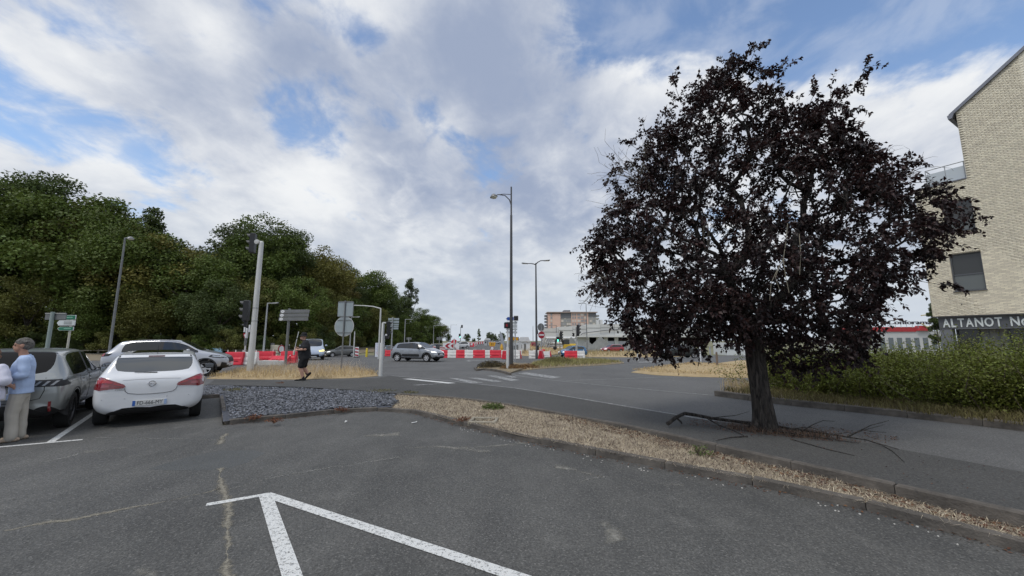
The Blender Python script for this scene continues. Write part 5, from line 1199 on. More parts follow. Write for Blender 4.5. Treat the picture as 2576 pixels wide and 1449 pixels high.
def simple(shape, L, W, H, wb, rw, px, py, hdeg, paint, label, name='moving_car', lit=None, cat='car', clad=None, level=2, z=None, hz=.60, mirror=True, group=None, pr=None):
    p = G(px, py) if z is None else z; c = Car(shape, L, W, H, wb, (L - wb) * .47, rw, Vector((p.x, p.y, tz(p.y))), R(hdeg), paint, label, name, cat, group, level=level, clad=clad, spokes=7)
    dress(c, lit, hz=hz * H / 1.48)
    if mirror: c.mirrors(wb * .26, H * .66, paint, .2)
    c.door_lines(wb * .31, -.1, -wb * .38, H * .22, H * .62); return c
vanp = AT(786, 905, 33.5)
simple(VAN, 4.35, 1.78, 1.80, 2.7, .31, 786, 904.5, -62, car_paint('pale_blue', (.40, .46, .55), .2), 'pale blue-grey van coming towards us behind the man in black', 'moving_van', mat('warm_headlamp', (.7, .6, .2), .3, emit=(1, .8, .25), estr=1.2), 'van', hz=.62)
simple(HATCH, 4.0, 1.74, 1.50, 2.5, .31, 857, 897.5, 218, car_paint('graphite', (.15, .155, .15), .3), 'dark grey hatchback approaching with headlights on, left of the striped panel', 'moving_car', DRL, hz=.66)
simple(HATCH, 3.6, 1.62, 1.50, 2.3, .29, 976, 894, 75, car_paint('petrol', (.06, .085, .11), .2), 'small dark blue-grey car half hidden behind the white notice board', 'moving_car')
simple(SEDAN, 4.5, 1.80, 1.45, 2.7, .32, 1092, 884, 222, car_paint('black', (.018, .018, .02), .1), 'black saloon waiting behind the red chevron board', 'moving_car', LAMPGLASS)
simple(SUV, 4.4, 1.84, 1.66, 2.65, .35, 1158, 877, 222, car_paint('white2', (.74, .74, .73), 0), 'white SUV coming down the far road left of the white-red blocks', 'moving_car', LAMPGLASS, hz=.62)
BLUEC = car_paint('blue', (.035, .14, .27), .2, .28)
simple(HATCH, 3.85, 1.67, 1.50, 2.45, .29, 1440, 898, 205, BLUEC, 'blue hatchback with lit headlamps on the cross street', 'moving_car', DRL, hz=.66)
REDC = car_paint('red', (.30, .02, .03), .1, .28)
simple(HATCH, 4.06, 1.75, 1.45, 2.55, .31, 1540, 887, 200, REDC, 'red hatchback on the cross street right of the blue car', 'moving_car', DRL, hz=.64)
simple(HATCH, 4.06, 1.75, 1.45, 2.55, .31, 1622, 887, 195, REDC, 'second red car partly hidden by the hanging purple leaves', 'moving_car', hz=.64)
simple(SEDAN, 4.4, 1.8, 1.42, 2.65, .33, 1706, 901, 180, car_paint('dark_green', (.022, .026, .024), .15), 'dark car passing behind the lowest purple leaves, left of the trunk', 'moving_car')
simple(SEDAN, 4.4, 1.8, 1.45, 2.65, .33, 1248, 865.5, 200, car_paint('pearl', (.40, .41, .42), .2), 'silver car far off at the crest of the road', 'moving_car', LAMPLIT, level=1)
simple(HATCH, 4.0, 1.75, 1.48, 2.5, .31, 1136, 868.5, 230, car_paint('cream', (.55, .55, .53)), 'pale car far off behind the chevron boards', 'moving_car', level=1)
# ================================================================== people
from mathutils import noise as mnoise
SKIN = mat('skin', (.42, .235, .165), .55, var=.08, vscale=12, spec=.35)
SKIN_P = mat('skin_pale', (.50, .29, .21), .55, var=.08, vscale=12, spec=.35)
def capsule(mb, pts, rads, n=12):
    mb.tube(pts, rads, n); mb.ball(pts[0], rads[0], n, 8); mb.ball(pts[-1], rads[-1], n, 8)
    for p, r_ in zip(pts[1:-1], rads[1:-1]): mb.ball(p, r_ * .99, n, 8)
def loft(mb, rings, n=18):
    """rings: (x centre, y centre, z, depth radius, side radius)"""
    vs = []; fs = []
    for (x, y, z, a, b) in rings:
        for k in range(n):
            t = 2 * math.pi * k / n; c, s_ = math.cos(t), math.sin(t)
            vs.append((x + a * math.copysign(abs(c) ** .85, c), y + b * math.copysign(abs(s_) ** .85, s_), z))
    for i in range(len(rings) - 1):
        for k in range(n): j = (k + 1) % n; fs.append((i * n + k, i * n + j, (i + 1) * n + j, (i + 1) * n + k))
    fs += [tuple(reversed(range(n))), tuple((len(rings) - 1) * n + k for k in range(n))]; mb.add(vs, fs)
def fuse(mb, name, m_, parent, voxel=.013, smooth=3, wrinkle=0., wscale=9.):
    me = mb.mesh('tmp'); o = bench('tmp', me)
    r_ = o.modifiers.new('r', 'REMESH'); r_.mode = 'VOXEL'; r_.voxel_size = voxel
    sm = o.modifiers.new('s', 'SMOOTH'); sm.factor = .5; sm.iterations = smooth
    out = evaluated(o); WORK.collection.objects.unlink(o); out.name = name
    if wrinkle:
        nv = len(out.vertices); co = np.empty(nv * 3, np.float32); no = np.empty(nv * 3, np.float32); out.vertices.foreach_get('co', co); out.vertices.foreach_get('normal', no); co = co.reshape(-1, 3); no = no.reshape(-1, 3); q = np.zeros(nv)
        rg = np.random.default_rng(int(wscale * 10) + nv)
        for k in range(9):
            d = unit(rg.standard_normal((1, 3)) * np.array([1, 1, 1.8]))[0]; f_ = wscale * (1.6 + .8 * k * .5); q += np.sin(co @ d * f_ * 1.7 + rg.random() * 6.28 + 1.2 * np.sin(co @ unit(rg.standard_normal((1, 3)))[0] * f_ * .8)) / (1.6 + .45 * k)
        co = co + no * (wrinkle * .55 * q)[:, None]; out.vertices.foreach_set('co', co.astype(np.float32).ravel()); out.update()
    out.polygons.foreach_set('use_smooth', [True] * len(out.polygons)); out.materials.clear(); return ob(name, out, m_, parent)
def head(mb, x, z, s=1., face=1.):
    """head facing +X, chin at z, height .235"""
    h = .235 * s
    mb.ball((x - .012, 0, z + h * .60), (.098 * s, .076 * s, .100 * s), 18, 12); mb.ball((x + .02, 0, z + h * .30), (.068 * s, .060 * s, .075 * s), 16, 10)
    mb.ball((x + .045, 0, z + h * .13), (.036 * s, .036 * s, .03 * s), 10, 8)                      # chin
    mb.tube([(x + .074 * s, 0, z + h * .56), (x + .088 * s, 0, z + h * .46), (x + .098 * s, 0, z + h * .38), (x + .078 * s, 0, z + h * .35)], [.010, .012, .015, .013], 8)   # nose
    mb.ball((x + .078 * s, 0, z + h * .235), (.02, .028, .012), 10, 6); mb.ball((x + .078 * s, 0, z + h * .265), (.018, .026, .010), 10, 6)       # lips
    mb.ball((x + .072 * s, 0, z + h * .60), (.022, .06, .012), 10, 6)                                       # brow
    for sd in (1, -1): mb.ball((x - .018, sd * .078 * s, z + h * .47), (.026, .010, .036), 10, 8)           # ears
def eyes(root, x, z, s=1., par=None):
    h = .235 * s
    for sd in (1, -1):
        e = MB().ball((x + .073 * s, sd * .033 * s, z + h * .51), (.012, .015, .010), 8, 6).build('eye', mat('eye', (.05, .035, .03), .2), par or root, smooth=60)
def hand(mb, wrist, d, palm_n, side, s=1., curl=.6):
    """palm with five unequal bent fingers; d points from wrist to knuckles, palm_n out of the palm, side towards the thumb"""
    d = Vector(d).normalized(); pn = Vector(palm_n).normalized(); sd = Vector(side).normalized(); w = Vector(wrist)
    kn = w + d * .085 * s
    for k, (off, L) in enumerate(((.030, .072), (.011, .082), (-.009, .077), (-.028, .06))):
        b = kn + sd * off * s; mb_pts = [b - d * .06 * s, b, b + (d * math.cos(curl * .6) + pn * math.sin(curl * .6)) * L * .45 * s]
        e2 = mb_pts[-1] + (d * math.cos(curl * 1.7) + pn * math.sin(curl * 1.7)) * L * .35 * s; e3 = e2 + (d * math.cos(curl * 2.6) + pn * math.sin(curl * 2.6)) * L * .3 * s
        capsule(mb, mb_pts + [e2, e3], [.013 * s, .0105 * s, .0095 * s, .009 * s, .0075 * s], 8)
    tb = w + d * .025 * s + sd * .03 * s; t1 = tb + (d * .5 + sd * .8 + pn * .3).normalized() * .04 * s; t2 = t1 + (d * .8 + sd * .3 + pn * .6).normalized() * .032 * s
    capsule(mb, [w + d * .015 * s, tb, t1, t2], [.018 * s, .015 * s, .011 * s, .009 * s], 8)
def shoe(mb, heel, toe, z=0., w=.048, h=.075):
    heel = Vector(heel); toe = Vector(toe); t = (toe - heel)
    P = [heel + t * k for k in (0.02, .2, .45, .7, .9, 1.)]; R_ = [w * .85, w * .95, w * .85, w * 1.02, w * .92, w * .6]
    for p, r_, hh in zip(P, R_, (h, h * 1.05, h * .85, h * .62, h * .5, h * .4)):
        mb.ball(p + Vector((0, 0, hh * .5)), (r_ * 1.1 + .02, r_, hh * .5), 12, 8)
    mb.tube([p + Vector((0, 0, .03)) for p in P], [r_ * .75 for r_ in R_], 10)

def man_blue():
    p = G(27, 1110, 0); root = empty('person', p, R(-136), 'grey-haired man in a light blue shirt and beige trousers, facing left', 'person'); root.scale = (.93, .93, 1.0)
    b = MB(); head(b, .06, 1.50, 1.02)
    capsule(b, [(-.02, 0, 1.38), (.02, 0, 1.46), (.045, 0, 1.56)], [.075, .062, .06])
    loft(b, [(-.02, 0, .86, .11, .155), (-.02, 0, 1.0, .115, .15), (-.01, 0, 1.15, .12, .16), (-.01, 0, 1.3, .115, .185), (-.02, 0, 1.40, .08, .17), (-.01, 0, 1.44, .05, .08)])
    for sd, hx in ((1, .03), (-1, -.03)):
        capsule(b, [(-.02, sd * .09, .9), (.0 + hx, sd * .105, .5), (-.03 + hx, sd * .09, .09)], [.10, .062, .04]); 
    # near arm bent forward, far arm the same but lower
    for sd, el, wr in ((1, (-.06, .235, 1.10), (.20, .16, 1.06)), (-1, (-.05, -.235, 1.10), (.20, -.12, 1.02))):
        capsule(b, [(-.02, sd * .185, 1.37), el, wr], [.06, .047, .028]); hand(b, wr, Vector(wr) - Vector(el) + Vector((.02, 0, .02)), (0, -sd, -.2), (0, 0, 1))
    body = fuse(b, 'body', SKIN, root, .009, 2)
    eyes(root, .06, 1.50, 1.02, body)
    s = MB(); loft(s, [(-.03, 0, .80, .155, .205), (-.02, 0, .90, .15, .195), (-.005, 0, 1.02, .16, .19), (.0, 0, 1.15, .155, .195), (-.01, 0, 1.28, .145, .21), (-.02, 0, 1.38, .11, .205), (-.02, 0, 1.445, .078, .10)])
    for sd, el in ((1, (-.06, .24, 1.12)), (-1, (-.05, -.24, 1.12))):
        capsule(s, [(-.02, sd * .18, 1.36), el], [.082, .07]); capsule(s, [el, Vector(el) + Vector((.09, -sd * .03, -.02))], [.07, .062])
    capsule(s, [(-.02, .07, 1.435), (.045, .03, 1.44), (.055, -.03, 1.44), (-.02, -.07, 1.435), (-.06, 0, 1.46), (-.02, .07, 1.435)], [.018] * 6, 8)
    fuse(s, 'shirt', mat('blue_shirt', (.42, .53, .74), .8, var=.06, vscale=4), root, .011, 2, .007, 7)
    t = MB(); loft(t, [(-.02, 0, .74, .125, .17), (-.02, 0, .84, .12, .16)])
    for sd, hx in ((1, .03), (-1, -.05)):
        capsule(t, [(-.02, sd * .08, .84), (-.005 + hx * .5, sd * .088, .66), (.0 + hx, sd * .09, .48), (-.02 + hx, sd * .09, .25), (-.03 + hx, sd * .09, .075)], [.115, .105, .09, .084, .08])
    fuse(t, 'trousers', mat('beige_cotton', (.46, .425, .365), .85, var=.08, vscale=4), root, .012, 2, .006, 6)
    for sd, hx in ((1, .03), (-1, -.05)):
        k = MB(); shoe(k, (-.09 + hx, sd * .09, 0), (.19 + hx, sd * .105, 0)); fuse(k, 'shoe', mat('beige_suede', (.40, .31, .23), .8, var=.1, vscale=20), root, .009, 2)
    h = MB(); h.ball((.035, 0, 1.668), (.112, .086, .085), 18, 12); h.ball((-.02, 0, 1.635), (.078, .08, .09), 16, 10); h.ball((.0, 0, 1.60), (.07, .088, .06), 14, 9)
    for _ in range(26):
        a = random.uniform(-2.6, 2.6); e = random.uniform(.1, 1.3); d = Vector((-math.cos(a) * math.cos(e) * .115 + .02, math.sin(a) * math.cos(e) * .09, math.sin(e) * .105)); c = Vector((.02, 0, 1.655)) + d
        h.tube([c, c + Vector((random.uniform(-.03, .03), random.uniform(-.02, .02), -.015))], [.014, .008], 5)
    fuse(h, 'hair', mat('grey_hair', (.06, .055, .048), .75, col2=(.18, .168, .15), vscale=35, bump=.6, bscale=150), root, .009, 1, .003, 40)
man_blue()
def woman_white():
    p = G(-66, 1126, 0); root = empty('person', p, R(112), 'woman with curly auburn hair in a white blouse, cut by the left edge', 'person')
    b = MB(); head(b, .04, 1.36, .95); capsule(b, [(-.01, 0, 1.26), (.02, 0, 1.33), (.035, 0, 1.42)], [.06, .052, .05])
    loft(b, [(-.02, 0, .80, .12, .16), (-.02, 0, .95, .10, .135), (-.01, 0, 1.15, .11, .16), (-.02, 0, 1.27, .07, .16), (-.01, 0, 1.31, .045, .07)])
    for sd in (1, -1): capsule(b, [(-.02, sd * .085, .82), (0, sd * .09, .45), (-.02, sd * .09, .08)], [.10, .058, .036])
    for sd, el, wr in ((1, (-.10, .24, 1.0), (.10, .20, .90)), (-1, (-.08, -.26, 1.02), (.12, -.26, .93))):
        capsule(b, [(-.02, sd * .17, 1.25), el, wr], [.052, .042, .026]); hand(b, wr, Vector(wr) - Vector(el), (0, -sd, 0), (0, 0, 1), .92)
    body = fuse(b, 'body', SKIN_P, root, .009, 2); eyes(root, .04, 1.36, .95, body)
    s = MB(); loft(s, [(-.03, 0, .74, .19, .245), (-.02, 0, .86, .175, .23), (-.01, 0, 1.02, .155, .205), (-.01, 0, 1.15, .145, .20), (-.02, 0, 1.25, .10, .19), (-.02, 0, 1.305, .07, .085)])
    for sd, el in ((1, (-.10, .25, 1.02)), (-1, (-.08, -.27, 1.04))): capsule(s, [(-.02, sd * .165, 1.24), el], [.085, .085])
    fuse(s, 'blouse', mat('white_blouse', (.66, .66, .76), .8, var=.05, vscale=4), root, .011, 2, .012, 7)
    t = MB(); loft(t, [(-.02, 0, .10, .11, .17), (-.01, 0, .3, .14, .19), (-.02, 0, .55, .16, .20), (-.02, 0, .80, .16, .20), (-.02, 0, .92, .12, .16)])
    fuse(t, 'skirt', mat('pale_blue_skirt', (.50, .52, .68), .8, var=.06, vscale=4), root, .012, 2, .014, 7)
    for sd in (1, -1):
        k = MB(); shoe(k, (-.09, sd * .09, 0), (.15, sd * .10, 0), 0, .04, .06); fuse(k, 'shoe', mat('tan_shoe', (.3, .2, .13), .7), root, .009, 2)
    h = MB(); h.ball((.0, 0, 1.50), (.115, .105, .115), 16, 12); h.ball((-.05, 0, 1.42), (.09, .10, .10), 14, 10)
    for _ in range(90):
        d = Vector(rand_dir(1)[0]); d.x = -abs(d.x) * .9 + .1; h.ball(Vector((-.01, 0, 1.46)) + Vector((d.x * .12, d.y * .115, d.z * .13)), .024, 6, 5)
    fuse(h, 'hair', mat('auburn_hair', (.16, .075, .04), .7, col2=(.26, .14, .08), vscale=40, bump=.7, bscale=120), root, .01, 1)
woman_white()
def man_black():
    p = G(762, 957); root = empty('person', p, R(-158), 'man in black hat, black T-shirt and shorts walking left along the path', 'person'); root.scale = (1.0, 1.0, 1.0)
    b = MB(); head(b, .10, 1.60, 1.05); capsule(b, [(.0, 0, 1.5), (.05, 0, 1.57), (.08, 0, 1.67)], [.085, .072, .068])
    loft(b, [(.0, 0, .82, .15, .18), (.03, 0, 1.0, .19, .20), (.02, 0, 1.2, .19, .20), (.0, 0, 1.4, .15, .21), (.0, 0, 1.52, .10, .19), (.0, 0, 1.57, .06, .09)])
    legs = {1: [(.02, .10, .86), (.11, .11, .50), (-.01, .11, .10)], -1: [(.0, -.10, .86), (.02, -.11, .50), (-.155, -.11, .22)]}
    for sd in (1, -1): capsule(b, [legs[sd][0], legs[sd][1], Vector(legs[sd][1]).lerp(Vector(legs[sd][2]), .4) + Vector((-.012, 0, 0)), legs[sd][2]], [.125, .078, .076, .046])
    for sd, el, wr in ((1, (-.03, .32, 1.25), (.27, .17, 1.22)), (-1, (.02, -.28, 1.26), (.28, -.02, 1.29))):
        capsule(b, [(.0, sd * .21, 1.46), el, Vector(el).lerp(Vector(wr), .35), wr], [.07, .056, .055, .034]); hand(b, wr, (.8, -sd * .5, .05), (0, -sd, 0), (0, 0, 1), 1.05, .85)
    body = fuse(b, 'body', SKIN_P, root, .010, 2); eyes(root, .10, 1.60, 1.05, body)
    BL = mat('black_cloth', (.012, .012, .014), .85, var=.2, vscale=6)
    s = MB(); loft(s, [(-.02, 0, .87, .235, .245), (.01, 0, 1.0, .24, .24), (.02, 0, 1.15, .23, .235), (.01, 0, 1.3, .20, .235), (.0, 0, 1.42, .175, .245), (.0, 0, 1.53, .12, .21), (.01, 0, 1.60, .085, .10)])
    for sd, el in ((1, (-.03, .31, 1.27)), (-1, (.02, -.27, 1.28))): capsule(s, [(.0, sd * .2, 1.45), Vector((0, sd * .2, 1.45)).lerp(Vector(el), .72)], [.105, .10])
    sh = fuse(s, 'shirt', BL, root, .013, 2, .013, 7)
    t = MB(); loft(t, [(.0, 0, .80, .17, .20), (.0, 0, .95, .19, .20)])
    for sd in (1, -1): a, k = Vector(legs[sd][0]), Vector(legs[sd][1]); capsule(t, [a, a.lerp(k, .55), a.lerp(k, .72)], [.16, .135, .13])
    so = fuse(t, 'shorts', mat('black_shorts', (.008, .008, .009), .9), root, .013, 2, .010, 8)
    MB().ball((.175, .13, .83), (.012, .03, .018), 8, 5).build('logo', mat('white_print', (.7, .7, .7), .6), so)
    k = MB(); shoe(k, (-.07, .11, 0), (.25, .12, 0), 0, .05, .10); capsule(k, [(-.01, .11, .10), (-.01, .11, .15)], [.055, .05]); fuse(k, 'shoe', BL, root, .010, 2)
    k = MB(); shoe(k, (-.05, 0, 0), (.25, 0, 0), 0, .05, .10); capsule(k, [(.02, 0, .10), (.03, 0, .15)], [.055, .05]); o = fuse(k, 'shoe', BL, root, .010, 2)
    o.location = (-.225, -.11, .19); o.rotation_euler = (0, R(46), 0)
    h = MB(); hp = [(.0, .14), (.06, .14), (.095, .12), (.11, .07), (.113, .02), (.17, -.005), (.172, -.018), (.10, -.005), (.0, -.0)]
    M = Matrix.Translation((.075, 0, 1.785)) @ Matrix.Rotation(R(-7), 4, 'Y'); h.lathe(hp[::-1], 24, M); h.build('hat', mat('black_felt', (.012, .012, .013), .9), root, smooth=50)
    bd = MB(); bd.ball((.145, 0, 1.625), (.05, .05, .045), 10, 8); bd.ball((.06, 0, 1.60), (.09, .075, .05), 10, 8); fuse(bd, 'beard', mat('dark_hair', (.03, .022, .018), .8), root, .009, 1)
    b2 = MB(); 
    st = empty('white_stick', p + Matrix.Rotation(R(-158), 3, 'Z') @ Vector((.375, .10, 0)), R(-158), 'slim white stick held upright by the man in black', 'stick')
    MB().tube([(.0, 0, 1.05), (-.005, 0, 1.2), (-.05, 0, 1.55), (-.11, 0, 1.95)], [.016, .014, .013, .014], 8).build('shaft', mat('white_stick', (.62, .62, .6), .5), st, smooth=60)
    MB().lathe([(.0, 1.02), (.038, 1.02), (.042, 1.05), (.04, 1.15), (.02, 1.21), (.0, 1.22)], 14).build('grip', mat('pale_grip', (.5, .48, .42), .5), st, smooth=60)
    MB().tube([(-.062, 0, 1.66), (-.068, 0, 1.70)], .016, 8).build('collar', INK, st)
man_black()
# ================================================================== street furniture
GALV = mat('galvanised', (.36, .37, .37), .5, .4, var=.12, vscale=3); GALVD = mat('dark_galvanised', (.17, .175, .175), .55, .3, var=.15, vscale=3); LIGHTPOLE = mat('light_grey_paint', (.52, .52, .50), .5, var=.08, vscale=2)
DARKPOLE = mat('dark_grey_paint', (.055, .055, .057), .5, var=.15, vscale=2); SIGNBACK = mat('sign_back', (.30, .345, .355), .45, .3, var=.06, vscale=3); SIGNGREY = mat('sign_back_dark', (.16, .165, .165), .5, .2, var=.1, vscale=3)
SIGWHITE = mat('sign_white', (.68, .69, .70), .45); SIGGREEN = mat('sign_green', (.012, .16, .085), .45); SIGBLUE = mat('sign_blue', (.015, .07, .33), .45); SIGRED = mat('sign_red', (.33, .018, .03), .45); SIGYEL = mat('sign_yellow', (.62, .31, .02), .45)
BARRED = mat('barrier_red', (.62, .022, .042), .45, var=.12, vscale=2.5); BARWHITE = mat('barrier_white', (.66, .655, .62), .5, var=.08, vscale=2.5); SIGBLACK = mat('signal_black', (.012, .012, .013), .5); CONCRETE = mat('concrete', (.42, .415, .39), .85, var=.12, vscale=.8, bump=.2, bscale=8)
def tp(px, py, Y): return AT(px, py, Y)
def post(root, base, top, r0, r1, m_, name='post', n=12):
    o = MB().tube([Vector(base) - root.location, Vector(top) - root.location], [r0, r1], n).build(name, m_, root, smooth=50); return o
def base_of(px, py): return G(px, py)
def up(b, px, py):
    """top of an upright that stands at b and shows its top at height py"""
    p = AT(px, py, b.y); return Vector((b.x, b.y, p.z))
def hpx(py, Y, px=1288): return AT(px, py, Y).z
def lathe_post(root, prof, m_, name='post'): return MB().lathe(prof, 14).build(name, m_, root, smooth=45)
def signal_head(root, c, rz, s=1., lamps=3, hood=True, name='signal_head', lit=None, back=False):
    """housing with hooded lamps looking along local -Y turned by rz"""
    M = Matrix.Translation(Vector(c)) @ Matrix.Rotation(rz, 4, 'Z'); w, h, d = .27 * s, .30 * s * lamps, .2 * s
    mb = MB(); mb.box(c, (w, d, h), rz, bev=.03 * s); o = mb.build(name, SIGBLACK, root)
    for k in range(lamps):
        z = h / 2 - .15 * s - k * .30 * s
        mv = MB(); n = 12; vs = []
        for i in range(n + 1):
            a = R(-20) + R(220) * i / n
            for yy, rr in ((-d / 2, .115 * s), (-d / 2 - .17 * s * (.55 + .45 * math.sin(a)), .115 * s)): vs.append(M @ Vector((rr * math.cos(a), yy, z + rr * math.sin(a))))
        mv.add(vs, [(2 * i, 2 * i + 1, 2 * i + 3, 2 * i + 2) for i in range(n)]); v = mv.build('visor', mat('visor_grey', (.05, .05, .052), .5), o)
        sm = v.modifiers.new('t', 'SOLIDIFY'); sm.thickness = .008
        colr = (mat('lens_red', (.10, .012, .012), .25), mat('lens_amber', (.12, .06, .01), .25), mat('lens_green', (.01, .09, .06), .25))[min(2, k if lamps == 3 else (0 if k == 0 else 2))]
        if lit == k: colr = mat('lens_green_lit', (.05, .6, .45), .3, emit=(.05, .95, .6), estr=2.5)
        MB().lathe([(.0, 0), (.1 * s, 0), (.1 * s, .012), (0, .03)], 14, M @ Matrix.Translation((0, -d / 2 - .002, z)) @ Matrix.Rotation(R(90), 4, 'X')).build('lens', colr, o)
    return o
def lamp_post(name, base, h, label, r0, r1, m_, arms, head='cobra', cat='street lamp', group=None):
    root = empty(name, base, 0, label, cat, group)
    lathe_post(root, [(r0 * 1.25, -.05), (r0 * 1.25, .5), (r0, .58), (r0 * .9, h * .45), (r1, h)], m_)
    for (dx, dz, L, zh) in arms:
        s_ = 1 if dx > 0 else -1
        MB().tube([(0, 0, zh), (s_ * L * .25, 0, zh + dz * .55), (s_ * L * .6, 0, zh + dz * .95), (s_ * L, 0, zh + dz)], [r1 * .9, r1 * .8, r1 * .7, r1 * .65], 8).build('arm', m_, root, smooth=60)
        e = Vector((s_ * L, 0, zh + dz)); hd_ = MB()
        if head == 'bell':
            M = Matrix.Translation(e + Vector((s_ * .18, 0, -.03))) @ Matrix.Rotation(s_ * R(8), 4, 'Y')
            hd_.lathe([(.05, .12), (.10, .10), (.19, .03), (.23, -.05), (.225, -.06), (.0, -.06)], 18, M); o = hd_.build('lamp_head', mat('lamp_grey', (.22, .22, .22), .4, .3), root, smooth=50)
            MB().ball(M @ Vector((0, 0, -.07)), (.2, .2, .1), 14, 8).build('lamp_glass', mat('lamp_glass', (.62, .62, .52), .15, coat=.6), o, smooth=80)
        else:
            hd_.box(e + Vector((s_ * .28, 0, .01)), (.62, .22, .09), M=Matrix.Rotation(-s_ * R(6), 3, 'Y'), bev=.035); o = hd_.build('lamp_head', m_ if head == 'same' else mat('lamp_grey', (.22, .22, .22), .4, .3), root, smooth=50)
            MB().box(e + Vector((s_ * .32, 0, -.045)), (.36, .16, .03), bev=.01).build('lamp_glass', mat('lamp_glass', (.62, .62, .52), .15, coat=.6), o)
    return root
# tall lamp post in the middle
b = G(1286, 921); zt = hpx(470, b.y); za = hpx(520, b.y)
root = empty('street_lamp', b, 0, 'tall dark lamp post in the middle with a curved arm to the left', 'street lamp'); H0 = zt - b.z; Ha = za - b.z
lathe_post(root, [(.135, -.05), (.128, .3), (.118, 1.2), (.108, 2.4), (.095, 4.0), (.085, 7.0), (.075, Ha - .6), (.055, Ha - .55), (.05, H0)], DARKPOLE)
zarm = hpx(490, b.y) - b.z
MB().tube([(0, 0, zarm - .75), (-.12, 0, zarm - .35), (-.42, 0, zarm - .05), (-.9, 0, zarm + .02), (-1.0, 0, zarm - .05)], [.035, .035, .032, .03, .03], 8).build('arm', DARKPOLE, root, smooth=60)
MB().tube([(0, 0, zarm + .02), (-.5, 0, zarm + .05), (-.95, 0, zarm)], .025, 8).build('arm', DARKPOLE, root, smooth=60)
Mh = Matrix.Translation((-1.18, 0, zarm - .1)) @ Matrix.Rotation(R(-12), 4, 'Y')
hh = MB().lathe([(.06, .16), (.12, .13), (.22, .03), (.26, -.06), (.0, -.06)], 18, Mh).build('lamp_head', mat('lamp_grey', (.22, .22, .22), .4, .3), root, smooth=50)
MB().ball(Mh @ Vector((0, 0, -.07)), (.22, .22, .11), 14, 8).build('lamp_glass', mat('lamp_glass', (.62, .62, .52), .15, coat=.6), hh, smooth=80)
# two-armed lamp further back
b = G(1350, 903); zt = hpx(662, b.y)
root = lamp_post('street_lamp', b, zt - b.z, 'slimmer two-armed lamp post right of the tall one', .10, .06, DARKPOLE, [(-1, .12, .75, zt - b.z - .15), (1, .35, .75, zt - b.z - .1)])
MB().box((.13, -.02, 1.0), (.16, .12, .42), bev=.02).build('control_box', SIGBLACK, root)
# leaning-looking lamp at the wood edge and slim lamps
b = Vector((AT(275, 885, 30).x, 30, tz(30))); zt = hpx(598, 30, 325); lamp_post('street_lamp', b, zt - b.z, 'grey lamp post in front of the wood behind the silver SUV', .09, .06, GALVD, [(1, .1, .25, zt - b.z - .1)], 'bell')
for px, topy, Y, s_, lb in ((664, 762, 38, 1, 'slim lamp post with short arm behind the three-blade sign'), (1017, 803, 75, 1, 'slim lamp post against the end of the wood'), (880, 797, 60, 1, 'slim lamp post behind the square sign back'), (1090, 818, 100, 1, 'far slim lamp post left of the black saloon'), (1133, 817, 150, 1, 'far lamp post standing clear of the wood'), (1477, 763, 70, -1, 'slim tall lamp post in front of the pink apartment block'), (1400, 818, 80, -1, 'slim bare pole in front of the pale concrete hall')):
    x = AT(px, 870, Y).x; z0 = tz(Y); zt = hpx(topy, Y, px)
    lamp_post('street_lamp', (x, Y, z0), zt - z0, lb, .09, .055, GALVD if px > 1300 else GALV, [(s_, .02, .02 * Y * .6, zt - z0 - .05)], 'same')
# ---- mast with signals at the left island
b = G(628, 939); zt = hpx(607, b.y, 655)
root = empty('signal_mast', b, 0, 'thick light grey mast carrying black traffic signals on the left island', 'traffic light'); Hm = zt - b.z
lathe_post(root, [(.155, -.05), (.15, .3), (.13, 2.5), (.105, Hm - .12), (.095, Hm - .04), (.06, Hm), (.0, Hm + .02)], LIGHTPOLE)
for z in (2.55, 3.2): MB().lathe([(.132, z), (.136, z), (.136, z + .02), (.132, z + .02)], 16).build('band', GALVD, root)
su = hpx(612, b.y, 640) - b.z; k = 1.15
signal_head(root, (-.42, -.02, su), R(-75), k); MB().box((-.24, 0, su + .12), (.3, .05, .05)).build('bracket', LIGHTPOLE, root)
MB().lathe([(.0, 0), (.12, 0), (.12, .05), (.0, .06)], 14, Matrix.Translation((-.16, -.1, su + .05)) @ Matrix.Rotation(R(90), 4, 'X')).build('clamp', LIGHTPOLE, root)
sl = hpx(788, b.y, 620) - b.z; signal_head(root, (-.36, -.12, sl + .12), R(-75), 1.15); signal_head(root, (-.40, -.02, sl - .42), R(-75), .62)
for x, z, h in ((-.34, hpx(838, b.y) - b.z, .5), (-.37, hpx(858, b.y) - b.z, .45)): MB().box((x + .06, -.05, z), (.05, .28, h), rz=R(20), bev=.01).build('plate_edge', SIGWHITE if h > .46 else SIGNGREY, root)
# yield sign post behind the barriers
Y = 27.; b = Vector((AT(613, 916, Y).x, Y, tz(Y))); root = empty('yield_sign', b, 0, 'small red-bordered give-way triangle on a leaning pale post', 'road sign'); zt = hpx(830, Y, 622) - b.z
MB().tube([(0, 0, -.05), (0, 0, 1.3), (.02, 0, zt)], [.10, .045, .035], 10).build('post', LIGHTPOLE, root, smooth=50)
def tri(r, up_=-1): return [(r * math.cos(R(90 + 120 * i)) , up_ * r * math.sin(R(90 + 120 * i))) for i in range(3)]
zc = hpx(845, Y, 617) - b.z
MB().prism([(x * .62, zc + z) for x, z in tri(.36)], 'y', -.075, -.06).build('sign_plate', SIGRED, root); MB().prism([(x * .62, zc + z) for x, z in tri(.2)], 'y', -.082, -.076).build('sign_face', SIGWHITE, root)
for x in (-.16, .17): MB().box((x, 0, zt + .1), (.05, .2, .5), rz=R(50), bev=.01).build('sign_edge', SIGWHITE, root)
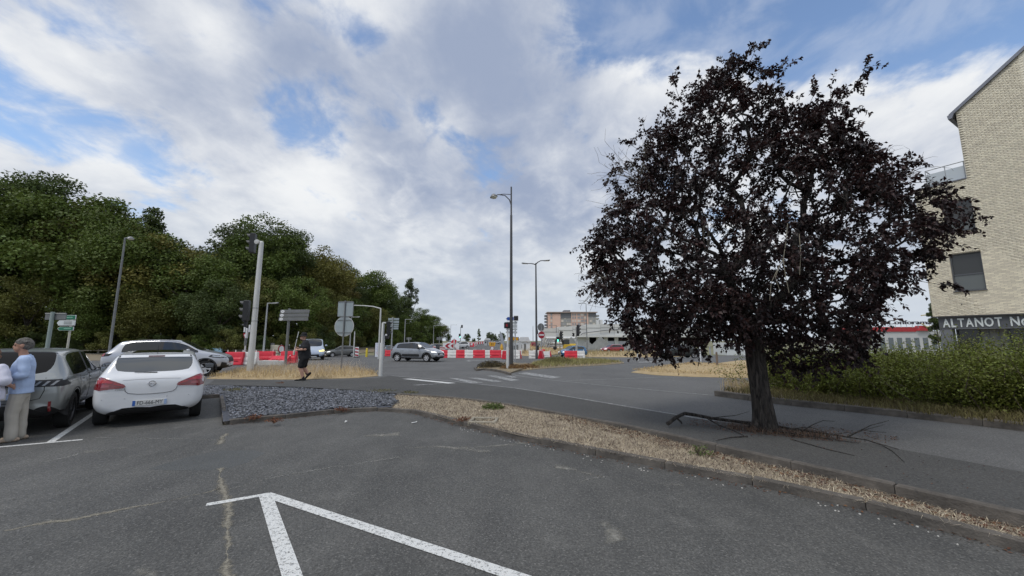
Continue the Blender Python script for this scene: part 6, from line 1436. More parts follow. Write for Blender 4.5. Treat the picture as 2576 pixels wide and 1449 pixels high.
# three-blade sign
Y = 23.; b = Vector((AT(717, 926, Y).x, Y, tz(Y))); root = empty('direction_sign', b, R(-6), 'grey three-blade direction sign with round white symbols', 'road sign'); zt = hpx(776, Y, 726) - b.z
MB().tube([(0, 0, -.05), (0, 0, zt)], [.075, .07], 12).build('post', GALVD, root, smooth=50)
px1 = (783 - 703) / 970 * Y
for i, py in enumerate((784, 793.5, 803)):
    z = hpx(py, Y, 740) - b.z; bl = MB().box((.42 - .03 * i + .0, -.1, z), (px1 * .97, .04, .205), bev=.015).build('blade', SIGNGREY, root)
    MB().lathe([(0, 0), (.085, 0), (.085, .006), (0, .006)], 18, Matrix.Translation((.42 - .03 * i - px1 * .40, -.123, z)) @ Matrix.Rotation(R(90), 4, 'X') @ Matrix.Diagonal((1.35, 1, 1, 1))).build('symbol', SIGWHITE, bl)
    MB().box((.42 - .03 * i - px1 * .40, -.131, z), (.13, .004, .012), M=Matrix.Rotation(R(-15), 3, 'Y')).build('symbol_mark', SIGNGREY, bl)
# square and round signs seen from behind
b = G(858, 936); root = empty('road_sign', b, R(-4), 'square and round road signs seen from behind on one post', 'road sign'); Y = b.y; zt = hpx(757, Y, 868) - b.z
MB().tube([(0, 0, -.05), (0, 0, zt + .02)], [.035, .035], 10).build('post', GALVD, root, smooth=50)
def rrect(w, h, r, n=5): 
    P = []
    for cx, cz, a0 in ((w / 2 - r, h / 2 - r, 0), (-w / 2 + r, h / 2 - r, 90), (-w / 2 + r, -h / 2 + r, 180), (w / 2 - r, -h / 2 + r, 270)): P += [(cx + r * math.cos(R(a0 + 90 * i / n)), cz + r * math.sin(R(a0 + 90 * i / n))) for i in range(n + 1)]
    return P
s = Y / 970; zc = hpx(777.5, Y, 867) - b.z; w = 41 * s
sq = MB().prism([(x + .02, zc + z) for x, z in rrect(w, w * .98, .08)], 'y', .04, .06).build('square_plate', SIGNGREY, root); MB().prism([(x + .02, zc + z) for x, z in rrect(w - .05, w * .98 - .05, .06)], 'y', .034, .0395).build('plate_back', SIGNBACK, sq)
zc2 = hpx(821, Y, 864) - b.z; r_ = 25 * s; circ = [(r_ * math.cos(a), zc2 + r_ * math.sin(a)) for a in np.linspace(0, 2 * math.pi, 33)[:-1]]
ro = MB().prism(circ, 'y', .04, .06).build('round_plate', LIGHTPOLE, root); MB().prism([(x * .95, zc2 + (z - zc2) * .95) for x, z in circ], 'y', .034, .0395).build('plate_back', SIGNBACK, ro)
for dz in (r_ * .62, -r_ * .62): MB().box((0, .02, zc2 + dz), (r_ * 1.45, .025, .03)).build('rail', GALVD, root)
for dz in (w * .45, -w * .45): MB().box((.02, .02, zc + dz), (w * .9, .025, .03)).build('rail', GALVD, root)
# gantry arm post
Y = 36.; b = Vector((AT(954, 862, Y).x, Y, tz(Y))); root = empty('gantry_post', b, 0, 'white post with a long thin arm reaching left over the junction', 'post'); zt = hpx(776, Y, 958) - b.z; L = 65 / 970 * Y
MB().tube([(0, 0, -.05), (0, 0, zt)], [.085, .065], 10).build('post', LIGHTPOLE, root, smooth=50); MB().tube([(.02, 0, zt - .02), (-L * .3, 0, zt + .18), (-L * .65, 0, zt + .26), (-L, 0, zt + .29)], [.055, .05, .045, .04], 8).build('arm', LIGHTPOLE, root, smooth=60); MB().box((-L - .05, 0, zt + .29), (.12, .1, .08), bev=.02).build('arm_tip', LIGHTPOLE, root)
# front signal post
b = G(957, 946); zt = hpx(810, b.y, 963) - b.z; root = empty('traffic_light', b, 0, 'white signal post at the kerb with a black signal turned away', 'traffic light')
lathe_post(root, [(.085, -.05), (.08, 1.4), (.05, 1.47), (.045, zt - .06), (.0, zt)], LIGHTPOLE); MB().box((.07, 0, zt - .04), (.16, .07, .07), bev=.015).build('bracket', LIGHTPOLE, root)
signal_head(root, (.24, .08, hpx(826, b.y, 972) - b.z), R(115), .72); o2 = MB().box((.2, .06, hpx(846, b.y, 972) - b.z), (.16, .18, .24), bev=.02).build('repeater', SIGBLACK, root); MB().ball((.19, -.03, hpx(843, b.y, 972) - b.z), .045, 8, 6).build('lens', SIGWHITE, o2); MB().tube([(.06, 0, 1.6), (.075, 0, zt - .1)], .018, 6).build('conduit', GALV, root)
# multi-blade sign behind
def stack_sign(px, base_y, topy, Y, w_px, rows, label, m_=SIGNBACK, name='direction_sign'):
    b = Vector((AT(px, base_y, Y).x, Y, tz(Y))); root = empty(name, b, R(3), label, 'road sign'); zt = hpx(topy, Y, px) - b.z; MB().tube([(0, 0, -.05), (0, 0, zt)], [.08, .08], 10).build('post', GALV, root, smooth=50)
    for (y0, y1, dx) in rows:
        za, zb = hpx(y0, Y, px) - b.z, hpx(y1, Y, px) - b.z; MB().box((dx / 970 * Y, .1, (za + zb) / 2), (w_px / 970 * Y, .05, abs(za - zb) - .03), bev=.015).build('blade', m_, root)
    return root
stack_sign(985, 868, 798, 46, 27, [(800, 806, 2), (807, 813, 2), (814, 818.5, 1.5), (819, 823, 1.2), (823.5, 829, 1)], 'five stacked grey sign blades seen from behind, right of the gantry post')
stack_sign(963 + 2, 880, 842, 38, 9, [(842, 850, 0)], 'small triangular sign pair seen from behind beside the white notice', SIGNBACK, 'road_sign')
for px, Y, lb in ((1028, 70, 'small rectangular sign on a post before the wood end'), (1105, 95, 'grey rectangular sign before the far lamp posts')): stack_sign(px, 868, 847 if Y > 80 else 849, Y, 12 if Y < 80 else 14, [(848, 856, 0)] if Y > 80 else [(849, 855, 0)], lb, SIGNGREY, 'road_sign')
# far-left direction signs
Y = 21.; b = Vector((AT(118, 880, Y).x, Y, tz(Y))); root = empty('direction_sign', b, 0, 'wide grey sign board seen from behind at the far left', 'road sign'); zt = hpx(787, Y, 128) - b.z
MB().tube([(0, 0, -.05), (0, 0, zt + .05)], [.085, .085], 10).build('post', mat('green_grey', (.24, .29, .27), .5), root, smooth=50); MB().box((.08, .1, zt - .2), (52 / 970 * Y, .05, .36), bev=.015).build('board', SIGNGREY, root); MB().box((.08, .06, zt - .02), (52 / 970 * Y, .03, .03)).build('rail', LIGHTPOLE, root)
Y = 22.; b = Vector((AT(168, 885, Y).x, Y, tz(Y))); root = empty('direction_sign', b, 0, 'green and white arrow direction blades at the far left', 'road sign')
MB().tube([(0, 0, -.05), (0, 0, hpx(793, Y, 178) - b.z)], .05, 10).build('post', mat('cream_post', (.5, .48, .40), .5), root, smooth=50)
def arrow(w, h, point): return [(-w / 2, -h / 2 + .0), (w / 2, -h / 2), (w / 2, h / 2), (-w / 2, h / 2), (-w / 2 - point, 0)] if point else rrect(w, h, .03)
for (y0, y1, x0, x1, m_, pt, txt) in ((793, 804.5, 156, 195, SIGGREEN, 0, None), (806, 819, 153, 193, SIGWHITE, .12, None), (822, 831.5, 154, 189, SIGGREEN, .12, None)):
    za, zb = hpx(y0, Y, 175) - b.z, hpx(y1, Y, 175) - b.z; xc = AT((x0 + x1) / 2, (y0 + y1) / 2, Y).x - b.x; w = (x1 - x0) / 970 * Y
    bl = MB().prism([(x + xc, z + (za + zb) / 2) for x, z in arrow(w, za - zb, pt)], 'y', -.09, -.06).build('blade', SIGWHITE, root)
    MB().prism([(x * .95 + xc, z * .86 + (za + zb) / 2) for x, z in arrow(w, za - zb, pt)], 'y', -.096, -.0905).build('blade_face', m_ if m_ != SIGWHITE else mat('sign_offwhite', (.62, .66, .66), .45), bl)
    # the lettering is too blurred to read in the photograph: soft bars of text
    for q in range(2 if m_ == SIGWHITE else 1): MB().box((xc + .06, -.099, (za + zb) / 2 + (.05 - .1 * q if m_ == SIGWHITE else 0)), (w * .5, .004, .045)).build('lettering', SIGNGREY if m_ == SIGWHITE else mat('sign_mint', (.25, .45, .36), .5), bl)
# ---- pedestrian signal beside the tall lamp and signs behind it
b = G(1277, 931); root = empty('pedestrian_signal', b, 0, 'white post with a black box signal showing dark red, beside the tall lamp', 'traffic light'); zt = hpx(815, b.y) - b.z
lathe_post(root, [(.08, -.05), (.075, 1.2), (.048, 1.27), (.045, zt)], LIGHTPOLE); zc = hpx(818.5, b.y) - b.z
hb = MB().box((-.03, -.02, zc), (.31, .2, .34), rz=R(12), bev=.03).build('signal_box', SIGBLACK, root); MB().box((-.05, -.125, zc), (.1, .01, .15), rz=R(12)).build('lens', mat('lens_dim_red', (.16, .015, .02), .3, emit=(.5, .01, .02), estr=.12), hb)
Y = 29.; b = Vector((AT(1296, 905, Y).x, Y, tz(Y))); root = empty('direction_sign', b, 0, 'stack of blue and grey direction arrows behind the tall lamp post', 'road sign')
MB().tube([(0, 0, -.05), (0, 0, hpx(795, Y) - b.z)], .045, 10).build('post', GALV, root, smooth=50)
def blade_px(x0, x1, y0, y1, m_, pt=0, back=.0, face=None, nm='blade'):
    za, zb = hpx(y0, Y) - b.z, hpx(y1, Y) - b.z; xc = ((x0 + x1) / 2 - 1288) / 970 * Y - b.x; w = (x1 - x0) / 970 * Y
    o = MB().prism([(x + xc, z + (za + zb) / 2) for x, z in arrow(w - (pt or 0), za - zb, pt)], 'y', -.08 + back, -.05 + back).build(nm, m_, root)
    if face: MB().prism([(x * .9 + xc, z * .8 + (za + zb) / 2) for x, z in arrow(w - (pt or 0), za - zb, pt)], 'y', -.086 + back, -.0805 + back).build('blade_face', face, o)
blade_px(1274, 1303, 797, 807, SIGWHITE, .12, 0, SIGBLUE); blade_px(1292, 1304, 794, 808, SIGWHITE, 0, -.1, INK)
for y0, y1 in ((809, 815), (816, 825), (826, 831), (833, 839)): blade_px(1273, 1303, y0, y1, SIGWHITE, .1, 0, mat('sign_pale_grey', (.42, .45, .46), .5))
b = Vector((AT(1292, 870, 31.).x, 31., tz(31))); Y = 31.; root = empty('detour_sign', b, 0, 'yellow detour arrow sign right behind the tall lamp post', 'road sign'); MB().tube([(0, 0, -.05), (0, 0, hpx(846, Y) - b.z)], .03, 8).build('post', GALV, root); blade_px(1276, 1305, 848, 857, INK, 0, 0, SIGYEL, 'board')
# no-entry sign
Y = 42.; b = Vector((AT(1362, 885, Y).x, Y, tz(Y))); root = empty('no_entry_sign', b, R(20), 'red no entry disc below an oval sign back on one post', 'road sign'); MB().tube([(0, 0, -.05), (0, 0, hpx(815, Y) - b.z)], .04, 8).build('post', GALV, root)
def disc(rx, rz_, zc, y0, y1, n=24): return MB().prism([(rx * math.cos(a), zc + rz_ * math.sin(a)) for a in np.linspace(0, 2 * math.pi, n + 1)[:-1]], 'y', y0, y1)
zc = hpx(842.5, Y) - b.z; d_ = disc(.40, .41, zc, -.08, -.06).build('sign_plate', SIGWHITE, root); disc(.375, .39, zc, -.086, -.0805).build('sign_face', SIGRED, d_); MB().box((0, -.09, zc), (.55, .006, .15)).build('sign_bar', SIGWHITE, d_); disc(.40, .42, hpx(823, Y) - b.z, .05, .07).build('oval_plate', SIGNGREY, root)
MB().prism([(-.42, zc + .1), (-.42, zc + .62), (-.36, zc + .62), (-.30, zc + .1)], 'y', .1, .2).build('side_plate', INK, root)
# traffic lights on the right
Y = 40.; b = Vector((AT(1451, 903, Y).x, Y, tz(Y))); root = empty('traffic_light', b, 0, 'grey traffic light post standing in red and white blocks before the blue car', 'traffic light'); zt = hpx(823, Y) - b.z
lathe_post(root, [(.11, -.05), (.11, 1.3), (.06, 1.4), (.055, zt)], mat('olive_post', (.3, .3, .28), .5)); signal_head(root, (.2, -.05, hpx(829, Y) - b.z), R(60), 1.1); signal_head(root, (-.28, 0, hpx(842, Y) - b.z), R(-70), .6, 2); MB().box((.15, -.03, hpx(842, Y) - b.z), (.3, .2, .28), bev=.03).build('box', SIGBLACK, root)
Y = 48.; b = Vector((AT(1409, 893, Y).x, Y, tz(Y))); root = empty('traffic_light', b, 0, 'traffic light with a lit green man left of the blue car', 'traffic light'); zt = hpx(838, Y) - b.z; lathe_post(root, [(.09, -.05), (.09, 1.0), (.055, 1.1), (.055, zt)], mat('tan_post', (.25, .21, .13), .6)); signal_head(root, (.16, -.05, hpx(843, Y) - b.z), R(55), 1.05)
o2 = MB().box((-.25, -.02, hpx(853, Y) - b.z), (.36, .2, .55), bev=.02).build('walk_signal', SIGBLACK, root); MB().box((-.25, -.125, hpx(856.5, Y) - b.z), (.14, .01, .2), bev=.004).build('walk_lens', mat('green_lit', (.1, .8, .6), .3, emit=(.10, 1, .66), estr=3.5), o2); MB().box((-.25, .1, hpx(846, Y) - b.z), (.42, .03, .9), bev=.01).build('back_board', LIGHTPOLE, root)
# far lights
Y = 120.; b = Vector((AT(1158, 868, Y).x, Y, tz(Y))); root = empty('traffic_light', b, 0, 'far thin signal mast on the road with a lit green light low down', 'traffic light'); zt = hpx(822, Y) - b.z; lathe_post(root, [(.15, -.05), (.12, 2.), (.08, zt)], GALV); MB().box((.4, 0, zt + .1), (.5, .4, .9), bev=.05).build('signal_head', SIGBLACK, root); hb = MB().box((-.25, 0, 3.2), (.5, .4, 1.1), bev=.05).build('signal_head', SIGBLACK, root); MB().ball((-.1, -.25, 2.75), .16, 8, 6).build('lens', mat('green_lit2', (.3, .8, .7), .3, emit=(.3, 1, .8), estr=2.5), hb)
# ---- red and white plastic blocks
def block_mesh(Lb, Hb, W):
    mb = MB(); prof = [(-W / 2, 0), (-W / 2, Hb * .12), (-W * .44, Hb * .2), (-W * .42, Hb * .48), (-W * .30, Hb * .56), (-W * .26, Hb * .92), (-W * .20, Hb), (W * .20, Hb), (W * .26, Hb * .92), (W * .30, Hb * .56), (W * .42, Hb * .48), (W * .44, Hb * .2), (W / 2, Hb * .12), (W / 2, 0)]
    n = len(prof); vs = []; xs = [-Lb / 2, -Lb / 2 + .04, -Lb * .3, -Lb * .1, Lb * .1, Lb * .3, Lb / 2 - .04, Lb / 2]
    for i, x in enumerate(xs):
        k = .9 if i in (0, len(xs) - 1) else 1.; w = 1 - (.05 if i % 2 else 0)
        vs += [(x, y * k * (w if .15 * Hb < z < .6 * Hb else 1), z * (1 if k == 1 else .985)) for y, z in prof]
    fs = [(i * n + j, i * n + (j + 1) % n, (i + 1) * n + (j + 1) % n, (i + 1) * n + j) for i in range(len(xs) - 1) for j in range(n)] + [tuple(range(n)), tuple((len(xs) - 1) * n + j for j in range(n))]
    mb.add(vs, fs)
    return mb.mesh('block', 35)
BLK = {}
def block(x, y, rz, red, label, L=1.25, H=.82, W=.5, group='plastic traffic blocks', tilt=0., z=None):
    key = (round(L, 2), round(H, 2), round(W, 2), red)
    if key not in BLK:
        me = block_mesh(L, H, W); me.materials.append(BARRED if red else BARWHITE); lug = MB(); lug.tube([(0, 0, 0), (0, 0, .14)], [.03, .025], 6); lm = lug.mesh('lug'); lm.materials.append(BARWHITE)
        slot = MB().box((0, 0, 0), (L * .62, .02, .05), bev=.008).mesh('slot'); slot.materials.append(mat('slot_shadow_red', (.36, .012, .022), .6) if red else mat('slot_shadow_white', (.5, .5, .47), .6)); BLK[key] = (me, lm, slot)  # slot strip in a darker copy of the shell colour, recess shade painted in
    me, lm, sl_ = BLK[key]; r_ = empty('traffic_block', (x, y, (tz(y) if z is None else z) + .03), rz, label, 'barrier', group); r_.rotation_euler = (tilt, 0, rz)
    ob('shell', me, None, r_); a = ob('lug', lm, None, r_); a.location = (-L * .42, 0, H - .01); a = ob('lug', lm, None, r_); a.location = (L * .42, 0, H - .01); a = ob('slot', sl_, None, r_); a.location = (0, -W * .46, H * .3)
    return r_
names_ = ['first red block of the central row, in front of the chevrons', 'first white block of the central row', 'second red block of the central row', 'second white block of the central row', 'third red block, middle of the central row', 'third white block of the central row', 'fourth red block of the central row', 'white block ending the central row behind the tall lamp']
cents = [(P3(1130, 835), 1), (P3(1240, 835), 0), (P3(1350, 838), 1), (P3(1460, 838), 0), (P3(1565, 838), 1), (P3(1675, 836), 0), (P3(1775, 836), 1), (P3(1875, 832), 0), (P3(2050, 812), 0)]
for (pp, red), lb in zip(cents, names_ + ['white block standing right behind the tall lamp post']):
    p = G(*pp); block(p.x, p.y, R(1), red, lb)
for pp, red, lb, rz, L in ((P3(1925, 850), 1, 'red block end just left of the tall lamp post', R(40), 1.0), (P3(2025, 848), 0, 'low white block right of the tall lamp post', R(-5), .85), (P3(2060, 846), 1, 'red block end right of the low white block', R(70), .9),
        (P4(665, 845), 0, 'white block at the foot of the two-armed lamp', R(2), 1.15), (P4(745, 845), 1, 'red block right of the two-armed lamp foot', R(75), .9), (P4(800, 826), 0, 'white block right of the two-armed lamp', R(2), 1.1), (P4(852, 822), 1, 'red end block right of the two-armed lamp', R(80), .8), (P4(755, 785), 1, 'red block behind the two-armed lamp', R(10), .9), (P4(680, 800), 0, 'white block behind the two-armed lamp', R(5), .9),
        (P4(1120, 847), 1, 'red block in front of the blue car', R(0), 1.15), (P4(1218, 845), 0, 'white block in front of the blue car', R(0), 1.15)):
    p = G(*pp); block(p.x, p.y, rz, red, lb, L, .72 if 'blue' not in lb else .7)
def P2(x, y): return ((700 + x / 3.22) / 1.5652, (1150 + y / 3.22) / 1.5652)
for pp, red, lb, rz, L, tl in ((P2(715, 925), 1, 'leftmost red block behind the left island', R(3), 1.15, 0), (P2(850, 922), 0, 'white block behind the thick mast', R(2), 1.6, 0), (P2(1080, 905), 1, 'long red block between mast and three-blade sign', R(-4), 1.6, 0), (P2(1265, 915), 1, 'tipped red block left of the three-blade sign post', R(-12), 1.35, R(-38)), (P2(1405, 905), 1, 'red block right of the three-blade sign post', R(3), 1.05, 0), (P2(1160, 925), 0, 'pale flat piece of block lying before the red ones', R(-2), 1.6, R(-80)), (P3(420, 815), 1, 'lone red block right of the white notice board', R(2), 1.0, 0)):
    p = G(*pp); block(p.x, p.y, rz, red, lb, L, .82 if tl == 0 else .6, .5, tilt=tl)
# far rows of blocks along the road
for i in range(26):
    t = i / 25; px = 1168 + t * 66; py = 871.5 - 9.2 * t ** .75; p = G(px, py); block(p.x, p.y, R(52), i % 2 == 0, 'block in the long red and white row along the far road', 1.9, .95, .6, 'far row of blocks')
for i, (px, py) in enumerate(((1186, 872.5), (1192, 872), (1140, 871), (1146, 871))): p = G(px, py); block(p.x, p.y, 0, i % 2 == 0, 'far block near the white SUV', 1.5, 1., .6, 'far blocks by the white SUV')
# chevron boards
STRIPE = None
def striped(name, px, py, topy, wpx, label, kind, rz=0.):
    p = G(px, py); Y = p.y; root = empty(name, p, rz, label, 'road sign'); z1 = hpx(topy, Y, px) - p.z; w = wpx / 970 * Y; h = z1 * .9 if kind != 'chev' else z1 * .62; zc = z1 - h / 2
    bd = MB().box((0, 0, zc), (w, .04, h), bev=.01).build('board', SIGWHITE, root)
    if kind == 'chev':
        for x0 in (-w * .38, -w * .02):
            for sgn in (1, -1): MB().prism([(x0, zc), (x0 + w * .18, zc), (x0 + w * .36, zc + sgn * h * .44), (x0 + w * .18, zc + sgn * h * .44)][:: 1], 'y', -.03, -.022).build('chevron', SIGRED, bd)
    else:
        n = 3
        for k in range(n):
            z0 = zc - h / 2 + h * (k + .1) / n; MB().prism([(-w * .46, z0 + h * .22), (-w * .46, z0 + h * .05), (w * .46, z0 - h * .0 + 0), (w * .46, z0 + h * .16)], 'y', -.03, -.022).build('stripe', SIGRED, bd)
    for x in (-w * .35, w * .35) if kind == 'chev' else (0,): MB().box((x, .05, z1 * .3), (.06, .06, z1 * .62)).build('leg', GALV, root)
    MB().box((0, 0, .04), (w * 1.3, .5, .09), bev=.02).build('foot', SIGBLACK, root); return root
striped('striped_panel', 897, 899.5, 873, 9, 'red and white striped panel beside the dark grey hatchback', 'p'); striped('chevron_board', 1134, 886, 863, 40, 'red and white double chevron board behind the central row', 'chev'); striped('striped_panel', 1092, 889, 870, 7, 'striped red and white panel in front of the black saloon', 'p'); striped('striped_panel', 1113, 890, 872, 14, 'small tilted striped board left of the chevrons', 'p', R(12)); striped('striped_panel', 1151, 884, 868, 8, 'striped panel right of the chevron board', 'p')
striped('chevron_board', 1180, 873, 862, 17, 'far pointed red and white chevron board', 'chev'); striped('striped_panel', 1196, 872.5, 861, 5, 'far striped panel beside the pointed chevrons', 'p')
p = G(1141, 875); r_ = empty('warning_flag', p, 0, 'red plastic marker standing above the chevron board', 'marker'); MB().tube([(0, 0, 0), (0, 0, 2.1)], .04, 6).build('pole', GALV, r_); MB().prism([(-.7, 1.1), (.5, .9), (.75, 1.9), (.1, 2.2), (-.5, 1.8)], 'y', -.06, -.01).build('flag', BARRED, r_)
# yellow works sign in the far lane
p = G(1238, 884); Y = p.y; r_ = empty('works_sign', p, 0, 'yellow works sign with a round limit disc in the far lane', 'road sign'); w = 18 / 970 * Y; z1 = hpx(861, Y) - p.z; z0 = hpx(871, Y) - p.z
MB().tube([(0, .04, 0), (0, .04, z1)], .04, 8).build('post', GALV, r_); bd = MB().prism([(-w / 2, z1), (w / 2, z1), (w * .36, z0), (-w * .36, z0)], 'y', -.03, 0).build('board', SIGYEL, r_)
for x in (-w * .1, w * .12): MB().box((x, -.034, (z0 + z1) / 2), (w * .07, .006, (z1 - z0) * .6)).build('lane_mark', INK, bd)
zc = hpx(876, Y) - p.z; d_ = disc(.36, .36, zc, -.03, .0).build('limit_disc', SIGRED, r_); disc(.28, .28, zc, -.036, -.031).build('disc_face', SIGWHITE, d_); MB().box((0, 0, .06), (.7, .5, .12), bev=.02).build('foot', SIGBLACK, r_)
# bollards, cabinet, hydrant, notice board
def simple_post(name, px, py, topy, r, m_, label, cat, cap=None):
    p = G(px, py); z1 = hpx(topy, p.y, px) - p.z; r_ = empty(name, p, 0, label, cat); lathe_post(r_, [(r, -.04), (r, z1 * .8), (r * .8, z1 * .86), (r * 1.05, z1 * .9), (r * .5, z1), (0, z1)], m_)
    if cap: MB().ball((0, 0, z1), r * 1.3, 8, 6).build('cap', cap, r_)
    return r_
simple_post('bollard', 922, 898, 876, .14, mat('bollard_yellow', (.60, .46, .03), .5), 'yellow bollard left of the white notice board', 'bollard')
simple_post('bollard', 810, 893, 870, .05, DARKPOLE, 'thin post with white top left of the man in black', 'bollard', SIGWHITE); simple_post('bollard', 726, 895, 868, .05, DARKPOLE, 'thin white-topped post beside the pale cabinet', 'bollard', SIGWHITE)
simple_post('marker_post', 889, 899, 833, .07, LIGHTPOLE, 'pale post with a blue-grey side plate behind the round sign back', 'post'); simple_post('marker_post', 1605, 908, 872, .07, LIGHTPOLE, 'short white post at the right junction corner', 'post'); simple_post('marker_post', 1629, 903, 880, .05, M_DEAD, 'thin wooden stake right of the short white post', 'stake'); simple_post('marker_post', 1805, 926, 885, .06, mat('brown_post', (.16, .12, .09), .8), 'brown post on the dry island left of the trunk', 'post'); simple_post('marker_post', 1788, 908, 872, .06, GALV, 'thin grey post behind the dry island', 'post'); simple_post('marker_post', 1763, 909, 872, .05, SIGWHITE, 'thin white post behind the dry island', 'post'); simple_post('marker_post', 1142, 886, 851, .12, LIGHTPOLE, 'grey post right of the chevron board', 'post'); simple_post('marker_post', 1340, 895, 878, .04, M_DEAD, 'short stake in the dry verge', 'stake')
p = G(690, 894); r_ = empty('cabinet', p, 0, 'cream street cabinet behind the red blocks', 'cabinet'); Y = p.y; s = Y / 970; MB().box((.0, 0, .75), (18 * s, .4, 1.5), bev=.04).build('box', mat('cream_cabinet', (.52, .49, .40), .6, var=.05), r_); MB().box((.1, -.21, .75), (.04, .02, .2)).build('handle', SIGBLACK, r_); MB().box((-.45, .1, .9), (.4, .3, 1.8), bev=.02).build('side_box', GALVD, r_)
p = G(706, 899); r_ = empty('round_mirror_sign', p, R(62), 'red-rimmed round sign turned edge-on beside the cream cabinet', 'road sign'); Y = p.y; z1 = hpx(867, Y, 706) - p.z; MB().tube([(0, .05, -.04), (0, .05, z1)], .05, 8).build('post', LIGHTPOLE, r_); d_ = disc(.42, .5, z1 - .55, -.03, .0).build('sign_plate', SIGRED, r_); disc(.3, .38, z1 - .55, -.038, -.031).build('sign_face', SIGWHITE, d_)
p = G(953, 898.5); Y = p.y; s = Y / 970; r_ = empty('notice_board', p, R(-3), 'tall white printed notice board at the junction corner', 'board'); hN = hpx(863, Y, 953) - p.z; w = 20 * s
bd = MB().box((0, 0, hN / 2 + .02), (w, .06, hN), bev=.01).build('panel', mat('notice_white', (.66, .68, .74), .5), r_)
for k in range(9):
    MB().box((-w * .08 + (k % 3) * .015, -.034, hN * (.80 - .075 * k)), (w * (.55 - .06 * (k % 3)), .006, hN * .022)).build('print_line', mat('print_blue', (.20, .24, .40), .6) if k < 6 else mat('print_pink', (.55, .30, .34), .6), bd)
MB().box((-w * .22, -.034, hN * .93), (w * .3, .006, hN * .05)).build('print_line', mat('print_blue2', (.3, .36, .52), .6), bd)
for x in (-w * .56, w * .62): MB().tube([(x, .05, 0), (x, .05, hN * (.62 if x < 0 else 1.0))], .05, 8).build('leg', DARKPOLE if x < 0 else SIGWHITE, r_)
# drain box in the dry bed
p = G(1217, 1058, .09) - Vector((0, 0, .032)); r_ = empty('drain_box', p, R(-6), 'square concrete drain frame sunk in the dry bed', 'drain'); Mc = mat('drain_concrete', (.30, .27, .21), .9, var=.2, vscale=12, bump=.4)
for x, y, w, d in ((0, .21, .56, .06), (0, -.21, .56, .06), (-.25, 0, .06, .36), (.25, 0, .06, .36)): MB().box((x, y, .01), (w, d, .10), bev=.012).build('frame_side', Mc, r_)
MB().box((0, 0, -.01), (.44, .36, .05)).build('lid', mat('drain_lid', (.15, .13, .09), .9, var=.3, vscale=14), r_)
# wooden fence along the wood
WOODM = mat('fence_wood', (.16, .15, .125), .9, var=.25, vscale=6, bump=.4); 
def fence(px0, px1, py, n, label):
    a = G(px0, py); b = G(px1, py); r_ = empty('wooden_fence', a, 0, label, 'fence')
    for i in range(n + 1):
        p = a.lerp(b, i / n); z = tz(p.y) - a.z; MB().box((p.x - a.x, p.y - a.y, z + .5), (.13, .13, 1.08), bev=.02).build('post', WOODM, r_)
        if i < n:
            q = a.lerp(b, (i + 1) / n); m = (p + q) / 2; L = (q - p).length
            for zz in (.86, .42): MB().box((m.x - a.x, m.y - a.y - .09, z + zz), (L - .02, .06, .12), rz=math.atan2(q.y - p.y, q.x - p.x), bev=.015).build('rail', WOODM, r_)
fence(-60, 450, 898, 10, 'post and rail wooden fence along the foot of the wood, left part'); fence(455, 800, 897, 8, 'post and rail wooden fence behind the red blocks')
Y = G(540, 897).y - .35; pa = AT(541, 886, Y); r_ = empty('banner', (pa.x, Y, tz(Y) + .25), R(-1), 'light blue banner hung on the wooden fence', 'banner')
nx, nz = 10, 6; w, h = 36 / 970 * Y, 13 / 970 * Y; V = [((i / nx - .5) * w, .03 * math.sin(i * 1.9 + j), .2 + j / nz * h + .02 * math.sin(i * .8)) for j in range(nz + 1) for i in range(nx + 1)]
me = bpy.data.meshes.new('cloth'); me.from_pydata(V, [], [(j * (nx + 1) + i, j * (nx + 1) + i + 1, (j + 1) * (nx + 1) + i + 1, (j + 1) * (nx + 1) + i) for j in range(nz) for i in range(nx)]); me.update(); shade(me, 80); o = ob('cloth', me, mat('banner_blue', (.16, .42, .66), .6, col2=(.5, .68, .8), vscale=1.6), r_); sm = o.modifiers.new('t', 'SOLIDIFY'); sm.thickness = .01
for x in (-w / 2, w / 2): MB().tube([(x, .02, -.25), (x, .02, h + .3)], .02, 6).build('tie_post', WOODM, r_)
# litter
for px, py, lb in ((870, 1062, 'white paper scrap on the asphalt near the kerb bend'), (1042, 1064, 'second white scrap near the kerb corner'), (640, 950, 'crumpled white litter on the island'), (2385, 1045 + 0, 'flat white scrap at the hedge kerb')):
    p = G(px, py, 0.004 if py > 1000 and px < 2000 else None); r_ = empty('paper_scrap', p, random.random() * 3, lb, 'litter'); MB().box((0, 0, .012), (.12, .03, .012), bev=.004).box((.06, .012, .014), (.06, .02, .012), rz=.6, bev=.004).build('scrap', mat('paper', (.65, .65, .62), .8), r_)
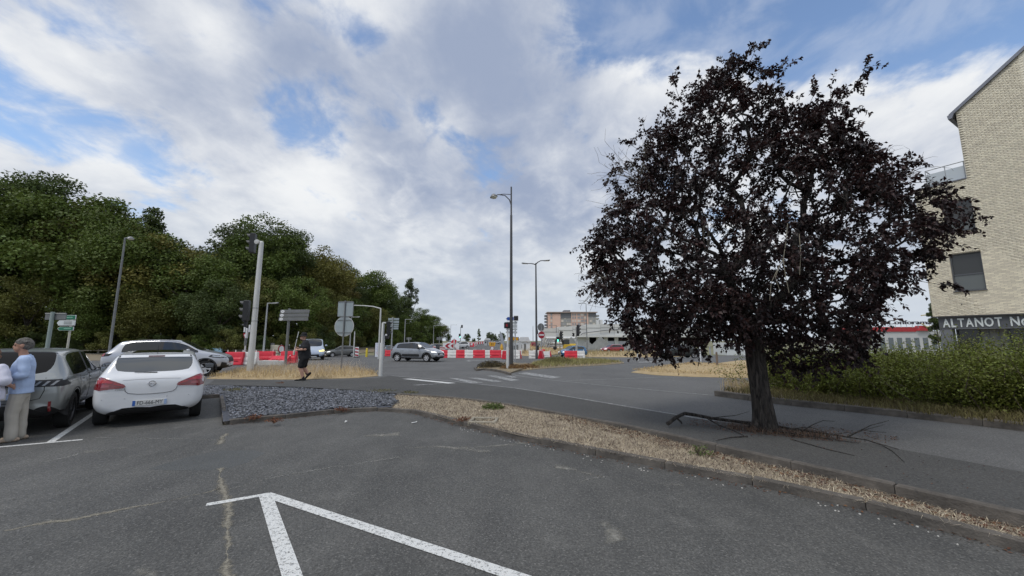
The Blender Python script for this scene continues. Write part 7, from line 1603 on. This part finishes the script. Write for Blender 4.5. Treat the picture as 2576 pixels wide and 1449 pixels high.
# ================================================================== buildings and the works site
# ---- pale brick building on the right
BRICK = mat('pale_brick', (.78, .71, .55), .85, attr=.12, var=.10, vscale=5, bump=.3, bscale=60); MORTAR = mat('mortar', (.50, .455, .36), .95, var=.1, vscale=3); FASCIA = mat('dark_fascia', (.085, .09, .098), .5, var=.06); ROOFM = mat('zinc_grey', (.20, .205, .23), .45, .3, var=.05); DARKWIN = mat('window_dark', (.035, .036, .034), .15, coat=.3)
def brick_building():
    Y0 = 19.6; c0 = AT(2347, 797, Y0); C0 = Vector((c0.x, Y0, 0)); d = Vector((.485, -.874, 0)).normalized(); nrm = Vector((-d.y, d.x, 0)) * -1
    if nrm.y > 0: nrm = -nrm
    # local frame: x along the wall towards us, y outwards, z up
    ang = math.atan2(d.y, d.x); root = empty('brick_building', (C0.x, C0.y, tz(Y0)), ang, 'pale brick building with gabled top and dark shop front at the right edge', 'building'); z0 = tz(Y0)
    O = Vector(cam.location)
    def WP(px, py):
        r_ = ray(px, py); n3 = Vector((nrm.x, nrm.y, 0)); t = (C0 - O).dot(n3) / r_.dot(n3); q = O + r_ * t; return (q - C0).dot(d), q.z - z0
    yo = 1 if (Matrix.Rotation(-ang, 3, 'Z') @ nrm).y > 0 else -1     # outward sign of local y
    zb = WP(2347, 797)[1]; st, zt = WP(2432, 449); se, ze = WP(2400, 288); sr, zr = WP(2576, 128)
    slope = (zr - ze) / (sr - se); SMAX = 9.0; s_pk = 5.5
    pk = ze + slope * (s_pk - se); outline = [(0.0, zb), (SMAX, zb), (SMAX, pk - slope * (SMAX - s_pk)), (s_pk, pk), (st, ze + slope * (st - se) - .02), (st, zt), (0.0, zt)]
    wins = []
    for (a, b_, c, e) in ((2382, 642, 2470, 735), (2368, 512, 2446, 588)):
        s1, zt1 = WP(a, b_); s2, _ = WP(c, b_); _, zb1 = WP(a, e); s1, s2 = min(s1, s2), max(s1, s2); wins.append((s1 + .06, s2 - .02, zb1, zt1))
    # core of the wall with real window recesses
    DP = .0
    bm = bmesh.new()
    mb = MB(); 
    def slab(poly, y0, y1, nm, m_, par=root): return MB().prism(poly, 'y', y0, y1).build(nm, m_, par)
    # wall split in strips round the windows
    w1, w2 = wins; sL = min(w1[0], w2[0]); strips = []
    zs = sorted([zb, w1[2], w1[3], w2[2], w2[3], zt])
    for za, zc in zip(zs, zs[1:]):
        hole = [w for w in wins if w[2] <= za + 1e-4 and w[3] >= zc - 1e-4]
        if hole: w = hole[0]; strips += [[(0, za), (w[0], za), (w[0], zc), (0, zc)], [(w[1], za), (SMAX, za), (SMAX, zc), (w[1], zc)]]
        else: strips.append([(0, za), (SMAX, za), (SMAX, zc), (0, zc)])
    strips.append([(st, zt), (SMAX, zt), (SMAX, pk - slope * (SMAX - s_pk)), (s_pk, pk), (st, ze + slope * (st - se))])
    mb = MB()
    for p in strips: mb.prism(p, 'y', 0., -yo * .3)
    wall = mb.build('wall', MORTAR, root, fix=False)
    MB().prism([(0, zb), (SMAX, zb), (SMAX, zt), (0, zt)], 'y', -yo * .301, -yo * 9.).build('building_body', mat('render_cream', (.60, .55, .44), .85), root)
    MB().prism([(st + .02, zt), (SMAX, zt), (SMAX, pk - slope * (SMAX - s_pk) - .05), (s_pk, pk - .05), (st + .02, ze + slope * (st - se) - .05)], 'y', -yo * .301, -yo * 8.).build('upper_body', mat('render_cream', (.60, .55, .44), .85), root)
    # bricks
    bl, bh, jt = .21, .0525, .010; course = bh + jt; cells = []
    k = 0; z = zb + .01
    top_z = lambda s: (zt if s < st else min(ze + slope * (s - se), pk - slope * (s - s_pk) if s > s_pk else 1e9))
    while z < pk - .2:
        s = -(.0 if k % 2 == 0 else (bl + jt) / 2)
        while s < 3.9:
            a, b_ = max(s, .0), s + bl
            if b_ - a > .05 and z + bh < min(top_z(a + 1e-3), top_z(b_)) and not (a < st < b_ and z + bh > zt):
                ok = [(a, b_)]
                for w in wins:
                    if z + bh > w[2] - .005 and z < w[3] + .005:
                        nx = []
                        for (p, q) in ok:
                            if q <= w[0] or p >= w[1]: nx.append((p, q))
                            else:
                                if w[0] - p > .04: nx.append((p, w[0]))
                                if q - w[1] > .04: nx.append((w[1], q))
                        ok = nx
                for (p, q) in ok: cells.append((p, q, z))
            s += bl + jt
        z += course; k += 1
    # nearest, largest bricks are single pieces
    cells.sort(key=lambda c: (abs(c[0] - 2.2) * 1.0 + abs(c[2] - 4.0) * .55)); meshes = {}
    single = cells[:300]; rest = cells[300:]
    for (p, q, z) in single:
        L = round(q - p, 3); v = random.randrange(4); key = (L, v)
        if key not in meshes:
            m_ = MB().box((0, 0, 0), (L, .024, bh), bev=.004).mesh('brick'); a = m_.attributes.new('tint', 'FLOAT', 'POINT'); a.data.foreach_set('value', [v / 3.] * len(m_.vertices)); m_.materials.append(BRICK); meshes[key] = m_
        o = ob('brick', meshes[key], None, wall); o.location = ((p + q) / 2, yo * (.008 + random.uniform(0, .003)), z + bh / 2)
    V = []; F_ = []; T = []
    bv = np.array([[-1, -1, -1], [1, -1, -1], [1, -1, 1], [-1, -1, 1], [-1, 1, -1], [1, 1, -1], [1, 1, 1], [-1, 1, 1]], float); bf = np.array([[0, 1, 2, 3], [7, 6, 5, 4], [0, 4, 5, 1], [1, 5, 6, 2], [2, 6, 7, 3], [3, 7, 4, 0]])
    for i, (p, q, z) in enumerate(rest):
        V.append(bv * np.array([(q - p) / 2, .012, bh / 2]) + np.array([(p + q) / 2, yo * (.008 + random.uniform(0, .003)), z + bh / 2])); F_.append(bf + 8 * i); T.append(np.full(8, RNG.random()))
    tag(ob('brickwork', np_mesh('brickwork', np.concatenate(V), np.concatenate(F_), np.concatenate(T)), BRICK, wall), kind='stuff')
    # far side of the wall beyond the picture: brick pattern
    bt = bpy.data.materials.new('brick_pattern'); bt.use_nodes = True; n = bt.node_tree.nodes; tb = n.new('ShaderNodeTexBrick'); tc = n.new('ShaderNodeTexCoord'); mp = n.new('ShaderNodeMapping'); mp.inputs['Rotation'].default_value = (R(90), 0, 0)
    bt.node_tree.links.new(tc.outputs['Object'], mp.inputs[0]); bt.node_tree.links.new(mp.outputs[0], tb.inputs['Vector']); tb.inputs['Color1'].default_value = (.76, .70, .555, 1); tb.inputs['Color2'].default_value = (.72, .66, .52, 1); tb.inputs['Mortar'].default_value = (.46, .425, .345, 1); tb.inputs['Scale'].default_value = 1; tb.inputs['Brick Width'].default_value = bl + jt; tb.inputs['Row Height'].default_value = course; tb.inputs['Mortar Size'].default_value = jt / 2; bt.node_tree.links.new(tb.outputs[0], n['Principled BSDF'].inputs[0])
    MB().prism([(3.95, zb), (SMAX, zb), (SMAX, pk - slope * (SMAX - s_pk)), (s_pk, pk), (3.95, ze + slope * (3.95 - se))], 'y', yo * .001, yo * .018).build('wall_end', bt, root)
    # windows
    for (s1, s2, z1, z2_) in wins:
        w = MB().prism([(s1, z1), (s2, z1), (s2, z2_), (s1, z2_)], 'y', -yo * .16, -yo * .18).build('window', DARKWIN, root); zm = z1 + (z2_ - z1) * .42
        for (a, b_, c, e) in ((s1, s1 + .05, z1, z2_), (s2 - .05, s2, z1, z2_), (s1 + .05, s2 - .05, z2_ - .05, z2_), (s1 + .05, s2 - .05, z1, z1 + .05), (s1 + .05, s2 - .05, zm, zm + .06)): MB().prism([(a, c), (b_, c), (b_, e), (a, e)], 'y', -yo * .10, -yo * .158).build('frame', FASCIA, w)
        MB().prism([(s1 + .055, z1 + .055), (s2 - .055, z1 + .055), (s2 - .055, zm - .005), (s1 + .055, zm - .005)], 'y', -yo * .135, -yo * .15).build('pane', mat('grey_pane', (.11, .12, .115), .12, coat=.4), w)
        MB().box(((s1 + s2) / 2, yo * .03, z1 - .02), (s2 - s1 + .06, .12, .035)).build('sill', FASCIA, w)
    # roof edge and gutter
    t = Vector((1, slope)).normalized(); 
    for (sa, sb, up_) in ((se - .16, s_pk, 1),):
        za, zc = ze + slope * (sa - se), ze + slope * (sb - se); MB().prism([(sa, za), (sb, zc), (sb, zc + .17), (sa, za + .17)], 'y', yo * .12, -yo * 8.).build('roof', ROOFM, root)
    zc, ze2 = pk, pk - slope * (SMAX - s_pk); MB().prism([(s_pk, zc), (SMAX + .2, ze2), (SMAX + .2, ze2 + .17), (s_pk, zc + .17)], 'y', yo * .12, -yo * 8.).build('roof', ROOFM, root)
    MB().prism([(se - .2, ze - .22), (se - .06, ze - .2), (se + .03, ze + .05), (se - .22, ze - .02)], 'y', yo * .14, -yo * 8.).build('gutter', ROOFM, root)
    # terrace parapet, railing with glass
    MB().prism([(-.06, zt), (st - .005, zt), (st - .005, zt + .05), (-.06, zt + .05)], 'y', yo * .06, -yo * 9.).build('coping', ROOFM, root)
    sA = WP(2322, 470)[0] + .12; rail_z = zt + .95
    rl = MB()
    rl.tube([(sA, -yo * .15, rail_z), (st - .03, -yo * .15, rail_z)], .022, 6).tube([(sA, -yo * .15, rail_z), (sA, -yo * 5, rail_z)], .022, 6); r_ = rl.build('railing', GALV, root)
    for s in (sA, (sA + st) / 2, st - .05): MB().tube([(s, -yo * .15, zt + .05), (s, -yo * .15, rail_z)], .02, 6).build('baluster', GALV, r_)
    gl = mat('frosted_glass', (.48, .52, .54), .35, spec=.5)
    MB().prism([(sA + .03, zt + .08), (st - .06, zt + .08), (st - .06, rail_z - .22), (sA + .03, rail_z - .22)], 'y', -yo * .14, -yo * .155).build('glass_panel', gl, r_); MB().box((sA, -yo * 2.5, zt + .4), (.015, 4.6, .62)).build('glass_panel', gl, r_)
    # ground floor shop front
    zf = zb - .62; s0 = WP(2362, 830)[0]
    fs = MB().prism([(s0, zf), (SMAX, zf), (SMAX, zb - .004), (s0, zb - .004)], 'y', -yo * .12, -yo * .6).build('fascia', FASCIA, root)
    MB().prism([(-.05, zb - .05), (SMAX, zb - .05), (SMAX, zb - .003), (-.05, zb - .003)], 'y', yo * .03, -yo * .119).build('canopy_edge', mat('canopy_dark', (.05, .05, .052), .6), root)
    MB().prism([(s0, 0), (s0 + .42, 0), (s0 + .42, zf - .002), (s0, zf - .002)], 'y', -yo * .14, -yo * .6).build('pillar', mat('pillar_grey', (.15, .158, .168), .6, var=.06), root)
    MB().prism([(s0 + .42, 0), (SMAX, 0), (SMAX, zf - .002), (s0 + .42, zf - .002)], 'y', -yo * .7, -yo * .9).build('shop_wall', mat('shop_wall_grey', (.22, .225, .21), .7, var=.06), root)
    for (a, b_) in ((s0 + .5, s0 + 1.15), (s0 + 2.1, s0 + 2.9)): 
        dw = MB().prism([(a, 0), (b_, 0), (b_, zf - .06), (a, zf - .06)], 'y', -yo * .66, -yo * .698).build('shop_window', DARKWIN, root); MB().prism([(a - .06, 0), (a, 0), (a, zf - .06), (a - .06, zf - .06)], 'y', -yo * .6, -yo * .697).build('frame', FASCIA, dw); MB().prism([(b_, 0), (b_ + .06, 0), (b_ + .06, zf - .06), (b_, zf - .06)], 'y', -yo * .6, -yo * .697).build('frame', FASCIA, dw)
    for a in (s0 + 1.45, s0 + 1.75): MB().box((a, -yo * .66, zf / 2), (.05, .06, zf - .02)).build('mullion', mat('pillar_grey', (.15, .158, .168), .6), root)
    sa, za = WP(2370, 826); sb, _ = WP(2524, 812); zc = (WP(2371, 802)[1] + WP(2371, 824)[1]) / 2; LET = mat('shop_letter', (.62, .66, .64), .5)
    def letters(txt, s_from, s_to, zc, hgt):
        # every letter is a piece of its own
        ws = {'A': 1.0, 'L': .75, 'T': .85, 'N': 1.0, 'O': 1.08, 'o': .85, 't': .5, 'a': .8, 'i': .35, 'r': .55, 'e': .8}; tot = sum(ws.get(c, .8) for c in txt); s = s_from
        for c in txt:
            w = (s_to - s_from) * ws.get(c, .8) / tot
            if c != ' ':
                me = text_mesh(c, hgt * 1.38, .012, .012); me.materials.append(LET); xs = [v.co.x for v in me.vertices]; ys = [v.co.y for v in me.vertices]; wx = max(xs) - min(xs)
                o = ob('letter', me, None, fs); sx = (w * .86) / wx; o.scale = (sx, hgt * (1 if c.isupper() else .78) / (max(ys) - min(ys)), 1); o.location = (s + w / 2 - (max(xs) + min(xs)) / 2 * sx, -yo * .10, zc - (0 if c.isupper() else hgt * .11) - (max(ys) + min(ys)) / 2 * o.scale[1]); o.rotation_euler = (R(90), 0, 0) if yo < 0 else (R(90), 0, R(180))
                if yo > 0: o.scale[0] = -o.scale[0] * -1
            s += w
    hgt = abs(WP(2371, 802)[1] - WP(2371, 824)[1]) * .98; sN, _ = WP(2538, 806)
    letters('ALTANOT', sa, WP(2522, 812)[0], zc, hgt); letters('No', sN, sN + (WP(2522, 812)[0] - sa) * .29, zc, hgt)
    MB().ball((WP(2420, 765)[0], yo * .04, WP(2420, 765)[1]), .03, 8, 6).build('vent', FASCIA, root)
brick_building()
# ---- far store with red band and letters
def store():
    Y = 62.; a = AT(2205, 830, Y); b = AT(2400, 830, Y); z0 = tz(Y); root = empty('store', (a.x, Y, z0), 0, 'distant white store with a red band and dark roof letters, left of the brick building', 'building'); W = b.x - a.x
    H1 = hpx(832, Y, 2260) - z0; H2 = hpx(825, Y, 2260) - z0
    MB().box((W / 2, 6, H1 / 2 - .1), (W, 12, H1 + .2)).build('wall', mat('store_white', (.52, .52, .5), .6, var=.06, vscale=.5), root)
    xr = AT(2302, 830, Y).x - a.x
    MB().box((xr / 2, 5.9, (H1 + H2) / 2), (xr, 12.1, H2 - H1 + .3)).build('red_band', mat('store_red', (.40, .025, .03), .5), root)
    for k in range(9): MB().box((W * (k + .5) / 9, -.03, H1 * .45), (W / 9 * .55, .06, H1 * .5)).build('store_window', mat('store_window', (.14, .16, .17), .2), root)
    x0 = AT(2229, 817, Y).x - a.x; x1 = AT(2338, 817, Y).x - a.x; txt = 'Conforama'; zc = hpx(811.5, Y, 2280) - z0; hh = (11.5 / 970 * Y)
    me = text_mesh(txt, hh * 1.25, .06, .01); me.materials.append(mat('store_letter', (.06, .055, .07), .5)); xs = [v.co.x for v in me.vertices]; o = ob('roof_lettering', me, None, root); o.scale = ((x1 - x0) / (max(xs) - min(xs)), 1, 1); o.location = ((x0 + x1) / 2, -.3, zc); o.rotation_euler = (R(90), 0, 0)
    for x in np.linspace(x0 + .3, x1 - .3, 8): MB().tube([(x, -.25, H2), (x, -.25, zc + .2)], .03, 5).build('letter_support', GALV, root)
    xr2 = AT(2318, 830, Y).x - a.x; MB().prism([(xr2 - .9, H1), (xr2 + 1.2, H1), (xr2 + .4, H1 + .7), (xr2 - .4, H1 + .8)], 'y', -.5, .5).build('red_gable', mat('store_red', (.40, .025, .03), .5), root)
    xl = AT(2330, 820, Y).x - a.x; MB().tube([(xl - 1.2, -.6, zc + 1.1), (xl + .4, -.6, zc + 1.3), (xl + 1.1, -.6, zc + .5), (xl + .6, -.6, zc - .5), (xl - .6, -.6, zc - .7), (xl - 1.3, -.6, zc - .2)], .10, 6).build('loop_logo', mat('logo_cream', (.62, .55, .32), .5), root)
store()
p = Vector((AT(2352, 800, 40).x, 40, tz(40))); tree(FORMS[3], p.x, 40, .3, 'dark', 1.0, 'dark spiky tree at the far corner of the brick building', sz=1.0)
# ---- pink apartment block
def apartments():
    Y = 250.; s = Y / 970; z0 = tz(Y); X = lambda px: (px - 1288) / 970 * Y; Z = lambda py: hpx(py, Y) - z0; root = empty('apartment_block', (X(1378), Y, z0), 0, 'pink and grey apartment block with a flat overhanging roof in the distance', 'building'); x0 = X(1378)
    PINK = mat('pink_render', (.68, .46, .37), .8, var=.05, vscale=.2); GR = mat('grey_render', (.40, .395, .36), .8, var=.05, vscale=.2); DG = mat('dark_slate_render', (.17, .175, .185), .7)
    segs = [(1378, 1410, 789, PINK, 0), (1410, 1437, 800, GR, .6), (1437, 1467, 787, PINK, 0), (1467, 1480, 787, PINK, .3), (1480, 1500, 796, GR, .6)]
    for a, b, t, m_, dy in segs: MB().box(((X(a) + X(b)) / 2 - x0, 6 + dy, Z(t) / 2), (X(b) - X(a), 12, Z(t))).build('wall', m_, root)
    for a, b, t0, t1 in ((1410, 1437, 787, 800), (1480, 1500, 787, 796)): MB().box(((X(a) + X(b)) / 2 - x0, 6.3, (Z(t0) + Z(t1)) / 2), (X(b) - X(a), 12, Z(t0) - Z(t1))).build('upper_wall', DG, root)
    MB().box(((X(1376) + X(1503)) / 2 - x0, 6, Z(786.6) + .3), (X(1503) - X(1376), 14, .5)).build('roof', mat('roof_pale', (.45, .36, .32), .7), root); MB().box(((X(1420) + X(1436)) / 2 - x0, 6, Z(785) + .6), (X(1436) - X(1420), 8, 1.6)).build('roof_box', DG, root)
    for j, py in enumerate((791.5, 799, 807, 815, 823)):
        for px, w in ((1387, 1.1), (1414, 1.6), (1421.5, 1.2), (1428, 1.2), (1434, 1.4), (1441, 1.), (1447, 1.), (1456, 1.8), (1464.5, 1.8), (1472, 1.0), (1486, 1.2), (1494, 1.2)):
            dy = 6.0 if False else (.6 if 1410 < px < 1437 or px > 1480 else (.3 if 1467 < px < 1480 else 0)); wd = MB().box((X(px) - x0, dy - .05, Z(py)), (w, .2, 1.25)).build('window', mat('far_window', (.30, .30, .31), .3) if (j + int(px)) % 3 else mat('far_shutter', (.62, .56, .50), .6), root); MB().box((X(px) - x0, dy - .12, Z(py) - .7), (w + .3, .18, .14)).build('sill', mat('pale_sill', (.55, .5, .45), .7), wd)
    for py in (792, 799, 807, 815, 822): MB().box((X(1377) - x0 - .5, 3, Z(py) - .6), (2.2, 5, 1.1)).build('balcony', DG, root); MB().box((X(1501) - x0 + .6, 3, Z(py) - .6), (2.2, 5, 1.1)).build('balcony', GR, root)
apartments()
# ---- concrete hall under construction
def hall():
    Y = 105.; z0 = tz(Y); X = lambda px: (px - 1288) / 970 * Y; Z = lambda py: hpx(py, Y) - z0; x0 = X(1368); root = empty('concrete_hall', (x0, Y, z0), 0, 'long pale concrete hall under construction behind the gravel heaps', 'building'); PC = mat('pale_concrete', (.62, .62, .59), .85, var=.06, vscale=.35, bump=.1); PC2 = mat('pale_concrete2', (.55, .55, .525), .85, var=.07, vscale=.35)
    # stepped upper walls, panel by panel
    tops = [(1368, 1405, 826), (1405, 1440, 822), (1440, 1475, 819), (1475, 1510, 816), (1510, 1545, 815), (1545, 1580, 815), (1580, 1640, 818), (1640, 1720, 822), (1720, 1800, 826)]
    for i, (a, b, t) in enumerate(tops):
        lo = 847 if a >= 1445 else 872
        MB().box(((X(a) + X(b)) / 2 - x0, 5, (Z(t) + max(0, Z(lo))) / 2), (X(b) - X(a) - .06, 10, Z(t) - max(0, Z(lo)))).build('wall_panel', PC if i % 2 else PC2, root)
        MB().box(((X(a) + X(b)) / 2 - x0, -.04, Z(t + 9)), (X(b) - X(a) - .06, .06, .1)).build('panel_joint', mat('joint_grey', (.3, .3, .29), .9), root)
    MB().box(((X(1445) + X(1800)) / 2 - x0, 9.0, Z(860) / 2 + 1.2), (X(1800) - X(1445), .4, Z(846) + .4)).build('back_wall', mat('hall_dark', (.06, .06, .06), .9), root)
    MB().box(((X(1445) + X(1800)) / 2 - x0, -.6, Z(846)), (X(1800) - X(1445), 1.6, .5)).build('lintel', PC, root)
    for px in (1447, 1476, 1503, 1522, 1548, 1580, 1620, 1660, 1710, 1760): MB().box((X(px) - x0, .1, Z(846) / 2), (1.0, .6, Z(846))).build('column', PC, root)
    for a, b in ((1524, 1546), (1550, 1578), (1582, 1640)): MB().box(((X(a) + X(b)) / 2 - x0, .2, Z(858) / 2), (X(b) - X(a), .3, Z(858))).build('infill', mat('pale_lilac_panel', (.50, .51, .54), .8), root)
    for px, t in ((1512, 808), (1519, 808)): MB().box((X(px) - x0, 4, Z(t + 6)), (.9, .9, 2.4)).build('vent_stack', PC2, root)
    MB().tube([(X(1455) - x0, -.4, Z(846)), (X(1465) - x0, -.4, Z(838)), (X(1520) - x0, -.4, Z(831)), (X(1600) - x0, -.4, Z(826))], .12, 6).build('pipe', GALVD, root)
    MB().box(((X(1370) + X(1445)) / 2 - x0, -.3, Z(850)), (X(1445) - X(1370), .5, .18)).build('ledge', PC2, root)
hall()
# ---- works site: gravel heaps, pipes, cabins
GRAV = mat('grey_gravel', (.15, .155, .142), .95, col2=(.21, .212, .195), vscale=1.2, bump=.8, bscale=6, detail=8)
def heap(px, py, wpx, topy, Y, label, seed):
    x = AT(px, py, Y).x; z0 = tz(Y); w = wpx / 970 * Y / 2; h = hpx(topy, Y) - z0; V = [(0, 0, h)]; n = 30; Fs = []
    for i, (r_, hh) in enumerate(((.08, .96), (.25, .74), (.45, .50), (.7, .25), (.88, .08), (1., -.03))):
        for k in range(n):
            a = 2 * math.pi * k / n; q = 1 + .13 * mnoise.noise(Vector((math.cos(a) * 1.6 + seed, math.sin(a) * 1.6, i * .5))); V.append((w * r_ * q * math.cos(a), w * .8 * r_ * q * math.sin(a), h * (hh + .04 * mnoise.noise(Vector((a * 2, i, seed))) if hh > 0 else hh)))
    for k in range(n): Fs.append((0, 1 + k, 1 + (k + 1) % n))
    for i in range(5):
        for k in range(n): Fs.append((1 + i * n + k, 1 + (i + 1) * n + k, 1 + (i + 1) * n + (k + 1) % n, 1 + i * n + (k + 1) % n))
    me = bpy.data.meshes.new('heap'); me.from_pydata(V, [], Fs); me.update(); bm = bmesh.new(); bm.from_mesh(me); bmesh.ops.recalc_face_normals(bm, faces=bm.faces); bm.to_mesh(me); bm.free(); shade(me, 60)
    o = ob('gravel_heap', me, GRAV); o.location = (x, Y, z0); tag(o, label, 'heap')
heap(1438, 885, 56, 848, 78, 'grey gravel heap behind the traffic light before the hall', 1); heap(1512, 885, 90, 848, 76, 'largest grey gravel heap in front of the hall openings', 5); heap(1585, 888, 90, 866, 74, 'low gravel heap right of the largest one', 9); heap(1478, 888, 70, 858, 82, 'darker gravel heap between the two peaks', 3)
def pipes():
    Y = 85.; z0 = tz(Y); x0 = AT(1372, 870, Y).x; root = empty('pipe_stack', (x0, Y, z0), 0, 'stack of white pipes at the left end of the hall', 'pipes'); PW = mat('pipe_white', (.66, .66, .64), .4)
    for j in range(5):
        for i in range(5 - j // 2):
            MB().tube([(.2 + i * .1, i * .62 + (j % 2) * .31, .35 + j * .54), (6.3 + i * .2, i * .62 + (j % 2) * .31, .35 + j * .54)], .27, 12).build('pipe', PW, root, smooth=50)
    for x in (1.2, 5.0): MB().box((x, 1.3, .04), (.15, 3.4, .08)).build('bearer', WOODM, root)
    for j in range(5): MB().tube([(-1.6 + .5 * j, -.5, .1), (-.6 + .5 * j, -.6, 2.3)], .13, 8).build('pipe', GALV, root)
pipes()
def cabin(px0, px1, py, topy, Y, label, m_, roof=False):
    a, b = AT(px0, py, Y), AT(px1, py, Y); z0 = tz(Y); w = b.x - a.x; h = hpx(topy, Y) - z0; r_ = empty('site_cabin', ((a.x + b.x) / 2, Y, z0), 0, label, 'cabin'); hw_ = h * (.72 if roof else 1)
    MB().box((0, 2, hw_ / 2 - .05), (w, 4, hw_ + .1)).build('wall', m_, r_)
    if roof: MB().prism([(-w / 2 - .1, hw_), (w / 2 + .1, hw_), (w * .38, h), (-w * .25, h)], 'y', -.2, 4.2).build('roof', mat('cabin_roof', (.55, .56, .57), .5), r_)
    d_ = MB().box((w * .1, -.03, hw_ * .42), (w * .16, .06, hw_ * .8)).build('door', GALVD, r_); MB().box((-w * .25, -.03, hw_ * .6), (w * .2, .06, hw_ * .3)).build('window', DARKWIN, r_)
CW = mat('cabin_white', (.60, .62, .63), .5, var=.05); cabin(1302, 1333, 884, 848, 66, 'white gabled site cabin right behind the tall lamp post', CW, True); cabin(1285, 1312, 886, 862, 60, 'low pale site container beside the gabled cabin', mat('cabin_grey', (.45, .47, .48), .5)); cabin(1338, 1348, 872, 861, 95, 'small red site container by the gabled cabin', mat('cabin_red', (.33, .05, .07), .5)); cabin(1352, 1372, 874, 860, 90, 'grey site container left of the pipe stack', mat('cabin_grey2', (.33, .33, .32), .5)); cabin(1218, 1232, 866, 851, 130, 'pale wedge-like site cabin beside the far road', mat('cabin_grey', (.45, .47, .48), .5), True); cabin(1640, 1700, 880, 850, 70, 'white low building behind the dark car', CW); cabin(1830, 1880, 900, 862, 60, 'white box van-like cabin left of the trunk', CW)
# site machine: yellow wheeled excavator behind the verge
def excavator():
    Y = 62.; x = AT(1424, 880, Y).x; z0 = tz(Y); r_ = empty('excavator', (x, Y, z0), 0, 'yellow excavator with dark arm left of the blue car', 'excavator'); YM = mat('machine_yellow', (.55, .36, .03), .5); MB().box((.4, 0, .45), (2.4, 1.6, .6), bev=.2).build('tracks', SIGBLACK, r_); MB().box((.6, 0, 1.2), (2.0, 1.6, .9), bev=.15).build('body', YM, r_); MB().box((.0, -.3, 1.9), (.9, .9, .9), bev=.1).build('cab', DARKWIN, r_); MB().tube([(-.3, .3, 1.4), (-.8, .3, 2.7), (-1.6, .3, 2.2), (-1.7, .3, 1.2)], [.2, .18, .14, .1], 6).build('arm', mat('arm_dark', (.05, .045, .04), .6), r_); MB().box((-1.75, .3, .95), (.5, .7, .5), bev=.1).build('bucket', SIGBLACK, r_)
excavator()
def folded_sign():
    Y = 50.; x = AT(1272, 885, Y).x; z0 = tz(Y); r_ = empty('works_trailer', (x, Y, z0), 0, 'grey works trailer with a raised tapered arm and amber lamp left of the tall lamp', 'trailer'); MB().box((0, 0, .6), (1.0, 1.6, .5), bev=.08).build('bed', GALV, r_); MB().prism([(-.75, hpx(832, Y) - z0), (-.4, hpx(842, Y) - z0), (.0, .8), (-.5, .8), (-.75, hpx(845, Y) - z0)], 'y', -.1, .05).build('raised_arm', mat('trailer_grey', (.32, .34, .37), .5), r_)
    for s in (1, -1): MB().lathe([(.0, -.08), (.3, -.08), (.32, 0), (.3, .08), (0, .08)], 16, Matrix.Translation((.3, s * .75, .32)) @ Matrix.Rotation(R(90), 4, 'X')).build('wheel', TYRE, r_)
    MB().lathe([(.2, .85), (.22, 1.2), (.08, 1.7), (0, 1.72)], 12, Matrix.Translation((-.5, -.5, 0))).build('amber_lamp', mat('amber_plastic', (.6, .33, .03), .4), r_)
folded_sign()
# distant poles, wires
for px, topy, Y, lb in ((1341, 820, 160, 'far thin mast right of the tall lamp post'), (1366 + 20, 838, 150, 'far thin pole by the white cabin')):
    x = AT(px, 865, Y).x; z0 = tz(Y); r_ = empty('pole', (x, Y, z0), 0, lb, 'pole'); MB().tube([(0, 0, 0), (0, 0, hpx(topy, Y) - z0)], [.14, .09], 8).build('shaft', GALV, r_)
p1 = AT(1477, 766, 70); p2 = AT(1540, 772, 78); w_ = MB().tube([p1.lerp(p2, t) + Vector((0, 0, -1.2 * t * (1 - t))) for t in np.linspace(0, 1, 9)], .02, 4).build('overhead_wire', SIGBLACK); tag(w_, 'thin overhead wire right of the slim tall lamp post', 'wire')
# site fence far right of the road
p = G(1700, 892)
r_ = empty('steel_barrier', G(1468, 889), 0, 'low steel guard rail behind the red car', 'guard rail'); a = G(1468, 884); b = G(1600, 884)
for i in range(9):
    q = a.lerp(b, i / 8) - r_.location; MB().box((q.x, q.y, q.z + .35), (.1, .1, .75)).build('post', GALVD, r_)
    if i < 8: q2 = a.lerp(b, (i + .5) / 8) - r_.location; MB().box((q2.x, q2.y - .08, q2.z + .6), ((b - a).length / 8 - .02, .06, .22), bev=.02, rz=math.atan2(b.y - a.y, b.x - a.x)).build('beam', GALVD, r_)
for o_ in [o_ for o_ in bpy.data.objects if o_.name not in scene.objects]: bpy.data.objects.remove(o_)
bpy.data.scenes.remove(WORK)
bpy.context.view_layer.update()
